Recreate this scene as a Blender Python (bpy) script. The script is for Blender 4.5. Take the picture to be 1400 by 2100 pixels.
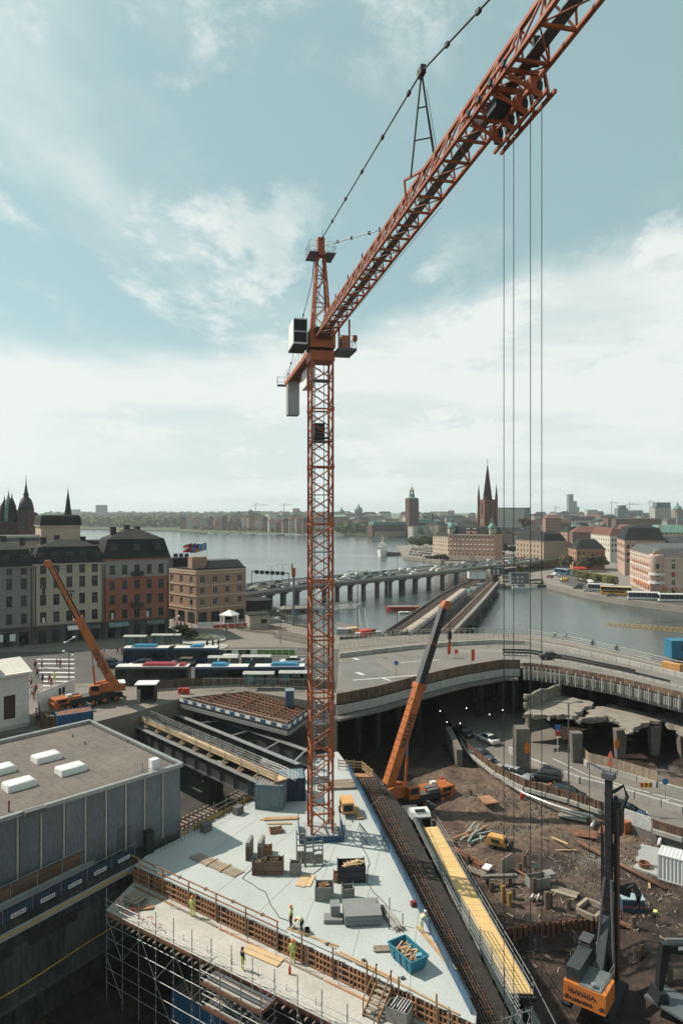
import bpy,math,random
from mathutils import Matrix,Vector,noise as mnoise
rnd=random.Random(11)
SC=bpy.context.scene
COL=SC.collection
for _o in list(bpy.data.objects):bpy.data.objects.remove(_o)

# ------------------------------------------------------------------ camera, sky, sun, exposure
CAMZ=41.0  # lens height above the water (z = 0), metres
cam_d=bpy.data.cameras.new('camera');cam=bpy.data.objects.new('camera',cam_d);COL.objects.link(cam)
cam.location=(0,0,CAMZ);cam.rotation_euler=(math.radians(90),0,0)
cam_d.sensor_fit='VERTICAL';cam_d.sensor_height=36;cam_d.lens=24
cam_d.clip_start=.5;cam_d.clip_end=20000
SC.camera=cam
SUN_ELEV,SUN_AZ=math.radians(47),math.atan2(-.94,.30)  # azimuth from +Y towards +X
w=bpy.data.worlds.new('World');SC.world=w;w.use_nodes=True
nt=w.node_tree;nt.nodes.clear();N=nt.nodes.new;LK=nt.links.new
sky=N('ShaderNodeTexSky');sky.sky_type='NISHITA';sky.sun_disc=False
sky.sun_elevation=SUN_ELEV;sky.sun_rotation=SUN_AZ
sky.air_density=1.0;sky.dust_density=1.6;sky.ozone_density=1.0;sky.altitude=40
tc=N('ShaderNodeTexCoord');sep=N('ShaderNodeSeparateXYZ');LK(tc.outputs['Generated'],sep.inputs[0])
def wm(op,a,b=None,c=None):
 n=N('ShaderNodeMath');n.operation=op
 for i,v in enumerate((a,b,c)):
  if v is None:continue
  if isinstance(v,(int,float)):n.inputs[i].default_value=v
  else:LK(v,n.inputs[i])
 return n.outputs[0]
zc=wm('MAXIMUM',sep.outputs[2],0.0)
den=wm('ADD',zc,.16)  # clouds lie on a high layer: project the direction on it
u,v=wm('DIVIDE',sep.outputs[0],den),wm('DIVIDE',sep.outputs[1],den)
cmb=N('ShaderNodeCombineXYZ');LK(u,cmb.inputs[0]);LK(v,cmb.inputs[1])
def wnoise(sc_,det,rough,off,stretch=(1,1,1),dist=0.0):
 mp=N('ShaderNodeMapping');mp.inputs['Location'].default_value=off;mp.inputs['Scale'].default_value=stretch
 mp.inputs['Rotation'].default_value=(0,0,math.radians(-28))
 LK(cmb.outputs[0],mp.inputs[0])
 n=N('ShaderNodeTexNoise');n.inputs['Scale'].default_value=sc_;n.inputs['Detail'].default_value=det
 n.inputs['Roughness'].default_value=rough;n.inputs['Distortion'].default_value=dist;LK(mp.outputs[0],n.inputs['Vector'])
 return n.outputs[0]
def wramp(x,a,b):
 n=N('ShaderNodeMapRange');n.interpolation_type='SMOOTHSTEP'
 n.inputs['From Min'].default_value=a;n.inputs['From Max'].default_value=b;LK(x,n.inputs['Value']);return n.outputs[0]
nA=wnoise(.75,8,.62,(3.1,1.7,0),(1,.6,1),.35)
nB=wnoise(2.3,9,.66,(7.3,2.2,0),(1,.7,1),.2)
c1=wramp(nA,.48,.68)  # broad veils
c2=wm('MULTIPLY',wramp(nB,.50,.64),wramp(nA,.38,.54))  # small puffs
edge=wm('ADD',wm('SUBTRACT',sep.outputs[2],wm('MULTIPLY',wm('MAXIMUM',sep.outputs[0],0.0),.22)),wm('MULTIPLY',wm('SUBTRACT',wnoise(.42,6,.6,(1.2,5.5,0),(1,.5,1),.4),.5),.42))
bank=wm('MULTIPLY',wramp(edge,.265,.20),wm('ADD',wm('MULTIPLY',wramp(wnoise(.9,8,.62,(4.4,.3,0),(.5,1,1),.3),.36,.62),.55),.42))  # the long cloud bank over the horizon
cl=wm('MINIMUM',wm('ADD',wm('ADD',wm('MULTIPLY',c1,.62),wm('MULTIPLY',c2,.8)),bank),.96)
lum=N('ShaderNodeRGBToBW');LK(sky.outputs[0],lum.inputs[0])
def wmix(f,a,b):
 n=N('ShaderNodeMix');n.data_type='RGBA'
 for i,v in((0,f),(6,a),(7,b)):
  if isinstance(v,(int,float)):n.inputs[i].default_value=v
  elif isinstance(v,tuple):n.inputs[i].default_value=(*v,1)
  else:LK(v,n.inputs[i])
 return n.outputs[2]
tl=N('ShaderNodeMix');tl.data_type='RGBA';tl.blend_type='MULTIPLY';tl.inputs[0].default_value=1;LK(lum.outputs[0],tl.inputs[6]);tl.inputs[7].default_value=(1.0,1.42,1.50,1)
base=wmix(.62,wmix(.80,sky.outputs[0],tl.outputs[2]),(2.95,4.45,4.6))  # the milky teal of this day's sky
hzn=wramp(sep.outputs[2],.30,-.02)  # moist air whitens the sky towards the horizon
base=wmix(wm('MULTIPLY',hzn,.6),base,(5.9,6.25,6.0))
up=wramp(sep.outputs[2],-.03,.02)
mxo=wmix(wm('MULTIPLY',cl,up),base,(6.6,6.95,6.7))
bg=N('ShaderNodeBackground');bg.inputs[1].default_value=.098;LK(mxo,bg.inputs[0])
wo=N('ShaderNodeOutputWorld');LK(bg.outputs[0],wo.inputs[0])
sd=bpy.data.lights.new('sun','SUN');sun=bpy.data.objects.new('sun',sd);COL.objects.link(sun)
sd.energy=5.0;sd.angle=math.radians(.55);sd.color=(1,.91,.78)
_S=Vector((math.sin(SUN_AZ)*math.cos(SUN_ELEV),math.cos(SUN_AZ)*math.cos(SUN_ELEV),math.sin(SUN_ELEV)))
sun.rotation_euler=_S.to_track_quat('Z','Y').to_euler();sun.location=(0,0,200)
SC.view_settings.view_transform='Standard';SC.view_settings.look='None'
SC.view_settings.exposure=0.42;SC.view_settings.gamma=1;SC.view_settings.use_curve_mapping=False
SC.render.engine='CYCLES';SC.cycles.max_bounces=5;SC.cycles.diffuse_bounces=2;SC.cycles.glossy_bounces=2
SC.cycles.transmission_bounces=2;SC.cycles.volume_bounces=0;SC.cycles.use_denoising=True

# ------------------------------------------------------------------ materials
MATS={}
def mat(name,col,rough=.75,metal=0.0,var=.16,scale=.9,fine=9.0,bump=0.0,bscale=12.0,rand=.10,spec=.4,dark=None,stretch=(1,1,1),emit=0):
 """plain painted/mineral surface: base colour broken up by a coarse and a fine world-space noise, plus a per-piece shift"""
 if name in MATS:return MATS[name]
 m=bpy.data.materials.new(name);m.use_nodes=True;t=m.node_tree;b=t.nodes['Principled BSDF']
 n=t.nodes.new;l=t.links.new
 g=n('ShaderNodeNewGeometry');mp=n('ShaderNodeMapping');mp.inputs['Scale'].default_value=stretch;l(g.outputs['Position'],mp.inputs[0])
 a=n('ShaderNodeTexNoise');a.inputs['Scale'].default_value=scale;a.inputs['Detail'].default_value=5;a.inputs['Roughness'].default_value=.65;l(mp.outputs[0],a.inputs['Vector'])
 f=n('ShaderNodeTexNoise');f.inputs['Scale'].default_value=fine;f.inputs['Detail'].default_value=3;l(mp.outputs[0],f.inputs['Vector'])
 ad=n('ShaderNodeMath');ad.operation='MULTIPLY_ADD';ad.inputs[1].default_value=.45;l(f.outputs[0],ad.inputs[0]);
 s=n('ShaderNodeMath');s.operation='MULTIPLY';s.inputs[1].default_value=.55;l(a.outputs[0],s.inputs[0]);l(s.outputs[0],ad.inputs[2])
 oi=n('ShaderNodeObjectInfo');r=n('ShaderNodeMath');r.operation='MULTIPLY_ADD';r.inputs[1].default_value=rand*.5;l(oi.outputs['Random'],r.inputs[0]);l(ad.outputs[0],r.inputs[2])
 mr=n('ShaderNodeMapRange');mr.inputs['From Min'].default_value=.32+rand*.25;mr.inputs['From Max'].default_value=.68+rand*.25;mr.clamp=True;l(r.outputs[0],mr.inputs[0])
 mix=n('ShaderNodeMix');mix.data_type='RGBA';l(mr.outputs[0],mix.inputs[0])
 if not emit:col=tuple(c*.84 for c in col)
 lo=dark or tuple(c*(1-var*1.6)for c in col);hi=tuple(min(1,c*(1+var))for c in col)
 mix.inputs[6].default_value=(*lo,1);mix.inputs[7].default_value=(*hi,1)
 l(mix.outputs[2],b.inputs['Base Color'])
 b.inputs['Roughness'].default_value=rough;b.inputs['Metallic'].default_value=metal;b.inputs['Specular IOR Level'].default_value=spec
 if emit:
  b.inputs['Emission Color'].default_value=(*col,1);b.inputs['Emission Strength'].default_value=emit
 if bump:
  h=n('ShaderNodeTexNoise');h.inputs['Scale'].default_value=bscale;h.inputs['Detail'].default_value=6;l(mp.outputs[0],h.inputs['Vector'])
  bp=n('ShaderNodeBump');bp.inputs['Strength'].default_value=bump;bp.inputs['Distance'].default_value=.1;l(h.outputs[0],bp.inputs['Height']);l(bp.outputs[0],b.inputs['Normal'])
 MATS[name]=m
 return m
def glass(name,col=(.02,.025,.028),rough=.12):
 return mat(name,col,rough,0,.5,.25,1.2,rand=.5,spec=.35)

# ------------------------------------------------------------------ mesh helpers
I4=Matrix.Identity(4)
LM={}  # local-to-root matrix of every part, so that sub-parts can be given in the thing's own frame
class MB:
 """collects faces of ONE piece (or one closed cluster) and links them as one mesh object"""
 def __init__(s):s.v=[];s.f=[];s.mi=[];s.cur=0
 def mat(s,i):s.cur=i;return s
 def poly(s,pts):
  k=len(s.v);s.v+=[tuple(p)for p in pts];s.f.append(tuple(range(k,k+len(pts))));s.mi.append(s.cur);return s
 def faces(s,pts,fs):
  k=len(s.v);s.v+=[tuple(p)for p in pts]
  for q in fs:s.f.append(tuple(i+k for i in q));s.mi.append(s.cur)
  return s
 def box(s,c,d,rz=0,M=None):
  hx,hy,hz=d[0]/2,d[1]/2,d[2]/2;ca,sa=math.cos(rz),math.sin(rz);P=[]
  for z in(-hz,hz):
   for x,y in((-hx,-hy),(hx,-hy),(hx,hy),(-hx,hy)):
    p=Vector((c[0]+x*ca-y*sa,c[1]+x*sa+y*ca,c[2]+z));P.append(M@p if M else p)
  return s.faces(P,((3,2,1,0),(4,5,6,7),(0,1,5,4),(1,2,6,5),(2,3,7,6),(3,0,4,7)))
 def prism(s,poly,z0,z1,top=None):
  """closed prism over a counter-clockwise polygon; z1 may be a list"""
  n=len(poly);q=top or poly
  P=[(p[0],p[1],z0 if not isinstance(z0,(list,tuple))else z0[i])for i,p in enumerate(poly)]
  P+=[(p[0],p[1],z1 if not isinstance(z1,(list,tuple))else z1[i])for i,p in enumerate(q)]
  F=[tuple(range(n-1,-1,-1)),tuple(range(n,2*n))]+[(i,(i+1)%n,n+(i+1)%n,n+i)for i in range(n)]
  return s.faces(P,F)
 def ring(s,rings,cap=True,closed=True):
  """skin a list of rings (equal point counts) into a tube"""
  n=len(rings[0]);P=[p for r in rings for p in r];F=[]
  for j in range(len(rings)-1):
   for i in range(n if closed else n-1):
    F.append((j*n+i,j*n+(i+1)%n,(j+1)*n+(i+1)%n,(j+1)*n+i))
  if cap:F+=[tuple(range(n-1,-1,-1)),tuple(range((len(rings)-1)*n,len(rings)*n))]
  return s.faces(P,F)
 def tube(s,p,q,r,r2=None,n=6):
  p,q=Vector(p),Vector(q);d=(q-p).normalized();a=d.orthogonal().normalized();b=d.cross(a);r2=r if r2 is None else r2
  cs=[(math.cos(2*math.pi*i/n),math.sin(2*math.pi*i/n))for i in range(n)]
  return s.ring([[p+a*(c*r)+b*(t*r)for c,t in cs],[q+a*(c*r2)+b*(t*r2)for c,t in cs]])
 def path(s,pts,r,n=5):
  pts=[Vector(p)for p in pts];R_=[]
  for i,p in enumerate(pts):
   d=(pts[min(i+1,len(pts)-1)]-pts[max(i-1,0)]).normalized()
   a=d.cross(Vector((0,0,1)));a=a.normalized()if a.length>1e-4 else Vector((1,0,0));b=d.cross(a)
   R_.append([p+a*(math.cos(2*math.pi*k/n)*r)+b*(math.sin(2*math.pi*k/n)*r)for k in range(n)])
  return s.ring(R_)
 def beam(s,p,q,w_,h):
  p,q=Vector(p),Vector(q);d=(q-p).normalized();a=d.cross(Vector((0,0,1)))
  a=a.normalized()if a.length>1e-3 else Vector((1,0,0));b=a.cross(d)
  o=[(-w_/2,-h/2),(w_/2,-h/2),(w_/2,h/2),(-w_/2,h/2)]
  return s.ring([[p+a*x+b*y for x,y in o],[q+a*x+b*y for x,y in o]])
 def lathe(s,prof,c=(0,0,0),n=10):
  return s.ring([[(c[0]+r*math.cos(2*math.pi*i/n),c[1]+r*math.sin(2*math.pi*i/n),c[2]+z)for i in range(n)]for r,z in prof])
 def build(s,name,mats,parent=None,smooth=False,M=None):
  me=bpy.data.meshes.new(name);me.from_pydata(s.v,[],s.f)
  if not isinstance(mats,(list,tuple)):mats=[mats]
  for m in mats:me.materials.append(m)
  if len(mats)>1:me.polygons.foreach_set('material_index',s.mi)
  if smooth:me.polygons.foreach_set('use_smooth',[True]*len(me.polygons))
  me.update()
  return put(name,me,M or I4,parent)
def put(name,me,M,parent=None):
 o=bpy.data.objects.new(name,me);COL.objects.link(o)
 if parent is not None:
  o.parent=parent;o.matrix_parent_inverse=LM.get(parent.name,I4).inverted()
 o.matrix_basis=M;LM[o.name]=M
 return o
_unit={}
def unit(kind,m):
 k=(kind,m.name)
 if k not in _unit:
  b=MB()
  if kind=='c':b.box((0,0,0),(1,1,1))
  else:b.tube((0,0,-.5),(0,0,.5),1,n=8)
  me=bpy.data.meshes.new(kind);me.from_pydata(b.v,[],b.f);me.materials.append(m)
  if kind=='r':
   for p in me.polygons:p.use_smooth=len(p.vertices)==4
  _unit[k]=me
 return _unit[k]
def box(name,c,d,m,parent=None,rz=0,rx=0,ry=0):
 M=Matrix.Translation(c)@Matrix.Rotation(rz,4,'Z')@Matrix.Rotation(ry,4,'Y')@Matrix.Rotation(rx,4,'X')@Matrix.Diagonal((*d,1))
 return put(name,unit('c',m),M,parent)
def _along(p,q):
 p,q=Vector(p),Vector(q);d=q-p;L=d.length;z=d/L;a=z.cross(Vector((0,0,1)))
 a=a.normalized()if a.length>1e-3 else Vector((1,0,0));b=z.cross(a)
 return Matrix(((a.x,b.x,z.x,(p.x+q.x)/2),(a.y,b.y,z.y,(p.y+q.y)/2),(a.z,b.z,z.z,(p.z+q.z)/2),(0,0,0,1))),L
def bar(name,p,q,w_,h,m,parent=None):
 A,L=_along(p,q);return put(name,unit('c',m),A@Matrix.Diagonal((w_,h,L,1)),parent)
def rod(name,p,q,r,m,parent=None):
 A,L=_along(p,q);return put(name,unit('r',m),A@Matrix.Diagonal((r,r,L,1)),parent)
def tag(o,label,cat,group=None):
 o['label']=label;o['category']=cat
 if group:o['group']=group
 return o
_lab={}
def only(s):
 """the second thing that would read the same gets a word that sets it apart"""
 _lab[s]=_lab.get(s,0)+1;return s if _lab[s]==1 else s+(', following',', third')[min(_lab[s],3)-2]
def st(o,kind='structure'):o['kind']=kind;return o
def thing(name,label,cat,loc=(0,0,0),rz=0,group=None,M=None):
 o=bpy.data.objects.new(name,None);COL.objects.link(o);o.empty_display_size=.3
 o.matrix_basis=M if M is not None else Matrix.Translation(loc)@Matrix.Rotation(rz,4,'Z')
 LM[o.name]=I4
 return tag(o,label,cat,group)
_kids={}
def copy_tree(o,parent=None,M=None):
 c=o.copy();COL.objects.link(c)
 if parent is not None:c.parent=parent;c.matrix_parent_inverse=o.matrix_parent_inverse.copy()
 if M is not None:c.matrix_basis=M
 LM[c.name]=LM.get(o.name,I4)
 for ch in o.children:copy_tree(ch,c)
 return c
def again(o,loc,rz,label,group=None):
 c=copy_tree(o,None,Matrix.Translation(loc)@Matrix.Rotation(rz,4,'Z'));c['label']=label
 if group:c['group']=group
 return c
def G(px,py,z):
 """where the photograph's pixel meets the level z: used to survey the place once"""
 D=(CAMZ-z)*1400/(py-1050);return Vector(((px-700)*D/1400,D,z))
def A(px,py,D):
 """the point seen at that pixel at distance D"""
 return Vector(((px-700)*D/1400,D,CAMZ+(1050-py)*D/1400))
TAU=math.tau
def text_mesh(name,s,size,m,M,parent,align='CENTER',bold=0.0):
 """flat painted lettering as real geometry, a few millimetres thick"""
 c=bpy.data.curves.new(name,'FONT');c.body=s;c.size=size;c.extrude=.004;c.offset=bold;c.align_x=align;c.align_y='CENTER'
 c.resolution_u=2
 o=bpy.data.objects.new(name,c);COL.objects.link(o);dg=bpy.context.evaluated_depsgraph_get()
 me=bpy.data.meshes.new_from_object(o.evaluated_get(dg));bpy.data.objects.remove(o);bpy.data.curves.remove(c)
 me.materials.clear();me.materials.append(m)
 return put(name,me,M,parent)
# palette
ORANGE=mat('crane_orange',(.34,.082,.026),.55,0,.3,1.1,9,rand=.3)
ORANGE2=mat('machine_orange',(.40,.115,.026),.5,0,.28,.9,7,rand=.15)
STEEL=mat('galvanised_steel',(.36,.37,.37),.45,.6,.2,2,20)
DSTEEL=mat('dark_steel',(.018,.019,.021),.65,0,.25,2,14)
GSTEEL=mat('grey_steel',(.10,.105,.11),.55,.2,.2,1.5,14)
GIRDER=mat('girder_grey',(.06,.066,.066),.5,.2,.25,.7,9)
CONC=mat('concrete',(.33,.335,.325),.85,0,.16,.35,7,bump=.2,bscale=9)
SLABC=mat('fresh_concrete',(.40,.425,.415),.85,0,.13,.10,6,bump=.12,bscale=6,rand=0)
OLDC=mat('old_concrete',(.145,.133,.115),.9,0,.3,.5,6,bump=.5,bscale=5)
SHADEC=mat('shade_dark_concrete',(.026,.025,.024),.95,0,.35,.5,5)  # near black: underpass shade put into the concrete colour; track deck shares it
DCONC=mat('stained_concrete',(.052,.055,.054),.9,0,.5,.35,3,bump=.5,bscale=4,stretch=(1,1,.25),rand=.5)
WOOD=mat('fresh_timber',(.46,.31,.17),.8,0,.22,1.2,18,rand=.4)
RWOOD=mat('formwork_timber',(.34,.175,.095),.8,0,.25,1.3,16,rand=.4)
GWOOD=mat('grey_timber',(.27,.225,.175),.85,0,.28,1.2,16,rand=.5)
BWOOD=mat('brown_fence_timber',(.13,.078,.052),.85,0,.3,1.4,10,rand=.6)
PLY=mat('plywood',(.56,.40,.22),.75,0,.14,.7,7,rand=.2)
RUST=mat('rusty_steel',(.19,.085,.05),.85,.1,.35,1.4,12,rand=.3)
BLUE=mat('blue_paint',(.03,.10,.20),.6,0,.25,1.0,9)
WHITE=mat('white_paint',(.72,.72,.69),.6,0,.1,.8,9)
BLACK=mat('black_rubber',(.018,.018,.02),.8,0,.3,2,9)
GLASS=glass('window_glass')
ASPH=mat('asphalt',(.085,.08,.072),.9,0,.25,.18,5,bump=.15,bscale=20,rand=0)
YELLOW=mat('yellow_deck',(.62,.43,.185),.7,0,.12,.8,9,rand=.25)
HIVIS=mat('hi_vis_yellow',(.60,.62,.16),.7,0,.12,3,20)
RED=mat('red_paint',(.45,.04,.03),.55,0,.15,1.5,9)
def wheel(T,p,ax,r,wd,m=BLACK,hub=GSTEEL,name='wheel'):
 p,ax=Vector(p),Vector(ax).normalized()
 o=rod(name,p-ax*wd/2,p+ax*wd/2,r,m,T);rod('rim',p-ax*(wd/2+.012),p+ax*(wd/2+.012),r*.55,hub,o);return o
# ------------------------------------------------------------------ the setting: water, land, ground, roads
def nz(x,y,s=1.0,z=0.0):return mnoise.fractal(Vector((x*s,y*s,z)),1.0,2.0,4)
def water_mat():
 m=bpy.data.materials.new('lake_water');m.use_nodes=True;t=m.node_tree;b=t.nodes['Principled BSDF'];n=t.nodes.new;l=t.links.new
 b.inputs['Base Color'].default_value=(.045,.058,.058,1);b.inputs['Roughness'].default_value=.16;b.inputs['Specular IOR Level'].default_value=.5;b.inputs['IOR'].default_value=1.33
 g=n('ShaderNodeNewGeometry');mp=n('ShaderNodeMapping');mp.inputs['Rotation'].default_value=(0,0,.5);mp.inputs['Scale'].default_value=(.5,1.1,1);l(g.outputs['Position'],mp.inputs[0])
 h=n('ShaderNodeTexNoise');h.inputs['Scale'].default_value=.55;h.inputs['Detail'].default_value=5;h.inputs['Roughness'].default_value=.6;l(mp.outputs[0],h.inputs['Vector'])
 big=n('ShaderNodeTexNoise');big.inputs['Scale'].default_value=.012;big.inputs['Detail'].default_value=3;l(mp.outputs[0],big.inputs['Vector'])
 st_=n('ShaderNodeMapRange');st_.inputs['From Min'].default_value=.35;st_.inputs['From Max'].default_value=.65;st_.inputs['To Min'].default_value=.12;st_.inputs['To Max'].default_value=.40;l(big.outputs[0],st_.inputs[0])
 bp=n('ShaderNodeBump');bp.inputs['Distance'].default_value=.5;l(st_.outputs[0],bp.inputs['Strength']);l(h.outputs[0],bp.inputs['Height']);l(bp.outputs[0],b.inputs['Normal'])
 return m
WATER=water_mat()
st(MB().poly([(-9000,150,0),(9000,150,0),(9000,9500,0),(-9000,9500,0)]).build('water',WATER))

def soil_mat():
 """site soil: dark earth (wet, and under the flyover painted shade), paler dry crust and grey gravel patches with shapes of their own"""
 m=bpy.data.materials.new('site_soil');m.use_nodes=True;t=m.node_tree;b=t.nodes['Principled BSDF'];n=t.nodes.new;l=t.links.new
 g=n('ShaderNodeNewGeometry')
 def no(s,d=6,r=.65,dist=0):
  q=n('ShaderNodeTexNoise');q.inputs['Scale'].default_value=s;q.inputs['Detail'].default_value=d;q.inputs['Roughness'].default_value=r;q.inputs['Distortion'].default_value=dist;l(g.outputs['Position'],q.inputs['Vector']);return q.outputs[0]
 def ra(x,a,c):
  q=n('ShaderNodeMapRange');q.inputs['From Min'].default_value=a;q.inputs['From Max'].default_value=c;l(x,q.inputs[0]);return q.outputs[0]
 def mi(f,a,c):
  q=n('ShaderNodeMix');q.data_type='RGBA';l(f,q.inputs[0])
  for i,v in((6,a),(7,c)):
   if isinstance(v,tuple):q.inputs[i].default_value=(*v,1)
   else:l(v,q.inputs[i])
  return q.outputs[2]
 at=n('ShaderNodeAttribute');at.attribute_name='dry'  # low is wet soil; also carries the shade painted under the flyover
 def mth(op,a,c):
  q=n('ShaderNodeMath');q.operation=op
  for i,v in enumerate((a,c)):
   if isinstance(v,(int,float)):q.inputs[i].default_value=v
   else:l(v,q.inputs[i])
  return q.outputs[0]
 wet=mi(ra(no(.7),.35,.7),(.012,.0085,.007),(.05,.031,.023))
 dry=mi(ra(no(1.6),.35,.68),(.075,.048,.034),(.17,.125,.094))
 grav=mi(ra(no(5,3),.35,.65),(.08,.075,.068),(.21,.198,.182))
 f=ra(mth('ADD',at.outputs['Fac'],mth('MULTIPLY',no(.33,7,.7,.6),1.3)),.86,1.22)
 c=mi(f,wet,dry)
 gat=n('ShaderNodeAttribute');gat.attribute_name='gravel'
 c=mi(ra(mth('ADD',gat.outputs['Fac'],no(.6,6,.7)),.95,1.25),c,grav)
 l(c,b.inputs['Base Color'])
 rr=n('ShaderNodeMapRange');rr.inputs['To Min'].default_value=.62;rr.inputs['To Max'].default_value=.95;l(f,rr.inputs[0]);l(rr.outputs[0],b.inputs['Roughness'])
 b.inputs['Specular IOR Level'].default_value=.25
 bp=n('ShaderNodeBump');bp.inputs['Strength'].default_value=.8;bp.inputs['Distance'].default_value=.25;l(no(2.2,9,.72),bp.inputs['Height']);l(bp.outputs[0],b.inputs['Normal'])
 return m
SOIL=soil_mat()
def seg_side(x,y,a,b):  # >0 left of a->b
 return(b[0]-a[0])*(y-a[1])-(b[1]-a[1])*(x-a[0])
def dirt_edge(y):return 10.6+(92-y)*.108+max(0,52-y)*.3  # west edge of the excavated yard
def gz(x,y):
 if x>dirt_edge(y):
  h=2.0+.35*nz(x,y,.12)+.22*nz(x,y,.5,3)
  ln=63.6+(x-15.9)*.21  # sheet pile wall: the ground in front of it lies lower
  if y<ln and x<27.5:h-=1.7*min(1,(ln-y)/.4)*min(1,max(0,(27.5-x)/2.5))
  if y>84:h+=min(1,(y-84)/8)*.7
  h+=1.1*math.exp(-((x-24.5)**2/10+(y-82)**2/5))  # spoil heap by the fence
  h+=.8*math.exp(-((x-18)**2/16+(y-90)**2/6))
  h-=.5*math.exp(-((x-22.5)**2/10+(y-76)**2/5))  # puddle hollow
  if y<60:h-=.6*math.exp(-((x-17.5)**2/6))
  return h
 if y<66.5+(x+19.6)*.15 and seg_side(x,y,(-19.6,64.6),(9,45))<0 or y<45:return-1+.1*nz(x,y,.6)
 return 2.4+.25*nz(x,y,.4)
def ground():
 x0,x1,y0,y1,s=-75,120,8,152,.8
 nx,ny=int((x1-x0)/s)+1,int((y1-y0)/s)+1
 vs=[(x0+i*s,y0+j*s,gz(x0+i*s,y0+j*s))for j in range(ny)for i in range(nx)]
 fs=[(j*nx+i,j*nx+i+1,(j+1)*nx+i+1,(j+1)*nx+i)for j in range(ny-1)for i in range(nx-1)]
 me=bpy.data.meshes.new('ground');me.from_pydata(vs,[],fs);me.materials.append(SOIL)
 me.polygons.foreach_set('use_smooth',[True]*len(fs))
 a=me.attributes.new('dry','FLOAT','POINT');g2=me.attributes.new('gravel','FLOAT','POINT');dv,gv=[],[]
 for x,y,z in vs:
  d=.16
  if x>dirt_edge(y):
   d=.18+.30*min(1,max(0,(y-66)/10))
   d+=.22*math.exp(-((x-27)**2/60+(y-86)**2/40))
   d-=.42*math.exp(-((x-22.5)**2/14+(y-76.5)**2/7))-.25*math.exp(-((x-18.5)**2/14+(y-68)**2/7))
  if y>103+max(0,x-35)*-.3 and x>2:d=-.35  # soil darkened here: the flyover's shade is painted into its colour
  dv.append(d)
  gv.append(.62*math.exp(-((x-29)**2/26+(y-77)**2/10))+.5*math.exp(-((x-22)**2/12+(y-82.5)**2/3))+.55*math.exp(-((x-47)**2/60+(y-100)**2/60))+.5*math.exp(-((x-34)**2/12+(y-73.5)**2/9)))
 a.data.foreach_set('value',dv);g2.data.foreach_set('value',gv)
 st(put('ground',me,I4))
ground()
st(MB().poly([(-600,-60,-2.2),(600,-60,-2.2),(600,155,-2.2),(-600,155,-2.2)]).build('terrain',SOIL))
# puddle in the yard
_p=[(22.5+3.2*math.cos(a)*(1+.3*nz(a,2,1)),76.3+2.3*math.sin(a)*(1+.3*nz(a,5,1)),1.68)for a in[i*TAU/20 for i in range(20)]]
PUD=mat('muddy_water',(.03,.026,.022),.12,0,.2,.5,3,rand=0,spec=.5)
st(MB().poly(_p).build('water_puddle',PUD))

# the street level (z = 12.5)
ZS=12.5
street_poly=[(-160,86),(-60,86),(-36.8,89),(-29.5,97),(-24.6,104.5),(-15,108.5),(-6.5,104),(-.7,101.2),(-.4,156),(-12,176),(-38,205),(-52,245),(-160,260)]
PAVE=mat('paving',(.185,.165,.14),.9,0,.16,.25,4,bump=.1,rand=0)
st(MB().prism(street_poly,-2,ZS).build('pavement',PAVE))
road_poly=[(-160,113),(-44,113.5),(-30,116),(-10,115.5),(-.7,110),(-.5,142),(-14,144.5),(-40,141.5),(-62,139),(-160,134)]
st(MB().prism(road_poly,ZS-.1,ZS+.006).build('road',ASPH))
PAINT=mat('road_paint',(.62,.62,.60),.8,0,.25,1.2,9)
# zebra crossing beside the building site, lane lines and give-way marks
zb=st(box('road_marking',(-47,112.9,ZS+.009),(.01,.01,.006),PAINT))
def mark(p,q,w_):
 a,b=Vector((*p,0)),Vector((*q,0));d=(b-a).normalized();s=Vector((-d.y,d.x,0))*(w_/2)
 MB().prism([a-s,b-s,b+s,a+s],ZS+.008,ZS+.013).build('marking',PAINT,zb)
for i in range(12):
 c=G(112+i*2.5,1352+i*9.0,ZS);mark((c.x-3.4+.05*i,c.y),(c.x+3.9-.3*i,c.y-.2),.75)
mark((-36.5,119),(-33.4,129.8),.35)
for i in range(9):mark((-33+i*4.2,132.4+.08*i),(-31+i*4.2,132.5+.08*i),.13)
for i in range(5):mark((-8+i*0,117),(-2,116.6),.13)if i==0 else None
mark((-.6,131),(4,131.5),.14)

# ------------------------------------------------------------------ the flyover road
FN=[(-.7,101),(5.5,105.5),(12.8,112.4),(21,119.5),(29.4,124.7),(34.5,124.2),(38.9,121.2),(46,113.5),(51.8,104),(60,92),(72,76)]
FF=[(-.4,152.5),(8,156.5),(16,159),(24,160.3),(34,161),(43,160),(51,149.5),(57.9,135.5),(62.4,124.7),(72,109),(86,90)]
def lerp(a,b,t):return a+(b-a)*t
def strip(f0,f1):
 a=[(lerp(n_[0],f_[0],f0),lerp(n_[1],f_[1],f0))for n_,f_ in zip(FN,FF)]
 b=[(lerp(n_[0],f_[0],f1),lerp(n_[1],f_[1],f1))for n_,f_ in zip(FN,FF)]
 return a,b
FLYA=mat('flyover_asphalt',(.175,.163,.145),.9,0,.22,.16,5,bump=.12,bscale=20,rand=0)
def deck(f0,f1,z0,z1,name,m,parent=None):
 a,b=strip(f0,f1);mb=MB();n=len(a)
 P=[(*p,z0)for p in a]+[(*p,z0)for p in b]+[(*p,z1)for p in a]+[(*p,z1)for p in b];F=[]
 for i in range(n-1):
  F+=[(i,i+n,i+n+1,i+1),(2*n+i,2*n+i+1,3*n+i+1,3*n+i),(i,i+1,2*n+i+1,2*n+i),(n+i+1,n+i,3*n+i,3*n+i+1)]
 F+=[(0,2*n,3*n,n),(n-1,2*n-1,4*n-1,3*n-1)]
 return mb.faces(P,F).build(name,m,parent)
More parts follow.
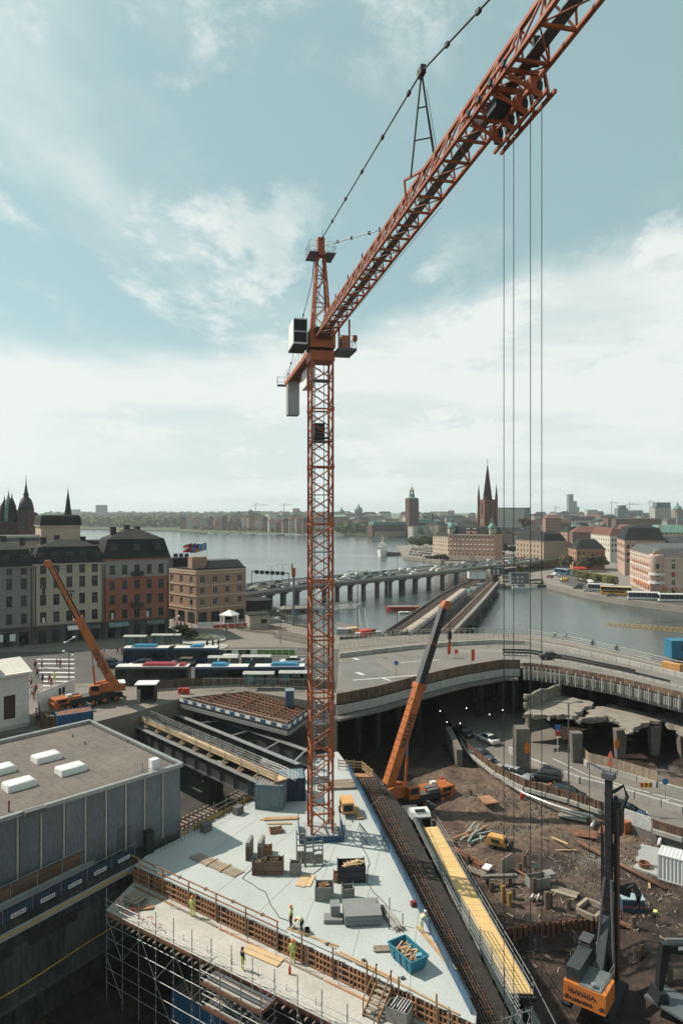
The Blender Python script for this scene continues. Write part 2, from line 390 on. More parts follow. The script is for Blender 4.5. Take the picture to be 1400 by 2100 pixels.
def fpt(f,t,z):
 a,b=strip(f,f);t=max(0,min(.9999,t))*(len(a)-1);i=int(t);u_=t-i
 return Vector((lerp(a[i][0],a[i+1][0],u_),lerp(a[i][1],a[i+1][1],u_),z))
fly=deck(0,1,ZS-1.3,ZS-.02,'flyover_road',SHADEC);st(fly)
deck(.015,.62,ZS-.1,ZS+.012,'carriageway',FLYA,fly)
deck(.64,.985,ZS-.1,ZS+.012,'carriageway',PAVE,fly)
# an asphalt patch of another age and its markings
DASPH=mat('old_asphalt',(.155,.15,.138),.9,0,.14,.2,5,rand=0)
MB().prism([G(700,1345,ZS)[:2],G(700,1432,ZS)[:2],G(818,1388,ZS)[:2],G(735,1331,ZS)[:2]],ZS+.008,ZS+.018).build('asphalt_patch',DASPH,fly)
for i,(px,py,w_,l_)in enumerate(((860,1345,3.5,9),(1010,1335,2.5,14),(1180,1345,2.2,12),(1090,1355,3,8),(760,1420,2,7),(1300,1400,2,10),(960,1375,2,6))):
 q=G(px,py,ZS);MB().box((q.x,q.y,ZS+.018),(l_,w_,.012),(.05,-.05,-.7,-.2,.5,-.95,.5)[i]).build('asphalt_patch',(DASPH,mat('pale_patch',(.21,.2,.18),.9,0,.2,.4,5))[i%2],fly)
for px,py in((790,1350),(880,1370),(1000,1325),(1130,1335)):q=G(px,py,ZS);rod('manhole_cover',(q.x,q.y,ZS+.01),(q.x,q.y,ZS+.03),.4,DSTEEL,fly)
for a,b,wd in(((724,1395),(865,1384),.35),((785,1391),(800,1396),.4),((725,1350),(735,1353),.8),((731,1379),(745,1384),.8),((820,1359),(900,1353),.2)):
 p,q=G(*a,ZS),G(*b,ZS);d=(q-p).normalized();s=Vector((-d.y,d.x,0))*(wd/2)
 MB().prism([(p-s)[:2],(q-s)[:2],(q+s)[:2],(p+s)[:2]],ZS+.02,ZS+.026).build('marking',PAINT,fly)

# ------------------------------------------------------------------ the lower road through the underpass (z = 3)
ZL=3.0
lroad=[(19,150),(20,107),(22.2,98.5),(25,93.3),(29.7,89.4),(32.9,85.8),(36.8,81.2),(39.4,78.8),(52,68),(62,79),(46.5,92.5),(43.5,94.6),(39.9,98.8),(36.6,102),(37,110),(37,150)]
st(MB().prism(lroad,1.0,ZL).build('lower_road',mat('lower_asphalt',(.165,.15,.132),.9,0,.16,.3,5,bump=.12,bscale=20,rand=0)))
lm=st(box('lower_road_marking',(30,99,ZL+.006),(.02,.02,.004),PAINT))
def lmark(a,b,wd=.14):
 p,q=G(*a,ZL),G(*b,ZL);d=(q-p).normalized();s=Vector((-d.y,d.x,0))*(wd/2)
 MB().prism([(p-s)[:2],(q-s)[:2],(q+s)[:2],(p+s)[:2]],ZL+.006,ZL+.012).build('marking',PAINT,lm)
for a,b in(((1132,1555),(1200,1588)),((1200,1588),(1290,1615)),((1290,1615),(1400,1644)),((1000,1550),(1035,1576)),((1085,1605),(1110,1617)),((1145,1628),(1170,1636)),((1378,1622),(1400,1627))):lmark(a,b)

# ------------------------------------------------------------------ far land
LAND=mat('city_ground',(.17,.16,.14),.95,0,.25,.02,.3,rand=0)
QUAY=mat('quay_stone',(.21,.19,.165),.9,0,.2,.15,3,bump=.1,rand=0)
HILL=mat('wooded_land',(.075,.085,.045),.95,0,.35,.01,.12,rand=0)
def far_land():
 shore=[(-3000,1640),(-2200,1640),(-1400,1650),(-700,1640),(-420,1500),(-260,1330),(-120,1240),(20,1180),(70,1120),(95,1083),(170,1060),(300,980),(900,950),(3000,900)]
 ys=[0,12,60,200,500,1000,1800,2800,4200,6000,7600];mb=MB();P=[];F=[]
 xs=shore;n=40
 def at(x):
  for a,b in zip(xs,xs[1:]):
   if a[0]<=x<=b[0]:return lerp(a[1],b[1],(x-a[0])/(b[0]-a[0]))
  return xs[-1][1]
 X=[-3000+6000*i/(n*2)for i in range(n*2+1)]
 for d in ys:
  for x in X:
   k=1+d/2200;h=1.8 if d<20 else 2.5+16*min(1,d/1400)*(.5+nz(x*k,d,.0011,4))+12*min(1,d/5000)
   P.append((x*k,at(x)+d,max(1.5,h)))
 m_=len(X)
 for j in range(len(ys)-1):
  for i in range(m_-1):F.append((j*m_+i,j*m_+i+1,(j+1)*m_+i+1,(j+1)*m_+i))
 for i in range(m_):P.append((P[i][0],P[i][1],-1))
 b0=len(ys)*m_
 for i in range(m_-1):F.append((b0+i,b0+i+1,i+1,i))
 st(mb.faces(P,F).build('terrain_far_shore',HILL))
far_land()
def FL(x,y):  # the far land's own height, roughly
 return 3
oldtown=[G(812,1124,0),G(828,1147,0),G(880,1153,0),G(945,1163,0),G(1000,1170,0),G(1030,1200,0),G(1112,1196,0),G(1123,1207,0),G(1200,1227,0),G(1280,1241,0),G(1400,1257,0),G(1560,1290,0)]
oldtown=[(p.x,p.y)for p in oldtown]+[(700,240),(900,1080),(180,1080),(120,980),(85,800)]
OT=st(MB().prism(oldtown,-1,2.6).build('pavement_old_town',QUAY))
# quayside road of the old town
qr=[G(1158,1167,2.6),G(1142,1185,2.6),G(1150,1196,2.6),G(1200,1212,2.6),G(1290,1228,2.6),G(1400,1243,2.6),G(1540,1262,2.6),G(1540,1243,2.6),G(1400,1228,2.6),G(1300,1217,2.6),G(1235,1205,2.6),G(1190,1190,2.6),G(1180,1180,2.6),G(1184,1167,2.6)]
st(MB().prism([(p.x,p.y)for p in qr],2.4,2.606).build('road_quayside',ASPH))
haze_m=bpy.data.materials.new('haze_air');haze_m.use_nodes=True;_t=haze_m.node_tree;_t.nodes.clear()
_v=_t.nodes.new('ShaderNodeVolumePrincipled');_v.inputs['Color'].default_value=(.80,.90,.93,1);_v.inputs['Density'].default_value=.000105;_v.inputs['Anisotropy'].default_value=.25
_o=_t.nodes.new('ShaderNodeOutputMaterial');_t.links.new(_v.outputs[0],_o.inputs['Volume'])
hz=box('haze',(0,4650,66),(26000,10300,140),haze_m);st(hz,'stuff')
tag(hz,'pale thin haze hanging over the city and the lake','haze');hz['kind']='stuff'
# ------------------------------------------------------------------ buildings
ROOFD=mat('dark_sheet_roof',(.020,.021,.022),.8,0,.3,.3,3,rand=.1,spec=.2)
ROOFG=mat('grey_sheet_roof',(.085,.088,.09),.75,0,.25,.3,3,spec=.25)
ROOFR=mat('red_tile_roof',(.15,.058,.042),.85,0,.25,.5,5,rand=.2)
COPPER=mat('green_copper',(.13,.24,.20),.7,.1,.25,.4,4)
FRAME=mat('window_frame',(.10,.09,.08),.6,0,.15,2,9)
PFRAME=mat('pale_window_frame',(.62,.60,.56),.6)
def plaster(name,c,var=.12):return mat('plaster_'+name,c,.9,0,var,.18,2.2,bump=.08,bscale=6,rand=.06)
def facade(mb,P,ux,W,H,wins,depth,z0=0.0):
 """a wall face with real window openings: P left foot, ux unit vector along it, inward normal is 90 deg left of ux"""
 inn=Vector((-ux.y,ux.x,0));xs=sorted({0,W}|{round(w[0],3)for w in wins}|{round(w[1],3)for w in wins});zs=sorted({0,H}|{round(w[2],3)for w in wins}|{round(w[3],3)for w in wins})
 ws={(round(w[0],3),round(w[2],3)):w for w in wins}
 def q(x,z,d=0):return P+ux*x+inn*d+Vector((0,0,z+z0))
 for i in range(len(xs)-1):
  for j in range(len(zs)-1):
   xa,xb,za,zb_=xs[i],xs[i+1],zs[j],zs[j+1];xm,zm=(xa+xb)/2,(za+zb_)/2
   if any(w[0]<xm<w[1]and w[2]<zm<w[3]for w in wins):continue
   mb.poly([q(xa,za),q(xb,za),q(xb,zb_),q(xa,zb_)])
 for w in wins:
  a,b,c,d=w[:4]
  mb.poly([q(a,c),q(a,d),q(a,d,depth),q(a,c,depth)]);mb.poly([q(b,d),q(b,c),q(b,c,depth),q(b,d,depth)])
  mb.poly([q(a,d),q(b,d),q(b,d,depth),q(a,d,depth)]);mb.poly([q(b,c),q(a,c),q(a,c,depth),q(b,c,depth)])
_win={}
def win_mesh(w_,h,fm,bars=2,gm=None):
 k=(round(w_,2),round(h,2),fm.name,bars)
 if k not in _win:
  f=MB();t=.09
  for x in(-w_/2+t/2,w_/2-t/2)+((0,)if bars else()):f.box((x,0,0),(t if x else t*.8,.07,h))
  for z in(-h/2+t/2,h/2-t/2)+((h*.17,)if bars>1 else()):f.box((0,0,z),(w_-2*t,.06,t))
  me=bpy.data.meshes.new('window');me.from_pydata(f.v,[],f.f);me.materials.append(fm)
  p=MB();p.box((0,.03,0),(w_-.02,.03,h-.02));pe=bpy.data.meshes.new('pane');pe.from_pydata(p.v,[],p.f);pe.materials.append(gm or GLASS)
  _win[k]=(me,pe)
 return _win[k]
def add_windows(T,P,ux,wins,depth,fm,z0=0.0,bars=2,pane=True,sill=None):
 rz=math.atan2(ux.y,ux.x);inn=Vector((-ux.y,ux.x,0))
 for w in wins:
  c=P+ux*((w[0]+w[1])/2)+inn*(depth-.06)+Vector((0,0,(w[2]+w[3])/2+z0));fme,pme=win_mesh(w[1]-w[0],w[3]-w[2],fm,bars)
  M=Matrix.Translation(c)@Matrix.Rotation(rz,4,'Z')
  if pane:
   o=put('window',fme,M,T);put('pane',pme,M,o)
   if sill:box('sill',P+ux*((w[0]+w[1])/2)-inn*.06+Vector((0,0,w[2]+z0-.06)),(w[1]-w[0]+.24,.22,.1),sill,o,rz)
  else:put('window',pme,M,T)
def grid(W,n,rows,w_,m0=None,skip=()):
 """window rectangles: n columns over width W, rows = [(sill, height)]"""
 out=[];st_=(W-2*(m0 or 0))/n
 for r,(s,h)in enumerate(rows):
  for i in range(n):
   if(i,r)in skip:continue
   c=(m0 or 0)+st_*(i+.5);out.append((c-w_/2,c+w_/2,s,s+h))
 return out
def mansard(mb,q,z0,h,ins,h2=0,ins2=0):
 """q: four corners counter-clockwise; straight inset roof, with a shallower top part"""
 c=sum((Vector(p)for p in q),Vector((0,0)))/4
 def inset(pts,d):
  n=len(pts);out=[]
  for i in range(n):
   p=Vector(pts[i]);a=(Vector(pts[i-1])-p).normalized();b=(Vector(pts[(i+1)%n])-p).normalized();out.append(p+(a+b)*d)
  return out
 r1=inset([Vector(p)for p in q],ins);rings=[[(p[0],p[1],z0)for p in q],[(p.x,p.y,z0+h)for p in r1]]
 if h2:
  r2=inset(r1,ins2);rings.append([(p.x,p.y,z0+h+h2)for p in r2])
 return mb.ring(rings)
def block(name,label,P,Q,depth,z0,H,wallm,roofm,rows,nf,ns=0,ww=1.2,rh=4,rins=1.4,rh2=1.5,rins2=3,fm=FRAME,wd=.22,bars=2,pane=True,cat='building',group=None,sides=(1,),sill=None,rows_side=None):
 """block with front from P to Q (left to right seen from outside), depth behind; windows cut into front and the listed sides"""
 P,Q=Vector((P[0],P[1],z0)),Vector((Q[0],Q[1],z0));ux=(Q-P).normalized();W=(Q-P).length;inn=Vector((-ux.y,ux.x,0))
 T=thing(name,label,cat,(0,0,0),0,group)
 wins=grid(W,nf,rows,ww,.5);mb=MB();facade(mb,P,ux,W,H,wins,wd)
 swins={}
 for s in(1,-1):
  if s in sides and ns:swins[s]=grid(depth,ns,rows_side or rows,ww,.5)
 R_=P+inn*depth;S_=Q+inn*depth
 facade(mb,Q,inn,depth,H,swins.get(1,[]),wd);facade(mb,S_,-ux,W,H,[],wd);facade(mb,R_,-inn,depth,H,swins.get(-1,[]),wd)
 mb.build('wall',wallm,T)
 add_windows(T,P,ux,wins,wd,fm,0,bars,pane,sill)
 if 1 in swins:add_windows(T,Q,inn,swins[1],wd,fm,0,bars,pane,sill)
 if-1 in swins:add_windows(T,R_,-inn,swins[-1],wd,fm,0,bars,pane,sill)
 e=.35;c=[P-ux*e-inn*e,Q+ux*e-inn*e,S_+ux*e+inn*e,R_-ux*e+inn*e]
 box_=MB().prism([p[:2]for p in c],z0+H,z0+H+.3).build('cornice',wallm,T)
 rf=mansard(MB(),[p.to_2d()for p in c],z0+H+.302,rh,rins,rh2,rins2).build('roof',roofm,T)
 return T,P,ux,inn,W,rf
def chimney(rf,p,z,h=1.8,w_=.9):
 o=MB();o.box((p.x,p.y,z+h/2),(w_,w_*1.4,h),.5);o.box((p.x,p.y,z+h+.08),(w_+.2,w_*1.4+.2,.16),.5);o.build('chimney',mat('sooty_brick',(.05,.045,.042),.9),rf)
def dormers(T,P,ux,inn,W,n,z,ins,w_=1.1,h=1.5,roofm=ROOFD):
 for i in range(n):
  c=P+ux*(W*(i+.5)/n)+inn*(ins);d=MB();rz=math.atan2(ux.y,ux.x)
  o=box('dormer',c+Vector((0,0,z+h/2)),(w_+.3,1.3,h+.2),roofm,T,rz)
  fme,pme=win_mesh(w_,h-.2,FRAME,1);M=Matrix.Translation(c-inn*.68+Vector((0,0,z+h/2)))@Matrix.Rotation(rz,4,'Z');put('window',fme,M,o);put('window_pane',pme,M@Matrix.Translation((0,-.02,0)),o)
  box('dormer_roof',c-inn*.15+Vector((0,0,z+h+.2)),(w_+.6,1.6,.1),ROOFG,o,rz)

# --- the row of old houses on the left
r0,r1=Vector((-92,133.3)),Vector((-40.2,159.4));rd=(r1-r0).normalized();RL=(r1-r0).length
def rp(t):return r0+rd*t
rowsA=[(4.6,2.3),(8.3,2.4),(12.0,2.4),(15.1,1.9)]
STONE=mat('dark_plinth',(.085,.08,.075),.85,0,.25,.4,4)
def plinth(T,P,ux,inn,W,n,h=3.9):
 """ground floor shopfronts: stone piers and dark openings"""
 wins=grid(W,n,[(.25,2.7)],W/n*.56,.3);mb=MB();p0=P-inn*.14;facade(mb,p0,ux,W,h,wins,.3);mb.build('ground_floor',STONE,T)
 for w in wins:
  c=p0+ux*((w[0]+w[1])/2)+inn*.08+Vector((0,0,(w[2]+w[3])/2));box('shop_window',c,(w[1]-w[0],.06,w[3]-w[2]),GLASS,T,math.atan2(ux.y,ux.x))
 bar('string_course',p0-inn*.1+Vector((0,0,h)),p0-inn*.1+ux*W+Vector((0,0,h)),.5,.22,STONE,T)
t1,t2=RL-28.8,RL-14.6
b1=block('town_house','long grey plastered house at the left edge with a dark mansard roof',rp(0),rp(t1),14,ZS,16.6,plaster('grey',(.20,.195,.175)),ROOFD,rowsA,10,0,1.15,3.6,1.3,1.4,4,group=None,sill=plaster('grey',(.20,.195,.175)))
plinth(b1[0],b1[1],b1[2],b1[3],b1[4],9);dormers(b1[0],b1[1],b1[2],b1[3],b1[4],8,17.6,.9,1.3,1.4)
b2=block('town_house','cream plastered house between the grey and the orange house',rp(t1+.05),rp(t2),14,ZS,17.0,plaster('cream',(.36,.325,.26)),ROOFD,rowsA,5,0,1.25,3.6,1.3,1.4,4,sill=plaster('cream',(.36,.325,.26)))
plinth(b2[0],b2[1],b2[2],b2[3],b2[4],5);dormers(b2[0],b2[1],b2[2],b2[3],b2[4],5,18.0,.9,1.2,1.4)
b3=block('town_house','orange red plastered house with grey top storey and black mansard roof',rp(t2+.05),rp(RL),13,ZS,17.6,plaster('orange',(.25,.10,.062)),ROOFD,[(4.3,2.1),(7.6,2.1),(10.9,2.1),(14.4,2.1)],5,4,1.15,4.4,1.3,2.2,5,sill=plaster('orange',(.25,.10,.062)))
plinth(b3[0],b3[1],b3[2],b3[3],b3[4],5);dormers(b3[0],b3[1],b3[2],b3[3],b3[4],3,19.2,.9,1.3,1.7)
_P,_u,_n,_W=b3[1],b3[2],b3[3],b3[4]
GT=plaster('greytop',(.25,.24,.225))
for q0,q1 in((0,.9),):
 wn_=[(w[0],w[1],w[2]-13.7,w[3]-13.7)for w in grid(_W,5,[(14.4,2.1)],1.16,.5)];mb=MB();facade(mb,_P-_n*.06+Vector((0,0,13.7)),_u,_W,3.9,wn_,.06);mb.build('top_storey',GT,b3[0])
for z in(6.9,14.0):
 c=_P+_u*(_W*.5)-_n*.6+Vector((0,0,z));bl=box('balcony',c,(2.6,1.2,.12),DSTEEL,b3[0],math.atan2(_u.y,_u.x))
 box('balustrade',c-_n*.58+Vector((0,0,.5)),(2.6,.05,.95),DSTEEL,bl,math.atan2(_u.y,_u.x))
 for s in(-1,1):box('balustrade',c+_u*(1.28*s)+Vector((0,0,.5)),(.05,1.15,.95),DSTEEL,bl,math.atan2(_u.y,_u.x))
for b_,ts in((b1,(.62,.8,.93)),(b2,(.15,.35,.75)),(b3,(.2,.42,.6))):
 for k,t in enumerate(ts):chimney(b_[5],b_[1]+b_[2]*(b_[4]*t)+b_[3]*(6.2+k),ZS+21.0+(2.2 if b_ is b3 else 0),1.7+.4*(k%2),1.2)
for t in(.3,.55,.85):box('roof_hatch',b2[1]+b2[2]*(b2[4]*t)+b2[3]*5+Vector((0,0,21.6)),(1.6,1,.5),ROOFD,b2[5],.5)
for b_ in(b1,b2,b3):
 for t in(.02,.985):c=b_[1]+b_[2]*(b_[4]*t)-b_[3]*.12;rod('downpipe',c+Vector((0,0,.3)),c+Vector((0,0,16.6)),.09,DSTEEL,b_[0])
 for i in range(int(b_[4]/2.6)):
  if(i*7)%3==0:c=b_[1]+b_[2]*(1.9+i*2.6)+b_[3]*.12+Vector((0,0,(4.9,8.6,12.3)[i%3]));box('curtain',c,(.45,.03,1.6),PFRAME,b_[0],math.atan2(b_[2].y,b_[2].x))
# awnings and signs on the ground floor
TEAL=mat('teal_awning',(.16,.27,.26),.8)
for b_,t,w_,m_ in((b3,.22,4.2,TEAL),(b3,.78,4,mat('grey_awning',(.13,.15,.14),.8)),(b2,.55,2.2,WHITE),(b2,.85,3,GSTEEL)):
 c=b_[1]+b_[2]*(b_[4]*t)-b_[3]*.75+Vector((0,0,3.3));MB().ring([[c+b_[2]*s+b_[3]*y+Vector((0,0,z))for y,z in((.55,.35),(-.4,-.25),(-.42,-.55),(.55,-.2))]for s in(-w_/2,w_/2)]).build('awning',m_,b_[0])
for t in(.70,.78,.86):box('poster',b1[1]+b1[2]*(b1[4]*t)-b1[3]*.2+Vector((0,0,1.9)),(1.1,.04,1.5),WHITE,b1[0],math.atan2(rd.y,rd.x))
arch=b2[1]+b2[2]*(b2[4]*.5)-b2[3]*.16
MB().prism([(arch+b2[2]*(1.05*math.cos(a)))[:2]+()for a in(0,math.pi)]+[(arch+b2[2]*-1.05-b2[3]*.14)[:2],(arch+b2[2]*1.05-b2[3]*.14)[:2]],ZS+11.0,ZS+11.3).build('pediment',STONE,b2[0])

# --- the hotel behind
HP,HC,HQ=Vector((-49.5,184.5,0)),Vector((-36.8,173.2,0)),Vector((-25.4,181.6,0))
BRICK=mat('tan_brick',(.32,.20,.14),.9,0,.12,.3,6,bump=.1,bscale=9,rand=0);BANDM=plaster('hotel_band',(.44,.36,.27))
def hotel():
 T=thing('hotel','tan brick hotel with a rooftop sign and flags, at the edge of the plaza','hotel');H=13.2
 back=HQ+(HP-HC);mb=MB();rows=[(4.6,1.75),(7.5,1.75),(10.3,1.75)]
 for A_,B_,n,mode in((HP,HC,4,0),(HC,HQ,4,1)):
  ux=(B_-A_).normalized();W=(B_-A_).length;P=Vector((A_.x,A_.y,ZS));cs=[W*(i+.5)/n for i in range(n)]
  wins=[(c-.62,c+.62,s,s+h)for c in cs for s,h in rows];facade(mb,P,ux,W,H,wins,.3)
  add_windows(T,P,ux,wins,.3,PFRAME,0,1)
  for z in(3.9,7.0,9.8,12.7):bar('brick_band',P-Vector((-ux.y,ux.x,0))*.06+Vector((0,0,z)),P-Vector((-ux.y,ux.x,0))*.06+ux*W+Vector((0,0,z)),.16,.32,BANDM,T)
  for i in range(4):
   c=P+ux*(W*(i+.5)/4)-Vector((-ux.y,ux.x,0))*.02+Vector((0,0,1.6));box('shop_window',c,(W/4*.66,.12,2.6),GLASS,T,math.atan2(ux.y,ux.x))
 for a_,b_ in((HQ,back),(back,HP)):facade(mb,Vector((a_.x,a_.y,ZS)),(b_-a_).normalized(),(b_-a_).length,H,[],.3)
 mb.build('wall',BRICK,T);q=[HP.to_2d(),HC.to_2d(),HQ.to_2d(),back.to_2d()]
 MB().prism([tuple(p)for p in q],ZS+H,ZS+H+.5).build('parapet',BANDM,T)
 rf=MB().prism([tuple(p)for p in q],ZS+H+.51,ZS+H+.8,None).build('roof',ROOFD,T)
 m2=[HC.lerp(HQ,.25).to_2d(),HC.lerp(HQ,.97).to_2d(),(HQ.lerp(back,.45)).to_2d(),(HC.lerp(HQ,.25)+(back-HQ)*.45).to_2d()]
 mansard(MB(),m2,ZS+H+.81,1.9,1.1).build('attic_roof',ROOFG,T)
 c=HC.lerp(HP,.2)+(HQ-HC)*.18;bx=MB();bx.box((c.x,c.y,ZS+H+2.2),(4.0,3.0,3.0),.6);bx.build('stair_tower',BRICK,T)
 c2=HC.lerp(HP,.75)+(HQ-HC)*.25;bx=MB();bx.box((c2.x,c2.y,ZS+H+1.9),(6.0,3.6,2.4),.73);bx.build('plant_room',DSTEEL,T)
 for i in range(3):rod('roof_fan',(c2.x-1.6+i*1.5,c2.y+2,ZS+H+2.0),(c2.x-1.6+i*1.5,c2.y+2,ZS+H+4.0),.6,DSTEEL,T)
 # sign letters standing on the roof edge
 ux=(HQ-HC).normalized();nn=Vector((ux.y,-ux.x,0));c=A(432,1160,186)
 text_mesh('rooftop_sign','Hilton',2.4,BLACK,Matrix(((1,0,0,c.x),(0,0,-1,c.y),(0,1,0,c.z),(0,0,0,1))),T,bold=.05)
 for dx in(-2.2,0,2.2):rod('sign_leg',(c.x+dx,c.y+.1,c.z-2.4),(c.x+dx,c.y+.1,c.z-.8),.05,DSTEEL,T)
 return T,H
_,HH=hotel()
FC={'r':mat('flag_red',(.40,.03,.05),.8),'w':mat('flag_white',(.65,.65,.65),.8),'b':mat('flag_blue',(.03,.08,.25),.8),'c':mat('flag_sky',(.08,.22,.38),.8),'y':mat('flag_gold',(.5,.3,.04),.8),'k':mat('flag_black',(.02,.02,.02),.8),'d':mat('flag_dark_red',(.16,.02,.03),.8)}
def flag(px,ptop,label,stripes,pbase=1172):
 D_=178;b,t=A(px,pbase,D_),A(px,ptop,D_);T=thing('flag',label,'flag',b,0,'flags on the hotel roof');h=t.z-b.z
 rod('flagpole',(0,0,0),(0,0,h),.07,WHITE,T);n=len(stripes);wv=2.6;hh=1.9
 for i,c in enumerate(stripes):
  mb=MB();P=[];F=[]
  for k in range(9):
   x=-wv*k/8;y=.25*math.sin(k*.9);dz=-.35*(k/8)**1.3*2
   P+=[(x,y,h-.1-hh*i/n+dz),(x,y,h-.1-hh*(i+1)/n+dz)]
  F=[(2*k,2*k+1,2*k+3,2*k+2)for k in range(8)];mb.faces(P,F).build('flag_stripe',FC[c],T)
flag(396,1113,'red flag with a white band, leftmost of the five on the hotel','rwr');flag(403,1113,'dark red flag second from the left on the hotel','drd');flag(410,1114,'blue flag in the middle of the hotel flags','bcb');flag(417,1114,'black, red and gold banded flag on the hotel','kry');flag(424,1112,'plain sky blue flag, rightmost on the hotel','ccc')

# --- houses and towers behind the left row
def tower_spire(name,label,c,w_,h,sp,wm,sm,cat='tower',n=8,pinn=0,lantern=0):
 T=thing(name,label,cat,c);MB().prism([(-w_/2,-w_/2),(w_/2,-w_/2),(w_/2,w_/2),(-w_/2,w_/2)],0,h).build('shaft',wm,T)
 MB().lathe([(w_*.62,h),(w_*.5,h+sp*.1),(w_*.30,h+sp*.35),(.12,h+sp*.93),(.02,h+sp)],n=n).build('spire',sm,T)
 for s,t in((-1,-1),(1,-1),(1,1),(-1,1)):
  if pinn:MB().lathe([(.5,0),(.45,pinn*.4),(.03,pinn)],(s*w_/2,t*w_/2,h),6).build('pinnacle',sm,T)
  for k in range(2):box('tower_window',(s*w_*.22,-w_/2-.02,h*(.55+.2*k)),(w_*.16,.1,h*.12),GLASS,T)if t<0 else None
 return T
bz=plaster('beige',(.40,.33,.26));RB=mat('red_brick_old',(.085,.042,.034),.9,0,.2,.3,4)
p=A(85,1115,185);q=A(165,1115,190)
block('apartment_house','beige block with dark glazed penthouse behind the left houses',(p.x,p.y),(q.x,q.y),14,ZS+4,20.5,bz,ROOFD,[(15.5,1.6)],1,0,1.0,2.5,.3,.4,.5)
p,q=A(165,1115,190),A(248,1115,197);block('apartment_house','low beige annex next to the dark glazed penthouse',(p.x,p.y),(q.x,q.y),10,ZS+4,15,bz,ROOFD,[(10.5,1.4)],4,0,.9,.8,.3,.3,.4)
p,q=A(-40,1120,175),A(82,1120,180);block('apartment_house','beige house with a roof terrace at the far left',(p.x,p.y),(q.x,q.y),12,ZS+4,16.5,bz,ROOFG,[(10.2,1.7),(13.4,1.7)],7,0,1.5,1.0,.4,.4,.5)
p,q=A(-60,1060,265),A(66,1060,270);hb_=block('apartment_house','red brick turreted house high on the far left hill',(p.x,p.y),(q.x,q.y),16,26,12.5,RB,ROOFD,[(3,2.4),(6.8,2.4),(10,1.6)],8,2,1.6,2,1.5,1,3,pane=False)
T=tower_spire('domed_tower','dark domed turret with green spire on the hill house',(A(54,1020,264).x,264,26),4.3,16.5,2,RB,ROOFD,'tower')
MB().lathe([(2.6,16.4),(2.7,17),(2.4,18.4),(1.8,20),(1.0,20.7),(.9,21.6),(1.1,21.8),(.7,22.5),(.2,26),(.04,29.5)],n=12).build('dome',mat('dark_dome',(.03,.038,.038),.7),T,True)
for i in range(6):box('turret_window',(-1.3+(i%3)*1.3,-2.2,11+4.2*(i//3)),(.8,.12,2.4),GLASS,T)
for px,k in((18,0),(25,1),(10,2)):
 c=A(px,1022,262);T=thing('roof_turret',('dark pointed turret roof left of the dome','small twin spire turret beside the dome','low dormer turret at the far left')[k],'turret',(c.x,c.y,40.5));MB().lathe([(2.0,-3),(2.0,0),(1.5,3),(.3,7-k),(.03,9-k)],n=8).build('turret_roof',COPPER if k==0 else ROOFD,T)
T=tower_spire('church_tower','slim black church spire rising behind the left roofs',(A(140,1100,235).x,235,18),4.8,15.5,16,ROOFD,ROOFD,'church tower')
T=tower_spire('church_turret','small black church turret next to the slim spire',(A(162,1100,232).x,232,18),2.6,10,9,ROOFD,ROOFD,'church tower')
# --- far facades
def far_mat(name,c,step=3.1,wx=3.2,dk=.35):
 m=bpy.data.materials.new('far_'+name);m.use_nodes=True;t=m.node_tree;b=t.nodes['Principled BSDF'];n=t.nodes.new;l=t.links.new
 g=n('ShaderNodeNewGeometry');s=n('ShaderNodeSeparateXYZ');l(g.outputs['Position'],s.inputs[0])
 def mm(op,a,c_=None):
  q=n('ShaderNodeMath');q.operation=op
  for i,v in enumerate((a,c_)):
   if v is None:continue
   if isinstance(v,(int,float)):q.inputs[i].default_value=v
   else:l(v,q.inputs[i])
  return q.outputs[0]
 fz=mm('FRACT',mm('DIVIDE',s.outputs[2],step));fx=mm('FRACT',mm('DIVIDE',mm('ADD',s.outputs[0],mm('MULTIPLY',s.outputs[1],.83)),wx))
 w_=mm('MULTIPLY',mm('MULTIPLY',mm('GREATER_THAN',fz,.32),mm('LESS_THAN',fz,.78)),mm('MULTIPLY',mm('GREATER_THAN',fx,.3),mm('LESS_THAN',fx,.68)))
 sn=n('ShaderNodeSeparateXYZ');l(g.outputs['Normal'],sn.inputs[0]);w_=mm('MULTIPLY',w_,mm('LESS_THAN',mm('ABSOLUTE',sn.outputs[2]),.5))
 oi=n('ShaderNodeObjectInfo');mx_=n('ShaderNodeMix');mx_.data_type='RGBA';l(oi.outputs['Random'],mx_.inputs[0]);mx_.inputs[6].default_value=(*[x*.62 for x in c],1);mx_.inputs[7].default_value=(*[x*1.05 for x in c],1)
 m2=n('ShaderNodeMix');m2.data_type='RGBA';l(w_,m2.inputs[0]);l(mx_.outputs[2],m2.inputs[6]);m2.inputs[7].default_value=(*[x*dk*.5 for x in(.2,.22,.23)],1)
 l(m2.outputs[2],b.inputs['Base Color']);b.inputs['Roughness'].default_value=.85
 return m
FM={'beige':far_mat('beige',(.33,.27,.20)),'white':far_mat('white',(.46,.44,.40)),'pink':far_mat('pink',(.30,.185,.14)),'ochre':far_mat('ochre',(.32,.235,.14)),'brick':far_mat('brick',(.14,.075,.058)),'grey':far_mat('grey',(.26,.26,.25)),'glass':far_mat('glass',(.16,.19,.20),3.4,2.2,.5)}
NAMEC={'beige':'beige','white':'pale','pink':'pink','ochre':'ochre','brick':'brick red','grey':'grey','glass':'glassy grey'}
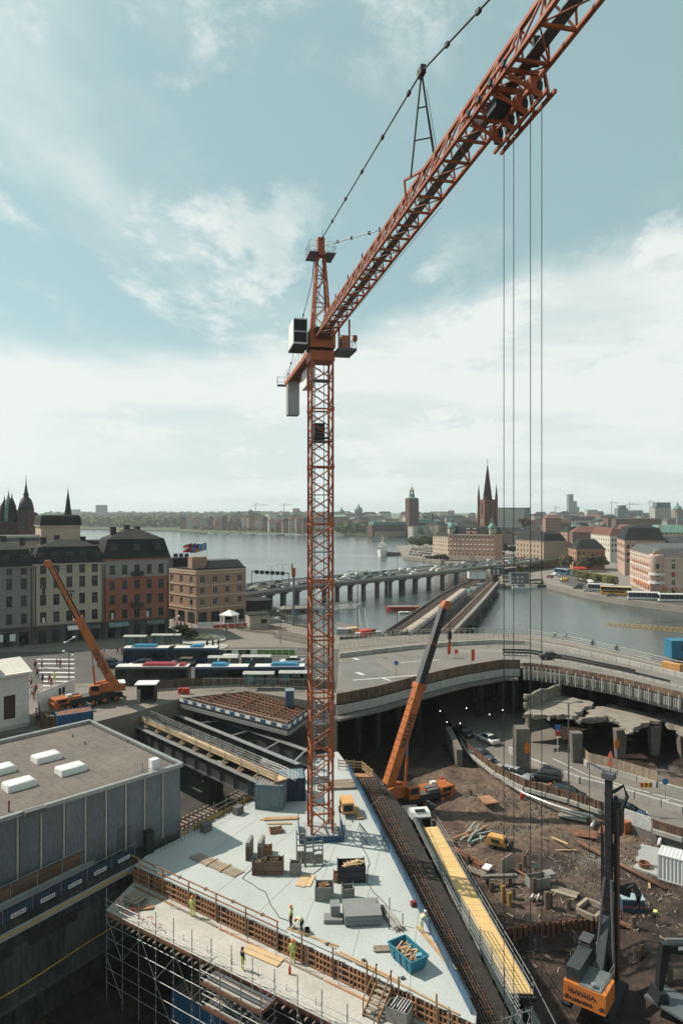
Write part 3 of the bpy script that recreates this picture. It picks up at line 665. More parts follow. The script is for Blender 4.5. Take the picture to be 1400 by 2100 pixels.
def far_house(name,label,c,w_,d_,h,rz,fm,roofm,rh,group,hip=True):
 T=thing(name,label,'building',c,rz,group);MB().prism([(-w_/2,0),(w_/2,0),(w_/2,d_),(-w_/2,d_)],-4,h).build('wall',fm,T)
 e=.4;q=[Vector((-w_/2-e,-e)),Vector((w_/2+e,-e)),Vector((w_/2+e,d_+e)),Vector((-w_/2-e,d_+e))]
 if rh>.8:mansard(MB(),q,h+.02,rh,min(w_,d_)*.33 if hip else.8).build('roof',roofm,T)
 else:MB().prism([tuple(p)for p in q],h+.02,h+.6).build('roof',roofm,T)
 return T
# the brick gables along the far quay
fr=random.Random(5)
ORD='first second third fourth fifth sixth seventh eighth ninth tenth eleventh twelfth thirteenth fourteenth fifteenth sixteenth seventeenth eighteenth nineteenth twentieth'.split()
for i in range(20):
 px=372+i*14.2;D_=1500-i*17;p=A(px,1090,D_);k=['beige','white','pink','pink','brick','ochre','white'][fr.randrange(7)]if not 4<=i<=8 else('pink' if i%2 else 'brick')
 hgt=fr.uniform(17,25)
 if px>622 and px<690:hgt-=4
 T=far_house('quay_house',f'{NAMEC[k]} quayside house, {ORD[i]} on the far shore counting from the wooded point',(p.x,p.y+18,4),fr.uniform(12.5,15),14,hgt,fr.uniform(.1,.3),FM[k],ROOFR if i%3 else ROOFD,5 if i%2 else 7,'quayside houses on the far shore')
 if 3<=i<=9:
  MB().ring([[(x,y,z)for x,z in((-4,hgt),(4,hgt),(0,hgt+8))]for y in(-.5,3)]).build('gable',FM[k],T)
# city on the hill behind and the wide city to the right
_seen={}
def clabel(k,rm,px,D_,what,i):
 ref=[(560,'left of the crane mast'),(640,'beside the crane mast'),(740,'just right of the crane mast'),(830,'left of the brick tower'),(900,'right of the brick tower'),(980,'left of the church spire'),(1060,'right of the church spire'),(1130,'behind the hoist ropes'),(1190,'below the slim stepped tower'),(1250,'right of the slim tower'),(1320,'below the stepped dark office'),(1380,'below the gridded office tower'),(9999,'at the right edge')]
 w_=next(t for x,t in ref if px<x)
 key=(k,rm.name,w_,D_>1900,D_>1250);_seen[key]=_seen.get(key,-1)+1;sz=('','broad ','slim ','low ','squat ','set back ','long ')[min(6,_seen[key])]
 return f'{sz}{NAMEC[k]} city block, {"red" if rm is ROOFR else "green" if rm is COPPER else "grey" if rm is ROOFG else "black"} roof, {"hazy far" if D_ > 1900 else "middle distance" if D_ > 1250 else "nearer"}, {w_}'
def scatter(n,x0,x1,Df,hr,grp,what,seed,dens=None):
 r=random.Random(seed)
 for i in range(n):
  px=r.uniform(x0,x1);D_=Df(px,r.random());p=A(px,1060,D_);k=['beige','white','pink','ochre','brick','grey','brick','beige'][r.randrange(8)]
  base=3+min(16,max(0,(D_-1000)*.011));rm=(ROOFR,ROOFD,ROOFG,ROOFD,COPPER)[r.randrange(5)if r.random()>.3 else 1]
  far_house('city_block',clabel(k,rm,px,D_,what,i),(p.x,p.y,base),r.uniform(16,44),r.uniform(12,24),r.uniform(*hr),r.uniform(-.6,.9),FM[k],rm,r.choice((.5,4,5,6)),grp)
scatter(70,480,900,lambda px,t:1650+t*t*1500-(px-480)*.4,(12,24),'city blocks on the hill beyond the lake','on the hill beyond the lake',3)
scatter(150,850,1460,lambda px,t:1000+t*t*1900,(13,24),'city blocks of the wide city on the right','in the wide city behind the old town',4)
scatter(34,1120,1460,lambda px,t:620+t*330,(12,19),'roofs between old town and city','between the old town and the far city',8)
scatter(14,940,1120,lambda px,t:700+t*250,(10,16),'roofs behind the church','just behind the spired church',9)
def landmark(label,px0,px1,ytop,D_,fm,d_=20,rh=.5,roofm=ROOFG,base=4,rz=0,name='high_rise',ybot=None):
 a,b=A(px0,ytop,D_),A(px1,ytop,D_);c=(a+b)/2
 return far_house(name,label,(c.x,c.y,base),b.x-a.x,d_,a.z-base,rz,fm,roofm,rh,None)
landmark('wide grey hotel slab with rows of dark windows behind the church',1014,1075,1042,900,FM['white'],18);landmark('dark end tower of the wide hotel slab',1075,1086,1042,905,FM['glass'],16)
landmark('tall slim stepped tower on the right skyline',1165,1175,1014,2600,FM['glass'],24);landmark('lower step of the slim skyline tower',1175.3,1182,1028,2600,FM['glass'],24);landmark('lowest step of the slim skyline tower',1182.3,1187,1040,2605,FM['glass'],24)
landmark('white gridded office tower near the right edge',1342,1375,1041,1300,FM['white'],22);landmark('dark glass top of the gridded office tower',1345,1374,1031,1305,FM['glass'],18)
landmark('dark office block with a stepped roof on the skyline',1266,1287,1043,1500,FM['glass'],20);landmark('dark upper box of the stepped office block',1270,1283,1037,1505,FM['glass'],14)
landmark('pale long office slab on the right skyline',1203,1224,1046,1800,FM['white'],20)
landmark('wide pale slab on the left horizon',106,135,1053,3300,FM['grey'],30);landmark('square tower of the left horizon slab',145,161,1045,3250,FM['white'],30);landmark('right wing of the left horizon slab',161.5,183,1052.5,3300,FM['grey'],30)
landmark('tall pale office tower on the left horizon',196.5,214.5,1036,3000,FM['glass'],40);landmark('broad base block under the left horizon tower',192,225,1051,2960,FM['grey'],36);landmark('small block beside the left horizon tower',226,234,1056,3000,FM['white'],30)
landmark('pointed roof house on the hill beyond the lake',508,518,1052,1900,FM['beige'],16,9,ROOFD);landmark('pale block on the crest of the far hill',600,614,1043,2100,FM['beige'],20);landmark('long pale roofs on the crest of the far hill',528,560,1049,2200,FM['white'],20)
landmark('pink long palace block in the middle distance',1118,1148,1063,760,FM['pink'],14,3,ROOFR);landmark('white columned house in the middle distance',1210,1238,1083,700,FM['white'],14,3,ROOFG);landmark('long brick block below the skyline',1262,1350,1064,900,FM['brick'],16,1,ROOFG);landmark('brown office block with many windows',1246,1300,1062,930,FM['brick'],18,1,ROOFD)
landmark('green copper roofed hall near the right edge',1340,1420,1092,560,FM['beige'],22,6,COPPER)
# tiny domes, spires and cranes on the skyline
for px,yt,D_,lb in((735,1036,1700,'green domed church on the hill left of the city hall'),(1388,1033,1400,'green church dome at the right edge of the skyline'),(700,1042,1800,'small dark church dome behind the tower crane')):
 t,b=A(px,yt,D_),A(px,1062,D_);h=t.z-b.z;T=thing('domed_church',lb,'church',(b.x,b.y,b.z-8));s=h*.32
 MB().prism([(-s,-s),(s,-s),(s,s),(-s,s)],0,h*.55+8).build('drum',FM['beige'],T);MB().lathe([(s,h*.55+8),(s*1.02,h*.62+8),(s*.75,h*.8+8),(s*.3,h*.88+8),(s*.25,h*.96+8),(.1,h*1.12+8)],n=10).build('dome',COPPER,T,True)
DISTC=mat('distant_crane',(.30,.28,.25),.7)
for px,yt,D_,w_,lb in((524,1032,2000,24,'left hazy crane on the far hill'),(582,1032,2100,18,'hazy crane above the far hill houses'),(1402-15,1050,900,4,'tiny crane at the right edge'),(1253,1028,2300,14,'hazy crane on the skyline left of the dark office'),(1290,1031,2200,22,'hazy crane above the long brick block'),(1331,1026,2100,10,'hazy crane left of the gridded tower'),(1138,1038,2500,10,'hazy crane left of the slim tower')):
 t,b=A(px,yt,D_),A(px,1062,D_);T=thing('skyline_crane',lb,'tower crane',(b.x,b.y,b.z-10),0,'tiny cranes on the skyline');h=t.z-b.z+10;W=w_*D_/1400
 bar('mast',(0,0,0),(0,0,h),1.6,1.6,DISTC,T);bar('jib',(-W*.4,0,h-6),(W,0,h-5),1.2,1.2,DISTC,T);rod('tie',(0,0,h),(W*.8,0,h-5),.3,DISTC,T)

# --- city hall with its brick tower
def city_hall():
 T=thing('city_hall','dark brick city hall with a square tower and green lantern on the water','city hall',(A(845,1103,1083).x,1090,2));rz=math.radians(18);m=.774
 CB=mat('dark_red_brick',(.09,.042,.037),.9,0,.15,.1,.6);R_=Matrix.Rotation(rz,4,'Z')
 def pr(w0,w1,d0,d1,z0,z1,name,mt,par=T):return MB().prism([(R_@Vector((x,y,0)))[:2]for x,y in((w0,d0),(w1,d0),(w1,d1),(w0,d1))],z0,z1).build(name,mt,par)
 sh=pr(-8,8,-8,8,0,61,'tower',CB)
 for i in range(9):bar('pilaster',R_@Vector((-8+16*i/8,-8.1,4)),R_@Vector((-8+16*i/8,-8.1,56)),.5,.4,CB,sh)
 MB().lathe([(8.5,61),(6,62),(4.6,63),(4.4,66.5),(4.9,67),(2.6,67.4)],n=8).build('lantern_base',COPPER,T)
 for i in range(8):a=i*TAU/8;rod('lantern_column',(3.4*math.cos(a),3.4*math.sin(a),67.2),(3.0*math.cos(a),3.0*math.sin(a),73),.55,COPPER,T)
 MB().lathe([(4.4,73),(4.5,73.8),(2.2,75),(1.6,76),(2.0,77.5),(.8,79)],n=8).build('lantern_roof',mat('gilt',(.55,.38,.14),.4,.6),T);rod('finial',(0,0,79),(0,0,87),.22,ROOFD,T)
 pr(-64,-8.2,8,30,0,19,'west_wing',CB);pr(-63,-8.2,7.0,29,19.02,23.5,'west_roof',COPPER);pr(-60,-9,4.0,8,0,8,'arcade',FM['beige']);pr(8.2,40,2,40,0,21,'east_wing',CB);pr(8.2,41,1,41,21.02,27,'east_roof',COPPER)
 for i in range(16):o=bar('wall_pier',R_@Vector((-62+i*3.4,7.8,2)),R_@Vector((-62+i*3.4,7.8,18)),.9,.5,CB,T)
 for i in range(7):bar('wall_pier',R_@Vector((11+i*4.2,1.8,2)),R_@Vector((11+i*4.2,1.8,20)),.9,.5,CB,T)
 rod('tower_stub',R_@Vector((38,4,21)),R_@Vector((38,4,36)),2.2,CB,T)
city_hall()
# --- palace island and the spired church
def palace():
 PK=plaster('salmon',(.47,.27,.185));P,Q=A(919,1147,536),A(1014,1147,520);rows=[(4.2,1.5),(7.6,1.9),(11.2,1.9),(14.8,1.9),(17.9,1.3)]
 T,P,ux,inn,W,rf=block('palace','long salmon pink palace with corner turrets on the island',(P.x,P.y),(Q.x,Q.y),26,3.2,20.4,PK,ROOFD,rows,11,7,1.25,4.6,2.2,1.2,3,PFRAME,.2,0,True,'palace')
 bar('plinth',P-inn*.1+Vector((0,0,2)),P-inn*.1+ux*W+Vector((0,0,2)),.3,3.6,plaster('pale_plinth',(.42,.34,.27)),T)
 for z in(20.1,):bar('cornice_band',P-inn*.3+Vector((0,0,z)),P-inn*.3+ux*W+Vector((0,0,z)),.5,.5,PFRAME,T)
 for t in(.055,.93):
  c=P+ux*(W*t)+inn*2.0;o=MB();o.box((c.x,c.y,3.2+22.6),(5,5,4.6),.1);o=o.build('turret',plaster('turret',(.40,.36,.28)),T);MB().lathe([(3.3,28.1),(3.4,28.6),(2.9,30.5),(1.5,32),(.9,32.4),(.9,34),(1.2,34.2),(.4,35.4),(.06,37.5)],(c.x,c.y,0),10).build('turret_dome',COPPER,o,True)
 c=P+ux*(W*.5)-inn*.15;MB().prism([(c+ux*x)[:2]for x in(-4.2,4.2)]+[(c+ux*4.2+inn*1.5)[:2],(c-ux*4.2+inn*1.5)[:2]],23.6,26.2).build('pediment',PK,T)
 rod('pediment_clock',c+Vector((0,0,21.8)),c-inn*.2+Vector((0,0,21.8)),.8,GLASS,T)
 for i in range(10):
  a=P+ux*(W*(i+.7)/10.5)+inn*1.35+Vector((0,0,22.4));box('dormer',a,(1.1,.8,1.1),PFRAME,T,math.atan2(ux.y,ux.x))
 for t in(.42,.56):box('skylight',P+ux*(W*t)+inn*2.0+Vector((0,0,24.4)),(2.6,.3,1.6),WHITE,rf,math.atan2(ux.y,ux.x),rx=.9)
 # white fold-out blinds on the windows
 for r,z in enumerate((7.6,11.2,14.8)):
  for i in range(11):c=P+ux*(.5+(W-1)/11*(i+.5))-inn*.25+Vector((0,0,z+1.35));box('sun_blind',c,(1.25,.5,.35),WHITE,T,math.atan2(ux.y,ux.x),rx=.6)
 door=P+ux*(W*.5)-inn*.3;box('portal',door+Vector((0,0,2.4)),(2.6,.5,4.8),plaster('portal',(.33,.24,.17)),T,math.atan2(ux.y,ux.x))
palace()
p,q=A(887,1137,585),A(921,1143,560);block('town_house','cream house left of the salmon palace',(p.x,p.y),(q.x,q.y),16,3.2,17.2,plaster('cream2',(.46,.37,.27)),ROOFD,[(2,1.8),(5.4,1.9),(8.8,1.9),(12,1.7),(14.8,1.2)],7,0,1.1,3,3,1,2,PFRAME,.2,0,False)
p,q=A(1057,1133,500),A(1114,1140,470);block('town_house','beige palace wing right of the salmon palace, front in shade',(p.x,p.y),(q.x,q.y),18,3.2,17.5,plaster('wing',(.36,.27,.20)),ROOFD,[(2.2,1.8),(5.8,1.9),(9.4,1.9),(13,1.9)],8,0,1.15,4.5,2.4,1.5,3,PFRAME,.2,0,False,sides=(-1,))
p,q=A(1122,1128,520),A(1177,1125,530);block('town_house','ochre house with a red roof beyond the coaches road',(p.x,p.y),(q.x,q.y),14,3.2,10.2,plaster('ochre',(.44,.31,.18)),ROOFR,[(1.8,1.8),(5.0,1.8),(7.8,1.4)],9,0,1.1,3.6,2.8,.8,1,PFRAME,.2,0,False)
p,q=A(1090,1110,580),A(1160,1106,600);block('town_house','dark red house with many gables behind the ochre house',(p.x,p.y),(q.x,q.y),16,3.2,12.5,plaster('darkred',(.16,.06,.05)),ROOFR,[(7,1.8),(10,1.5)],9,0,1.1,5,3,1,2,PFRAME,.2,0,False)
def church():
 D_=600;m=D_/1400;c=A(999,1090,D_);T=thing('church','red brick church with a tall openwork black iron spire','church',(c.x,c.y,3));RBk=mat('church_brick',(.145,.07,.052),.9,0,.18,.15,1.5);w_=11.0;rz=.35;R_=Matrix.Rotation(rz,4,'Z')
 zt=49
 MB().prism([(R_@Vector((x*w_/2,y*w_/2,0)))[:2]for x,y in((-1,-1),(1,-1),(1,1),(-1,1))],0,zt).build('tower',RBk,T)
 for x,y in((-1,-1),(1,-1),(1,1),(-1,1)):
  p=R_@Vector((x*w_/2,y*w_/2,0));MB().prism([(p.x-1,p.y-1),(p.x+1,p.y-1),(p.x+1,p.y+1),(p.x-1,p.y+1)],0,zt+3).build('buttress',RBk,T);MB().lathe([(1.0,zt+3),(.8,zt+6),(.05,zt+14)],(p.x,p.y,0),6).build('pinnacle',ROOFD,T)
 for nx,ny in((0,-1),(-1,0),(1,0)):
  p=R_@Vector((nx*(w_/2+.02),ny*(w_/2+.02),41));box('bell_window',p,(2.6 if ny else.2,.2 if ny else 2.6,9),GLASS,T,rz);p2=R_@Vector((nx*(w_/2+.05),ny*(w_/2+.05),30));rod('clock',p2-R_@Vector((nx,ny,0))*.1,p2+R_@Vector((nx,ny,0))*.1,1.9,COPPER,T)
  for s in(-1,1):box('blind_arch',R_@Vector((nx*(w_/2+.03)+(s*2.6 if ny else 0),ny*(w_/2+.03)+(0 if ny else s*2.6),22)),(1.2 if ny else.15,.15 if ny else 1.2,7),GLASS,T,rz)
 H=32.5
 for i in range(8):
  a=i*TAU/8;r0,r1=3.9,.2
  rod('spire_rib',(r0*math.cos(a),r0*math.sin(a),zt),(r1*math.cos(a),r1*math.sin(a),zt+H-4),.32,ROOFD,T)
 for k in range(13):
  t=k/13;r=lerp(3.9,.2,t)
  MB().ring([[((r+.1)*math.cos(a)*f,(r+.1)*math.sin(a)*f,zt+t*(H-4)+z)for f,z in((1,0),(1,.9),(.8,.9),(.8,0))]for a in[i*TAU/8 for i in range(9)]],cap=False).build('spire_ring',ROOFD,T)
 MB().lathe([(2.6,zt),(1.9,zt+10),(.4,zt+30),(.1,zt+H-3)],n=6).build('spire_core',ROOFD,T);rod('spire_finial',(0,0,zt+H-4),(0,0,zt+H+3),.2,ROOFD,T)
 MB().ring([[(R_@Vector((x,y,z)))for x,z in((-6,0),(6,0),(6,14),(0,22),(-6,14))]for y in(5.5,40)]).build('nave',RBk,T)
church()
# --- old town on the right
PINK=plaster('pink',(.53,.39,.31));PINK2=plaster('deep_pink',(.44,.30,.235))
C_=A(1342,1222,313);Rt=C_+Vector((44,-9,0))
rowsR=[(1.2,2.3),(5.0,2.2),(8.6,2.4),(12.4,2.3),(15.6,1.1)]
bR=block('corner_house','large pink corner house facing the parked coaches on the quay',(C_.x,C_.y),(Rt.x,Rt.y),54,2.6,18.0,PINK,ROOFG,rowsR,9,12,1.5,3.2,3.2,.6,4,PFRAME,.22,2,True,sides=(-1,),sill=PFRAME)
for z in(4.3,11.7,17.2):
 bar('string_course',bR[1]-bR[3]*.1+Vector((0,0,z)),bR[1]-bR[3]*.1+bR[2]*bR[4]+Vector((0,0,z)),.3,.35,PFRAME,bR[0]);bar('string_course',bR[1]-bR[2]*.1+Vector((0,0,z)),bR[1]-bR[2]*.1+bR[3]*54+Vector((0,0,z)),.3,.35,PFRAME,bR[0])
c=bR[1]+bR[2]*1.0+bR[3]*1.0;MB().lathe([(2.9,0),(2.9,17.5),(3.2,18.2),(2.9,19.0)],(c.x,c.y,2.6),14).build('corner_bay',PINK,bR[0],True);rod('corner_roundel',c-Vector((.9,2.4,0))+Vector((0,0,19.2)),c-Vector((.6,1.2,0))+Vector((0,0,19.2)),1.8,plaster('roundel',(.45,.31,.2)),bR[0])
for z in(6.0,9.8):MB().lathe([(3.6,0),(3.6,1.0),(3.4,1.05)],(c.x,c.y,z+2.2),14).build('corner_balcony',PFRAME,bR[0])
for i in range(3):box('corner_window',c+Vector((-.9+i*.0,-2.95,4.2+3.7*i+2)),(1.2,.2,2.1),GLASS,bR[0])
AWN=mat('orange_awning',(.42,.17,.08),.8)
for i in range(8):
 cc=bR[1]+bR[3]*(3.5+i*5.0)-bR[2]*.6+Vector((0,0,3.2));MB().lathe([(1.3,-.5),(1.3,0),(1.0,.8),(.1,1.2)],cc,8).build('awning',AWN,bR[0])
for i in range(8):
 cc=bR[1]+bR[2]*(4+i*4.4)-bR[3]*.6+Vector((0,0,3.2));MB().lathe([(1.2,-.5),(1.2,0),(.9,.8),(.1,1.2)],cc,8).build('awning',AWN,bR[0])
for r_,z in((0,13.2),(1,9.3)):
 for i in range(10):
  cc=bR[1]+bR[3]*(5+i*4.6)-bR[2]*.3+Vector((0,0,z));box('sun_blind',cc,(.3,1.5,1.1),AWN,bR[0],math.atan2(bR[2].y,bR[2].x))
for i in(2,3):box('sun_blind',bR[1]+bR[2]*(.5+(bR[4]-1)/9*(i-1.5))-bR[3]*.15+Vector((0,0,10.3)),(1.5,.3,1.3),RED,bR[0])
p,q=A(1280,1172,412),A(1362,1172,406);block('corner_house','tall pink house with a huge black mansard roof behind the corner house',(p.x,p.y),(q.x,q.y),40,2.6,21,PINK2,ROOFD,[(8,2),(12,2),(16.5,2.2)],7,12,1.6,7.5,3,1.5,5,PFRAME,.2,0,False,sides=(-1,))
p,q=A(1181,1170,452),A(1240,1170,452);bO=block('corner_house','orange pink house with black hipped roof at the street mouth',(p.x,p.y),(q.x,q.y),16,2.6,13.6,plaster('orangepink',(.38,.22,.15)),ROOFD,[(2,2),(6.2,2),(10,2)],6,4,1.2,5.6,4.5,.8,1,PFRAME,.2,1,False,sides=(-1,))
for i in range(4):box('sun_blind',bO[1]+bO[2]*(9+i*2.7)-bO[3]*.2+Vector((0,0,11.6)),(1.2,.3,.7),RED,bO[0])
tag(MB().ring([[Vector((A(1175,1170,445).x+x,A(1175,1170,445).y+y,z))for y,z in((0,5.4),(-3,4.2),(-3,3.8),(0,4.6))]for x in(0,13)]).build('awning',RED),'wide red cafe awning in front of the orange pink house','awning')
p,q=A(1250,1140,520),A(1280,1140,520);block('town_house','white house with red roof behind the street mouth',(p.x,p.y),(q.x,q.y),40,2.6,20,plaster('white',(.56,.52,.44)),ROOFR,[(8,2),(12,2),(16,2)],4,8,1.3,5,2.8,1,1,FRAME,.2,0,False,sides=(-1,))
p,q=A(1285,1120,530),A(1335,1120,530);block('town_house','pale house with a long red roof behind the black mansard',(p.x,p.y),(q.x,q.y),26,2.6,22,plaster('pale',(.47,.42,.33)),ROOFR,[(14,2),(18,2)],7,0,1.3,5,3,1,1,FRAME,.2,0,False)
p,q=A(1355,1105,420),A(1420,1105,420);block('town_house','grey roofed house at the right edge behind the corner house',(p.x,p.y),(q.x,q.y),20,2.6,19,plaster('sand',(.44,.36,.27)),ROOFG,[(14,2)],6,0,1.3,3,3,1,1,FRAME,.2,0,False)
for k,(px,yt,D_,w_)in enumerate(((1352,1078,470,3.0),)):
 t=A(px,yt,D_);tag(MB().prism([(t.x-1.5,t.y),(t.x+1.5,t.y),(t.x+1.5,t.y+3),(t.x-1.5,t.y+3)],2,t.z,[(t.x-.6,t.y+.9),(t.x+.6,t.y+.9),(t.x+.6,t.y+2),(t.x-.6,t.y+2)]).build('stone_turret',plaster('turretstone',(.42,.38,.32))),'slim pale stone turret standing above the old town roofs','turret')

# ------------------------------------------------------------------ trees
LEAF=mat('leaves',(.075,.085,.028),.8,0,.5,.5,2.5,rand=.5,spec=.2);LEAFY=mat('leaves_fresh',(.12,.115,.03),.8,0,.4,.5,2.5,rand=.4,spec=.2);LEAFB=mat('leaves_brown',(.11,.085,.038),.85,0,.4,.5,2.5,rand=.4,spec=.2)
BARK=mat('bark',(.05,.04,.03),.95,0,.3,2,9)
def crown_mesh(seed,n,rx,rz_,lf,m,boxy=False):
 r=random.Random(seed);mb=MB();cl=[]
 for i in range(16):
  while True:
   p=Vector((r.uniform(-1,1),r.uniform(-1,1),r.uniform(-1,1)))
   if p.length<1 or boxy:break
  cl.append((Vector((p.x*rx*.8,p.y*rx*.8,p.z*rz_*.8)),r.uniform(.28,.55)*rx))
 for i in range(n):
  if boxy:c=Vector((r.uniform(-1,1)*rx,r.uniform(-1,1)*rx,r.uniform(-1,1)*rz_));k=r.randrange(3);c[k]=math.copysign((rx,rx,rz_)[k],c[k])*r.uniform(.86,1.03)
  else:
   q,s=cl[r.randrange(16)];d=Vector((r.gauss(0,1),r.gauss(0,1),r.gauss(0,1))).normalized();c=q+d*s*r.uniform(.55,1.05)
  a=Vector((r.gauss(0,1),r.gauss(0,1),r.gauss(0,.6))).normalized();b=a.orthogonal().normalized();s=lf*r.uniform(.6,1.3);mb.poly([c-a*s,c+b*s*.7,c+a*s,c-b*s*.7])
 me=bpy.data.meshes.new('crown');me.from_pydata(mb.v,[],mb.f);me.materials.append(m);return me
CROWN={k:[crown_mesh(s+10*j,900,1,.95,.16,m)for j in range(3)]for s,(k,m)in enumerate((('g',LEAF),('y',LEAFY),('b',LEAFB)))}
def tree(loc,h,r,label,kind='g',group=None,name='tree',seed=0,sparse=1.0):
 T=thing(name,label,'tree',loc,seed*1.3,group);tb_=MB();tb_.tube((0,0,-.3),(0,0,h*.55),h*.028,h*.014,6)
 for k in range(4):a=k*1.6+seed;tb_.tube((0,0,h*(.3+.06*k)),(r*.55*math.cos(a),r*.55*math.sin(a),h*(.55+.07*k)),h*.012,h*.005,5)
 tb_.build('trunk',BARK,T);put('crown',CROWN[kind][seed%3],Matrix.Translation((0,0,h*.62))@Matrix.Diagonal((r,r,h*.38,1)),T)
ti=0
for px,py,h,r,k,lb in((846,1120,12,6.5,'g','leftmost round tree on the island quay'),(860,1122,13,7,'g','second round tree on the island quay'),(874,1121,14,8,'g','third and highest tree on the island quay'),(888,1124,12,6.5,'g','fourth round tree on the island quay, by the cream house'),(868,1118,12,6,'y','paler tree behind the island quay trees'),(800,0,0,0,'','')):
 if not lb:continue
 p=G(px,py+4,2.6);tree(p,h,r,lb,k,'trees on the island quay',seed=ti);ti+=1
for px,py,h,r,k,lb in((1203,1172,12.5,6.2,'b','bare budding tree in front of the orange pink house'),(1160,1168,11,5,'b','brownish tree beside the quay road bend'),(1232,1170,10,4.6,'b','brownish tree at the street mouth'),(1066,1180,6.5,3.4,'y','small yellow green tree by the harbour cabins'),(1032,1137,10,6,'g','dark tree at the corner of the salmon palace'),(1052,1137,9,4.5,'g','dark tree right of the salmon palace'),(1075,1086,12,5.5,'b','brown tree behind the palace roofs')):
 p=G(px,py,2.6)if py>1100 else A(px,py,640);tree(p,h,r,lb,k,None,seed=ti);ti+=1
for i in range(12):
 p=G(893+i*12,1149-i*.8,3);tree(p,4.2+1.3*math.sin(i*2),4.2,f'shrubby green tree below the palace, {ORD[i]} from the quay','g','shrubby trees on the bank below the palace','bank_tree',ti);ti+=1
# box-trimmed lime rows at the old town square
BOXY=crown_mesh(77,1500,1,1,.13,LEAFY,True)
for i,(px,py,l_)in enumerate(((1205,1196,'trimmed box tree row, the left one of the square'),(1223,1200,'trimmed box tree row, second of the square'),(1249,1204,'short trimmed box trees beside the white coach'),(1259,1206,'trimmed box trees next to the yellow coach'),(1384,1219,'trimmed box tree in front of the pink corner house'))):
 p=G(px,py,2.6);T=thing('trimmed_tree',l_,'tree',p,.02,'box-trimmed trees on the old town square');long_=(19,22,7,4,4)[i]
 for k in range(3):rod('trunk',(0,k*long_*.4,0),(0,k*long_*.4,3),.15,BARK,T)
 put('crown',BOXY,Matrix.Translation((0,long_*.45,3.9))@Matrix.Diagonal((1.9,long_*.55,1.9,1)),T)
# the wooded far shores read as one mass
def wood(name,label,pts,m,seed,h=(7,13),n=3,sc_=6.5):
 r=random.Random(seed);mb=MB()
 for(px,D_,wd)in pts:
  for k in range(n):
   c=A(px+r.uniform(-wd,wd),1060,D_+r.uniform(0,220));hh=r.uniform(*h);base=3+max(0,(c.y-1700)*.012)
   for q in range(16):
    d=Vector((r.gauss(0,1),r.gauss(0,1),abs(r.gauss(0,.8))));d=d.normalized()*r.uniform(.4,1);s=sc_*r.uniform(.35,.7);p=Vector((c.x+d.x*sc_,c.y+d.y*sc_,base+hh*.35+d.z*hh*.65));a=Vector((r.gauss(0,1),r.gauss(0,.5),r.gauss(0,1))).normalized();b=a.orthogonal().normalized()
    mb.poly([p-a*s,p+b*s,p+a*s,p-b*s])
 o=mb.build(name,m);tag(o,label,'trees');o['kind']='stuff'
wood('forest_far_shore','hazy wooded shore across the lake on the left',[(165+i*2.6,1680-i*1.2+(i%5)*90,4)for i in range(88)],LEAF,1,(10,22),5,9)
wood('forest_ridge','hazy wooded ridge along the far horizon',[(90+i*4.2,2500+(i%4)*350,6)for i in range(150)],LEAF,2,(9,17),4,14)
wood('quay_treeline','row of small quay trees before the far shore houses',[(395+i*3.9,1400-i*3.2,2)for i in range(72)],LEAFB,3,(7,11),2,4.2)
wood('hall_park','trees of the park left of the city hall',[(693+i*1.5,1170,2)for i in range(54)],LEAF,4,(9,20),3,6)
wood('city_greenery','scattered treetops among the far city roofs',[(860+i*9,900+(i*137)%900,3)for i in range(60)],LEAF,6,(12,18),2,6)
# ------------------------------------------------------------------ the building site: slab, lower deck, pit wall, clad hall
ZK,ZD=8.0,6.65  # new slab, lower deck
SA,SB=Vector((-19.3,63.7,0)),Vector((8.6,44.0,0))  # front edge of the slab
se=(SB-SA).normalized();sn=Vector((se.y,-se.x,0))  # outward normal (towards the camera)
slab_poly=[(SA.x,SA.y),(SB.x,SB.y),(8.9,45),(.95,88.5),(-.5,94),(-3.5,93),(-4.9,86),(-10,78.6),(-15.2,70.6),(-18.6,66)]
slab=tag(MB().prism(slab_poly,ZK-.9,ZK).build('concrete_slab',SLABC),'large pale new concrete slab with a sharp corner, crane base on it','slab')
for i in range(1,7):
 a_=SA.lerp(SB,i/7);d_=Vector((.18,.983,0))if i>3 else Vector((.45,.9,0));L_=(0,14,22,27,30,21,11)[i];bar('pour_joint',Vector((a_.x,a_.y,ZK+.003))+d_*.6,Vector((a_.x,a_.y,ZK+.003))+d_*L_,.035,.008,mat('joint_dark',(.2,.21,.205),.9),slab)
for i,(pts,l_)in enumerate((([(655,1735),(640,1752),(668,1768),(640,1800),(600,1810)],'black cable snaking from the mast across the slab'),([(735,1730),(760,1770),(748,1810),(790,1850),(812,1905)],'black cable running along the right side of the slab'),([(520,1770),(500,1800),(540,1830),(575,1880),(612,1905)],'thin dark hose between the crates and the workers'))):
 Q=[G(*q,ZK+.03)for q in pts];tag(MB().path([Q[k].lerp(Q[k+1],t_/4)+Vector((.15*math.sin(k*4+t_),.12*math.cos(k*3+t_*2),0))for k in range(len(Q)-1)for t_ in range(4)],.03,4).build('cable',BLACK),l_,'cable')
found=st(MB().prism([(-18.6,64.4),(7.6,46),(7.2,50),(.4,87),(-3.5,92),(-9.5,77.5),(-14.6,69.5)],-1.5,ZK-.92).build('wall_foundation',DCONC))
D0,D1=Vector((-20.3,58.9,0)),Vector((6.5,41.2,0))
deck_poly=[(D0.x,D0.y),(D1.x,D1.y),(SB.x+.6,SB.y-.6),(SA.x+.1,SA.y-.02)]
DECKC=mat('deck_concrete',(.43,.405,.365),.85,0,.14,.3,4,bump=.12,bscale=6,rand=0)
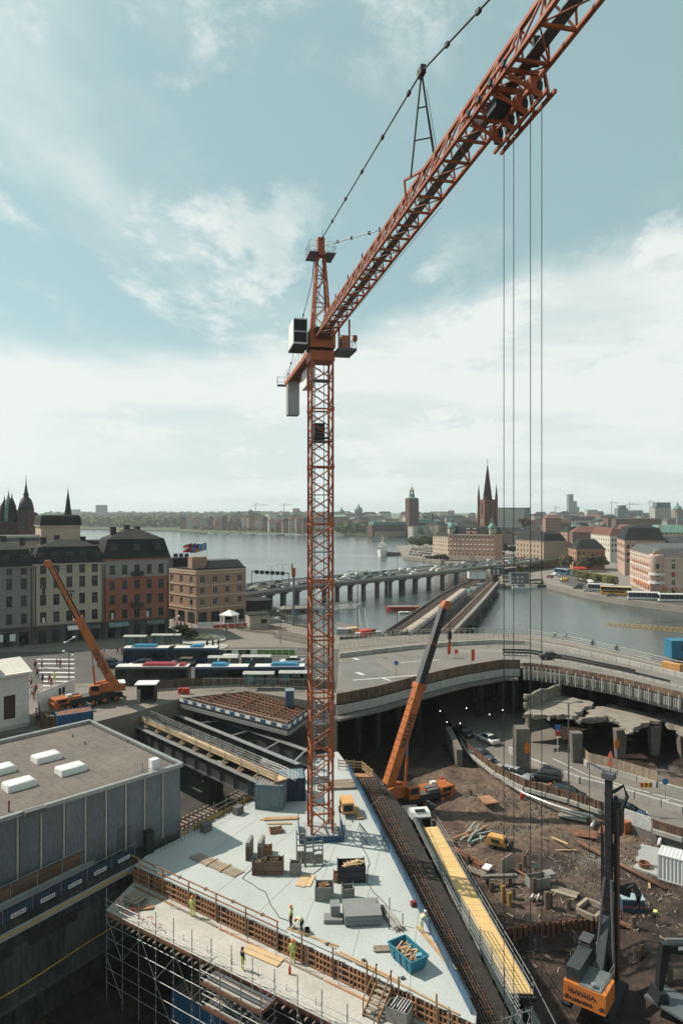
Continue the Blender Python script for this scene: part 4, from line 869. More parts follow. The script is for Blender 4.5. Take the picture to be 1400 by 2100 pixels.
ldeck=tag(MB().prism(deck_poly,ZD-.35,ZD).build('deck_slab',DECKC),'lower concrete deck in front of the slab, edged with scaffold rails','slab')

# formwork along the slab edge: plywood face, studs, walings, tall posts and rails
def formwork():
 T=thing('formwork','reddish timber formwork with studs and a guard rail along the front edge of the slab','formwork')
 L=(SB-SA).length
 def fp(s,o,z):p=SA+se*s+sn*o;return Vector((p.x,p.y,z))
 FACE=mat('formwork_face',(.055,.04,.032),.85,0,.3,.8,8)
 for i in range(13):bar('form_panel',fp(L*i/13+.02,.03,(ZK+ZD)/2),fp(L*(i+1)/13-.02,.03,(ZK+ZD)/2),.03,ZK-ZD-.02,FACE,T)
 n=100
 for i in range(n):
  s=L*(i+.5)/n
  if i%9==7:continue
  bar('stud',fp(s,.12,ZD),fp(s+.02*math.sin(i*7),.12,ZK+.02+.05*math.sin(i*3)),.085,.13,RWOOD,T)
 for h in(.12,.55,1.0):
  for i in range(8):bar('waling',fp(L*i/8+.03,.16,ZD+h),fp(L*(i+1)/8-.03,.16,ZD+h+.02*math.sin(i*5)),.06,.11,RWOOD,T)
 hs=[.9+i*3.35 for i in range(6)]
 for i,s in enumerate(hs):bar('guard_post',fp(s,.22,ZD+.1),fp(s,.22,ZK+1.05),.1,.13,RWOOD,T)
 for h in(.5,1.0):
  for i in range(len(hs)-1):bar('guard_rail',fp(hs[i]-.1,.20,ZK+h),fp(hs[i+1]+.1,.20,ZK+h),.05,.11,RWOOD,T)
 bar('guard_rail',fp(hs[0]-1.2,.2,ZK+1),fp(hs[0],.2,ZK+1),.05,.11,RWOOD,T)
 for i,s in enumerate((20.1,23.0,26.0,28.6,31.5)):bar('guard_post',fp(s,.22,ZD+.1),fp(s,.22,ZK+1.0),.11,.14,RWOOD,T)
 for s0,s1,o,z in((22.6,29.2,-.6,ZK+.07),(22.9,28.2,-.85,ZK+.06),(18,22.4,-1.2,ZK+.05),(29,33,-.35,ZK+.08)):
  bar('loose_plank',fp(s0,o,z),fp(s1,o+.25,z),.13,.05,WOOD,T)
 for i in range(9):box('anchor_block',fp(1.8+i*3.3,-1.0,ZK+.07),(.3,.2,.14),GSTEEL,T,.4)
 for i in range(5):rod('edge_rebar',fp(6.1*i+.2,-.35,ZK+.05),fp(6.1*i+6,-.38,ZK+.05),.02,DSTEEL,T)
 for i in range(6):bar('floor_batten',fp(1+i*5.4,.75,ZD+.04),fp(1+i*5.4+5.2,.72,ZD+.04),.16,.07,GWOOD if i%2 else RWOOD,T)
 # timber stair from the deck up to the slab
 T2=thing('timber_stair','small timber step stair with handrails between lower deck and slab','stairs')
 for i in range(6):
  bar('tread',fp(26.9,1.9-i*.32,ZD+.15+i*.22),fp(28.0,1.9-i*.32,ZD+.15+i*.22),.3,.06,GWOOD,T2)
 for s in(26.85,28.05):
  bar('stringer',fp(s,2.1,ZD+.05),fp(s,.25,ZK),.05,.22,RWOOD,T2);bar('handrail',fp(s,2.1,ZD+1.1),fp(s,.2,ZK+1.2),.05,.1,RWOOD,T2)
  bar('post',fp(s,2.0,ZD),fp(s,2.0,ZD+1.25),.09,.09,RWOOD,T2);bar('post',fp(s,.35,ZK-.6),fp(s,.35,ZK+1.3),.09,.09,RWOOD,T2)
 return fp
fp=formwork()

# scaffold along the outer edge of the lower deck
def scaffold():
 T=thing('scaffold','galvanised tube scaffold rising from the dark pit along the deck edge','scaffold')
 e=(D1-D0).normalized();n=Vector((e.y,-e.x,0));L=(D1-D0).length;bay=2.05
 def sp(s,o,z):p=D0+e*s+n*o;return Vector((p.x,p.y,z))
 k=int(L/bay)+1;zb=-1.0
 for i in range(k):
  s=.25+i*bay
  rod('standard',sp(s,.1,zb),sp(s,.1,ZD+2.0+.15*math.sin(i*2)),.035,STEEL,T)
  for q in range(7):
   z=zb+.6+q*1.35;rod('coupler',sp(s,.1,z-.07),sp(s,.1,z+.07),.07,STEEL,T)
 for z in(ZD+1.05,ZD+.55,ZD+1.6 if 0 else ZD+.1,ZD-1.0,ZD-2.2,ZD-3.5,ZD-4.8,ZD-6.0):
  for i in range(k-1):rod('ledger',sp(.25+i*bay-.1,.14,z),sp(.25+(i+1)*bay+.1,.14,z+.02*math.sin(i)),.03,STEEL,T)
 for i in range(0,k-1):
  if i%2==0:rod('scaffold_brace',sp(.25+i*bay,.2,ZD-.2),sp(.25+(i+1)*bay,.2,ZD-3.4),.028,STEEL,T)
  else:rod('scaffold_brace',sp(.25+i*bay,.2,ZD-3.5),sp(.25+(i+1)*bay,.2,ZD-1.1),.028,STEEL,T)
  if i%3==0:rod('scaffold_brace',sp(.25+i*bay,.2,ZD-3.6),sp(.25+(i+1)*bay,.2,ZD-6.6),.028,STEEL,T)
 for i in range(k-1):bar('edge_beam',sp(i*bay+.1,-.02,ZD-.2),sp((i+1)*bay,-.02,ZD-.2),.12,.36,RUST if i>4 else RWOOD,T)
 for i in range(46):bar('joist_end',sp(.4+i*.66,-.3,ZD-.5),sp(.4+i*.66,.32,ZD-.5),.1,.13,GWOOD,T)
 for i in range(k):rod('prop',sp(.25+i*bay,-1.6,zb),sp(.25+i*bay,-1.6,ZD-.4),.06,DSTEEL,T)
 # loading bay with red toe boards
 for i,(s0,s1,z)in enumerate(((13.2,19.0,ZD-.2),(13.4,19.0,ZD-1.9))):
  for q in range(5):box('bay_plank',sp((s0+s1)/2,.4+q*.36,z),(s1-s0,.26,.06),GWOOD if q%2 else GSTEEL,T,math.atan2(e.y,e.x))
  bar('toe_board',sp(s0,1.95,z+.12),sp(s1,1.95,z+.12),.04,.26,RUST,T);bar('toe_board',sp(s1,.25,z+.12),sp(s1,1.95,z+.12),.04,.26,RUST,T)
  for s in(s0,s0+2,s0+4,s1):
   if i==0:rod('standard',sp(s,1.95,zb),sp(s,1.95,ZD+1.6),.035,STEEL,T)
  for h in(.5,1.05):
   rod('ledger',sp(s0,1.95,z+h),sp(s1,1.95,z+h),.03,STEEL,T);rod('ledger',sp(s1,.2,z+h),sp(s1,1.95,z+h),.03,STEEL,T);rod('ledger',sp(s0,.2,z+h),sp(s0,1.95,z+h),.03,STEEL,T)
 for i in range(9):
  bar('stair_tread',sp(14+i*.45,.6,ZD-.3-i*.22),sp(14+i*.45,1.5,ZD-.3-i*.22),.25,.04,STEEL,T)
 for o in(.55,1.55):bar('stair_stringer',sp(13.6,o,ZD-.1),sp(18.2,o,ZD-2.35),.05,.2,STEEL,T)
 # inner thin guard posts standing along the deck, both lines
 for i in range(11):rod('guard_standard',sp(1.6+i*2.9,-3.3,ZD),sp(1.6+i*2.9,-3.3,ZD+1.9),.028,STEEL,T)
 for i in range(13):rod('edge_standard',sp(.9+i*2.6,-.75,ZD),sp(.9+i*2.6,-.75,ZD+.45),.025,DSTEEL,T)
 # red hose tangle at the corner
 pts=[sp(.6+i*.28,-.5-.25*math.sin(i*1.7),ZD+.55+.4*math.sin(i*.9)*math.exp(-i*.05))for i in range(22)]
 tag(MB().path(pts,.035,5).build('hose',RED),'red hose hanging over the scaffold rails at the deck corner','hose')
 pts=[sp(.8+i*.1,-.9-.5*math.cos(i*1.1),ZD+.5+.35*math.sin(i*1.9))for i in range(16)]
 tag(MB().path(pts,.028,5).build('hose',WOOD),'tan hose coiled on the corner of the lower deck','hose')
 return sp
ssp=scaffold()
def deck_pt(px,py):return G(px,py,ZD)
# container standing in the pit under the deck
def container(label,loc,rz,L=6.0,Wd=2.44,H=2.6,m=BLUE,roof=None,group=None,name='shipping_container'):
 T=thing(name,label,'container',loc,rz,group);n=17
 def corr(n,L_,f):  # corrugated sheet as one closed ring
  p=[]
  for i in range(n*4+1):
   t=i/(n*4)*L_;k=i%4;p.append((t-L_/2,.05 if k in(1,2)else 0))
  return p
 for s in(-1,1):
  pr=corr(int(L/.36),L-.16,0);mb=MB();k=len(pr)
  P=[(x,s*(Wd/2-.06)+s*y,.12)for x,y in pr]+[(x,s*(Wd/2-.06)+s*y,H-.1)for x,y in pr]
  mb.faces(P,[(i,i+1,k+i+1,k+i)for i in range(k-1)]);mb.build('side_panel',m,T)
  pr=corr(int(Wd/.36),Wd-.16,0);mb=MB();k=len(pr)
  P=[(s*(L/2-.06)+s*y,x,.12)for x,y in pr]+[(s*(L/2-.06)+s*y,x,H-.1)for x,y in pr]
  mb.faces(P,[(i,i+1,k+i+1,k+i)for i in range(k-1)]);mb.build('end_panel',m,T)
  for t in(-1,1):bar('corner_post',(s*(L/2-.07),t*(Wd/2-.07),0),(s*(L/2-.07),t*(Wd/2-.07),H),.15,.15,m,T)
  for z in(.07,H-.06):
   bar('rail',(-L/2,s*(Wd/2-.05),z),(L/2,s*(Wd/2-.05),z),.12,.14,m,T);bar('rail',(s*(L/2-.05),-Wd/2+.1,z),(s*(L/2-.05),Wd/2-.1,z),.11,.13,m,T)
 pr=corr(int(L/.36),L-.1,0);k=len(pr);P=[(x,-Wd/2+.05,H-.06+y)for x,y in pr]+[(x,Wd/2-.05,H-.06+y)for x,y in pr]
 MB().faces(P,[(i,k+i,k+i+1,i+1)for i in range(k-1)]).build('roof',roof or m,T)
 for t in(-.35,.35):rod('lock_bar',(L/2+.05,t,.2),(L/2+.05,t,H-.2),.025,STEEL,T)
 return T
cp=ssp(9.5,-2.6,-1.0)
container('dark blue container in the pit below the lower deck',(cp.x,cp.y,-1.0),math.atan2(se.y,se.x),6,2.4,2.6,BLUE,GSTEEL)
pl=thing('timber_stack','pale timber bearers laid over the container under the deck','timber stack',(cp.x,cp.y,1.62),math.atan2(se.y,se.x))
for i in range(14):bar('bearer',(-2.4+i*.36,-1.3,.08),(-2.4+i*.36,1.3,.08+.02*(i%3)),.14,.12,GWOOD,pl)

# ------------------------------------------------------------------ pit wall on the left, the ledge with banners and the clad hall
WA,WB=Vector((-19.4,64.9,0)),Vector((-52,16.2,0));we=(WB-WA).normalized();wn=Vector((-we.y,we.x,0))  # wn points into the pit
if wn.x<0:wn=-wn
def wp(s,o,z):p=WA+we*s+wn*o;return Vector((p.x,p.y,z))
ZW=8.2
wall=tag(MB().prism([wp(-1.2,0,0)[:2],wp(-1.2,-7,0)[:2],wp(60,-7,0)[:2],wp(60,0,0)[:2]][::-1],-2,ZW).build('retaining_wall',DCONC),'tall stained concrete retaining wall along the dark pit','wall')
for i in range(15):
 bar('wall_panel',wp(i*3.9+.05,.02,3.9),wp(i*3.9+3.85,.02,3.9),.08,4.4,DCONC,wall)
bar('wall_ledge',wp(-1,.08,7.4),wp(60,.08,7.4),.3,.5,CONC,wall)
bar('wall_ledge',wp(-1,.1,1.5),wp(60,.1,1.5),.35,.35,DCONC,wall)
DARK=mat('dark_stain',(.02,.02,.02),.9,0,.4,.6,5)
for s,l_ in((6.5,4.5),(12.4,3.6),(17,6),(25,5)):bar('stain_band',wp(s,.075,6.0),wp(s+l_,.075,6.0),.03,.9,DARK,wall)
for s in(5.5,9.6,13.2,17.8):rod('anchor_head',wp(s,.1,1.2),wp(s,.4,1.2),.22,DARK,wall)
HOSEY=mat('yellow_hose',(.42,.26,.04),.6)
tag(MB().path([wp(.4,.35,6.9)]+[wp(s,.35,7.55-.0*s+.06*math.sin(s))for s in[2+i*1.5 for i in range(24)]],.07,6).build('hose',HOSEY),'yellow hose running along the top of the pit wall','hose')
tag(MB().path([wp(2+i*1.6,.3,3.1-.02*i+.1*math.sin(i*.8)-1.5*(i<2)*0)for i in range(26)],.06,6).build('hose',HOSEY),'yellow hose sagging along the lower pit wall','hose')
# guard fence with company banners on the wall top
gf=thing('guard_fence','tube guard fence with blue mesh and white company boards on the pit wall','fence')
BANNER=mat('banner_blue',(.016,.04,.065),.7,0,.3,.6,4);BTXT=mat('banner_text',(.04,.06,.10),.7)
for i in range(21):rod('fence_post',wp(i*2.6,-.35,ZW),wp(i*2.6,-.35,ZW+1.35),.03,STEEL,gf)
for i in range(20):
 bar('fence_mesh',wp(i*2.6+.05,-.33,ZW+.5),wp(i*2.6+2.55,-.33,ZW+.5),.02,.75,BANNER,gf)
 rod('fence_rail',wp(i*2.6,-.35,ZW+1.2),wp(i*2.6+2.6,-.35,ZW+1.2),.02,STEEL,gf)
 bd=bar('company_board',wp(i*2.6+.65,-.27,ZW+.3),wp(i*2.6+1.95,-.27,ZW+.3),.03,.32,WHITE,gf)
 if i<14:
  c=wp(i*2.6+1.3,-.249,ZW+.3);x=-we if(-we).x>0 else we
  text_mesh('lettering','SKANSKA',.27,BTXT,Matrix(((x.x,0,wn.x,c.x),(x.y,0,wn.y,c.y),(0,1,0,c.z),(0,0,0,1))),bd,bold=.008)
# brown timber barrier behind, on a concrete kerb
bfz=thing('timber_barrier','brown board barrier with steel posts beside the clad hall','fence')
bar('kerb',wp(-1.2,-2.35,ZW+.25),wp(58,-2.35,ZW+.25),.5,.5,CONC,bfz)
for i in range(24):
 bar('post',wp(i*2.4-.8,-2.3,ZW+.4),wp(i*2.4-.8,-2.3,ZW+1.85),.07,.07,STEEL,bfz)
 for h in(.72,1.02,1.32,1.60):bar('board',wp(i*2.4-.75,-2.36,ZW+h),wp(i*2.4+1.55,-2.36,ZW+h),.04,.26,BWOOD,bfz)
rod('rail',wp(-1,-2.3,ZW+1.9),wp(58,-2.3,ZW+1.9),.03,STEEL,bfz)
rod('lamp_arm',wp(14.5,-2.2,ZW+1.95),wp(15.7,-1.2,ZW+1.9),.04,WHITE,bfz)
# black pile stub at the corner
tag(MB().box(wp(-1.5,-.1,7.6),(.75,.75,5.0),.7).build('steel_pile',DSTEEL),'black steel pile standing at the slab corner by the pit wall','pile')

# the clad hall with its flat roof
def clad_hall():
 ZR=15.0;c0=Vector((-16.5,70,0));ex=Vector((-.70,-.714,0)).normalized();ey=Vector((-.714,.70,0));Lx,Ly=46,20.6
 T=thing('industrial_hall','low industrial hall with grey metal cladding and a flat felt roof','hall')
 def hp(a,b,z):p=c0+ex*a+ey*b;return Vector((p.x,p.y,z))
 CLAD=mat('metal_cladding',(.15,.168,.185),.5,.3,.22,.3,5,rand=.15,stretch=(1,1,.3));RIB=mat('cladding_rib',(.42,.385,.34),.55,.2)
 FELT=mat('roof_felt',(.145,.125,.108),.95,0,.26,.16,2.5,bump=.15,bscale=8,rand=0)
 MB().prism([hp(.06,.06,0)[:2],hp(Lx,.06,0)[:2],hp(Lx,Ly,0)[:2],hp(.06,Ly,0)[:2]][::-1],2,ZR-.25).build('wall',GSTEEL,T)
 roof=MB().prism([hp(.3,.3,0)[:2],hp(Lx,.3,0)[:2],hp(Lx,Ly-.3,0)[:2],hp(.3,Ly-.3,0)[:2]][::-1],ZR-.24,ZR).build('roof',FELT,T)
 for i in range(24):
  bar('roof_seam',hp(1.2+i*1.9,.35,ZR+.008),hp(1.2+i*1.9,Ly-1,ZR+.008),.09,.016,FELT,roof)
 for k in range(Lx//2-1):
  bar('cladding_panel',hp(k*2+.12,0,11.6),hp(k*2+1.9,0,11.6),.06,6.6,CLAD,T);bar('cladding_rib',hp(k*2+2.0,-.06,11.6),hp(k*2+2.001+.16,-.06,11.6),.16,6.6,RIB,T)
 for k in range(10):bar('cladding_panel',hp(0,k*2+.1,11.0),hp(0,k*2+1.98,11.0),.06,7.6,CLAD,T)
 for a,b in((hp(-.1,-.1,ZR+.1),hp(Lx,-.1,ZR+.1)),(hp(-.1,-.1,ZR+.1),hp(-.1,Ly,ZR+.1))):bar('parapet',a,b,.4,.34,STEEL,T)
 bar('parapet',hp(0,20.3,ZR+.16),hp(Lx,20.3,ZR+.16),.5,.44,STEEL,T)
 SKY=mat('skylight_acrylic',(.72,.74,.72),.3,0,.08,.8,6,rand=.05)
 def skylight(px,py,s=1.3):
  p=G(px,py,ZR+.5);S_=tag(MB().box((p.x,p.y,ZR+.25),(s*1.5,s,.5),math.atan2(ex.y,ex.x)).build('skylight',WHITE),'','skylight','skylights on the hall roof')
  d=MB();M=Matrix.Translation((p.x,p.y,ZR+.5))@Matrix.Rotation(math.atan2(ex.y,ex.x),4,'Z')
  rg=lambda f,z:[M@Vector((x*s*.75*f,y*s*.5*f,z))for x,y in((-1,-1),(1,-1),(1,1),(-1,1))]
  d.ring([rg(.97,.0),rg(.9,.12),rg(.6,.22),rg(.2,.26)]);d.build('dome',SKY,S_,True);return S_
 for(px,py),lb in(((96,1548),'domed skylight farthest from the roof edge fence'),((146,1572),'domed skylight nearest the hall corner'),((40,1603),'domed skylight in front of the pair on the hall roof'),((0,1574),'domed skylight cut by the picture edge, upper one'),((44,1687-15),'dark flat roof hatch skylight near the hall wall')):
  if py>1650:continue
  skylight(px,py,1.75)['label']=lb
 p=G(316,1568,ZR+.6)
 ac=tag(MB().box((p.x,p.y,ZR+.6),(.8,.7,1.2),.8).build('roof_fan',WHITE),'white boxy fan unit at the corner of the hall roof','ventilator')
 for a,b in((2.2,.8),(3.6,1.2)):rod('pipe',hp(a,b,ZR),hp(a,b,ZR+.9),.05,STEEL,ac)
 rod('pipe',hp(1.2,.6,ZR+.3),hp(4.2,.9,ZR+.3),.05,STEEL,ac)
 for px,py in((175,1527),(263,1523),(302,1532),(150,1512)):
  p=G(px,py,ZR);rod('roof_vent',(p.x,p.y,ZR),(p.x,p.y,ZR+.35),.06,DSTEEL,T)
 p=G(72,1668,ZR);h_=tag(MB().box((p.x,p.y,ZR+.2),(1.8,.7,.4),math.atan2(ex.y,ex.x)).build('roof_hatch',GSTEEL),'low grey hatch box at the near edge of the hall roof','hatch')
 p=G(19,1665,ZR);tag(MB().tube((p.x,p.y,ZR),(p.x,p.y,ZR+1.0),.08,n=8).build('vent_pipe',RUST),'rusty vent pipe on the near left of the hall roof','pipe')
 sgn=bar('hall_door',hp(5.6,-.05,9.6),hp(6.9,-.05,9.6),.06,2.3,GSTEEL,T)
clad_hall()

# ------------------------------------------------------------------ rebar edge, girders and the old track deck on the left of the crane
def edge_left():
 T=thing('edge_formwork','yellow shuttering boards with rebar starters along the slab edge by the tracks','formwork')
 pts=[Vector((-18.2,66.4,ZK)),Vector((-15.2,70.6,ZK)),Vector((-10,78.6,ZK)),Vector((-5.2,85.8,ZK))]
 YB=mat('yellow_shutter',(.42,.30,.09),.8,0,.25,1,9,rand=.3)
 for a,b in zip(pts[1:],pts[2:]):
  n=6
  for i in range(n):
   p,q=a.lerp(b,i/n+.01),a.lerp(b,(i+1)/n-.01);bar('shutter_board',p+Vector((-.2,0,.05)),q+Vector((-.2,0,.05)),.04,.9,YB,T)
 for a,b in zip(pts,pts[1:]):
  L=(b-a).length;n=int(L/.42)
  for i in range(n):
   p=a.lerp(b,(i+.5)/n)+Vector((.55,-.2,0));rod('starter_bar',p,p+Vector((0,0,1.0+.15*math.sin(i*9))),.018,DSTEEL,T)
  rod('rebar_tie',a+Vector((.55,-.2,.6)),b+Vector((.55,-.2,.6)),.014,DSTEEL,T)
 for p in((-14.0,70.6),(-11.3,74.7),(-8.9,78.5)):
  b=tag(MB().box((p[0],p[1],ZK+.42),(1.0,.75,.84),.95).build('rebar_cage',mat('rebar_cage_grey',(.14,.135,.13),.8,.1,.3,3,14)),'','rebar cage','grey rebar cages along the slab edge')
 cg=[o for o in bpy.data.objects if o.name.startswith('rebar_cage')]
 for o,l_ in zip(cg,('rebar cage box nearest the hall corner','middle one of the three rebar cage boxes on the slab edge','rebar cage box closest to the light blue container')):o['label']=l_
 for z in(.55,1.1):
  for a,b in zip(pts[1:],pts[2:]):rod('guard_rail',a+Vector((-.7,.2,z)),b+Vector((-.7,.2,z)),.03,STEEL,T)
 for a,b in zip(pts[1:],pts[2:]):
  for i in range(5):p=a.lerp(b,i/5)+Vector((-.7,.2,0));rod('guard_post',p-Vector((0,0,.4)),p+Vector((0,0,1.6)),.03,STEEL,T)
edge_left()
st(MB().prism([(-33,96),(-28,88),(-17.5,72),(-15.8,71.6),(-5,87),(-1,95),(-1,104),(-22,110)][::-1][::-1],1.0,3.0).build('ground_rail_yard',mat('ballast',(.045,.042,.039),.95,0,.4,.6,8,bump=.6,bscale=4,rand=0)))
rl=thing('rail_track','old rail tracks with sleepers in the cutting beside the slab','railway track')
for k in range(3):
 o=Vector((-.75,.66,0))*(k*4.2)
 a,b=Vector((-15,74.6,3.1))+o,Vector((-4.5,90,3.1))+o;d=(b-a).normalized();s=Vector((-d.y,d.x,0))
 for q in(-.72,.72):bar('rail',a+s*q+Vector((0,0,.12)),b+s*q+Vector((0,0,.12)),.08,.15,RUST,rl)
 for i in range(26):c=a.lerp(b,(i+.5)/26);bar('sleeper',c-s*1.25,c+s*1.25,.25,.14,GWOOD,rl)

def girder(label,p,q,h=1.9,wd=.75,group='steel bridge girders left of the tower crane',fm=None):
 p,q=Vector(p),Vector(q);T=thing('steel_girder',label,'girder',(0,0,0),0,group);d=(q-p).normalized();s=Vector((-d.y,d.x,0));U=Vector((0,0,1))
 bar('top_flange',p,q,wd,.07,fm or STEEL,T);bar('web',p-U*(h/2),q-U*(h/2),.05,h-.1,GIRDER,T);bar('bottom_flange',p-U*h,q-U*h,wd,.07,GIRDER,T)
 L=(q-p).length;n=int(L/2.6)
 for i in range(n+1):
  c=p+d*(L*i/n)-U*(h/2)
  for e in(-1,1):bar('stiffener',c+s*e*.19-U*(h/2-.06),c+s*e*.19+U*(h/2-.06),.34,.03,GIRDER,T)
 return T
ZG=10.3
def gp(px,py,z=ZG):return G(px,py,z)
girder('nearest grey steel girder, running under the plywood walkway',gp(255,1478),gp(545,1611))
girder('middle grey steel girder behind the plywood walkway',gp(318,1447),gp(612,1567))
girder('farthest grey steel girder, in front of the old track deck',gp(368,1448),gp(636,1541))
ct=thing('girder_bracing','grey cross members joining the steel girders','bracing')
for t in(.12,.35,.58,.8,.97):
 a,b=gp(318,1447).lerp(gp(612,1567),t),gp(368,1448).lerp(gp(636,1541),t);bar('cross_member',a-Vector((0,0,.12)),b-Vector((0,0,.12)),.22,.16,STEEL,ct)
for t in(.1,.3,.5,.7):
 a,b=gp(255,1478).lerp(gp(545,1611),t),gp(318,1447).lerp(gp(612,1567),t);bar('cross_member',a-Vector((0,0,.9)),b-Vector((0,0,.9)),.22,.2,GIRDER,ct)
# plywood footbridge along the girders
def plank_bridge():
 T=thing('plywood_walkway','long plywood walkway with rails on the steel girders','walkway');z=ZG+.75
 a,b=gp(262,1460,z),gp(580,1600,z);d=(b-a).normalized();s=Vector((-d.y,d.x,0));L=(b-a).length;n=16
 def pp(t,o,h=0):return a+d*t+s*o+Vector((0,0,h))
 for i in range(n):bar('deck_board',pp(L*i/n+.02,0),pp(L*(i+1)/n-.02,0),1.35,.06,PLY,T)
 for i in range(n):bar('side_board',pp(L*i/n+.02,-.72,.32),pp(L*(i+1)/n-.02,-.72,.32),.03,.62,PLY,T)
 for i in range(12):
  t=.6+i*(L-1)/11
  for o in(-.8,.8):rod('post',pp(t,o,-.45),pp(t,o,1.15),.03,STEEL,T)
  for e in(-.25,.25):bar('foot_block',pp(t+e,-1.05,-.42),pp(t+e,-.55,-.42),.2,.22,WOOD,T)
  bar('bearer',pp(t,-1.0,-.2),pp(t,1.0,-.2),.16,.25,GWOOD,T)
 for h in(.5,.8,1.1):
  for o in(-.8,.8):rod('rail',pp(0,o,h),pp(L,o,h),.022,STEEL,T)
 k=thing('plank_bundle','reddish planks piled at the crane end of the plywood walkway','planks')
 for i in range(16):bar('plank',pp(L*.72+.3*math.sin(i*5),-.45+.11*(i%8),.1+.07*(i//8)),pp(L*.98-.8*abs(math.sin(i*3)),-.45+.11*(i%8)+.08*math.sin(i),.1+.07*(i//8)),.1,.06,RWOOD if i%3 else WOOD,k)
 for q in range(5):rod('loose_tube',pp(L*.85,.9+.12*q,.3+.1*q),pp(L*1.04,.6+.2*q,.2+.12*q),.03,STEEL,k)
plank_bridge()
# deck with salvaged track
def track_deck():
 T=thing('track_deck','raised deck carrying rusty salvaged rails, edged with blue and white boards','deck');z=12.0
 c=[gp(368,1440,z),gp(590,1497,z),gp(645,1458,z),gp(470,1402,z)]
 MB().prism([p[:2]for p in c],z-.8,z).build('deck_plate',SHADEC,T)
 for i,(a,b)in enumerate(zip(c[:2],c[1:3])):
  n=22 if i==0 else 10;a,b=a+Vector((0,0,.35)),b+Vector((0,0,.35))
  for k in range(n):bar('edge_board',a.lerp(b,(k+.04)/n),a.lerp(b,(k+.96)/n),.04,.42,BLUE if k%2 else WHITE,T)
  m=8 if i==0 else 4
  for k in range(m+1):p=a.lerp(b,k/m);rod('post',p-Vector((0,0,.3)),p+Vector((0,0,1.0)),.03,STEEL,T)
  for h in(.45,.95):rod('rail',a+Vector((0,0,h-.2)),b+Vector((0,0,h-.2)),.022,STEEL,T)
  bar('edge_beam',c[i]-Vector((0,0,.5)),c[i+1]-Vector((0,0,.5)),.3,.5,STEEL,T)
 T2=thing('salvaged_rails','rusty lengths of rail and sleepers lying on the raised deck','rails')
 for q in range(8):
  t=.13+q*.105;a,b=c[0].lerp(c[3],t),c[1].lerp(c[2],t);a,b=a.lerp(b,.06+.02*(q%3)),a.lerp(b,.97-.03*(q%2));bar('rail',a+Vector((0,0,.35)),b+Vector((0,0,.35)),.16 if q%2 else.1,.2,RUST,T2)
 for i in range(26):
  t=(i+.5)/26
  for q0,q1 in((.08,.42),(.52,.88)):a,b=c[0].lerp(c[1],t),c[3].lerp(c[2],t);bar('sleeper',a.lerp(b,q0)+Vector((0,0,.12)),a.lerp(b,q1)+Vector((0,0,.12)),.26,.16,BWOOD,T2)
 for t in(.2,.5,.8):a,b=c[0].lerp(c[1],t),c[3].lerp(c[2],t);bar('cross_rail',a.lerp(b,.15)+Vector((0,0,.5)),a.lerp(b,.8)+Vector((0,0,.5)),.12,.12,RUST,T2)
track_deck()

# ------------------------------------------------------------------ right of the slab: blue guard fence, reinforcement trench, girders, yellow walkway
EA,EB=Vector((1.05,87.5,ZK)),Vector((8.75,44.8,ZK));ee=(EB-EA).normalized();en=Vector((-ee.y,ee.x,0))
if en.x<0:en=-en
def ep(s,o,z):p=EA+ee*s+en*o;return Vector((p.x,p.y,z))
EL=(EB-EA).length
bf=thing('mesh_guard_fence','blue mesh guard fence along the right edge of the slab','fence')
MESHB=mat('blue_mesh',(.045,.11,.19),.6,.2,.3,2,16,rand=.4)
n=19
for i in range(n):
 s0,s1=EL*i/n,EL*(i+1)/n-.05
 bar('mesh_panel',ep(s0,-.25,ZK+.32),ep(s1,-.25,ZK+.32),.02,.5,MESHB,bf)
 bar('kick_board',ep(s0,-.24,ZK+.1),ep(s1,-.24,ZK+.1),.03,.16,BLUE,bf)
 rod('fence_post',ep(s0,-.25,ZK),ep(s0,-.25,ZK+1.15),.03,BLUE,bf)
 for h in(.62,.88,1.1):rod('rail',ep(s0,-.25,ZK+h),ep(s1,-.25,ZK+h),.02,MESHB,bf)
 for q in range(5):rod('mesh_wire',ep(s0+(s1-s0)*q/5,-.25,ZK+.1),ep(s0+(s1-s0)*q/5,-.25,ZK+1.1),.012,MESHB,bf)
# reinforcement bed
tr=thing('reinforcement_bed','dark bed of tied reinforcement bars between slab and walkway','reinforcement')
REB=mat('rebar',(.16,.095,.062),.8,0,.4,2,12,rand=.4)
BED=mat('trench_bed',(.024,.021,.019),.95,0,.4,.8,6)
p0,p1=ep(-3,.1,0),ep(EL+2,.1,0);p2,p3=Vector((12.1,44,0)),Vector((7.4,80,0))
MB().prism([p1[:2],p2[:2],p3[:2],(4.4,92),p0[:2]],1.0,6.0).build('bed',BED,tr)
for i in range(86):
 t=(i+.5)/86;a=ep(-1+t*(EL+2),.25,6.12+.1*(i%2));w_=lerp(3.7,2.0,min(1,t*1.0));b=a+en*w_
 rod('cross_bar',a,b,.028,REB if i%4 else DSTEEL,tr)
for q in range(9):rod('long_bar',ep(-1,.4+q*.38,6.3),ep(EL+1,.4+q*.2,6.3),.026,REB,tr)
for i in range(60):
 s=EL*(i+.5)/60;rod('starter_bar',ep(s,1.95+.1*math.sin(i*4),6.1),ep(s,1.95+.1*math.sin(i*4),6.95+.25*math.sin(i*7)),.018,DSTEEL if i%5 else RED,tr)
DGREEN=mat('dark_green_steel',(.03,.042,.04),.5,.1)
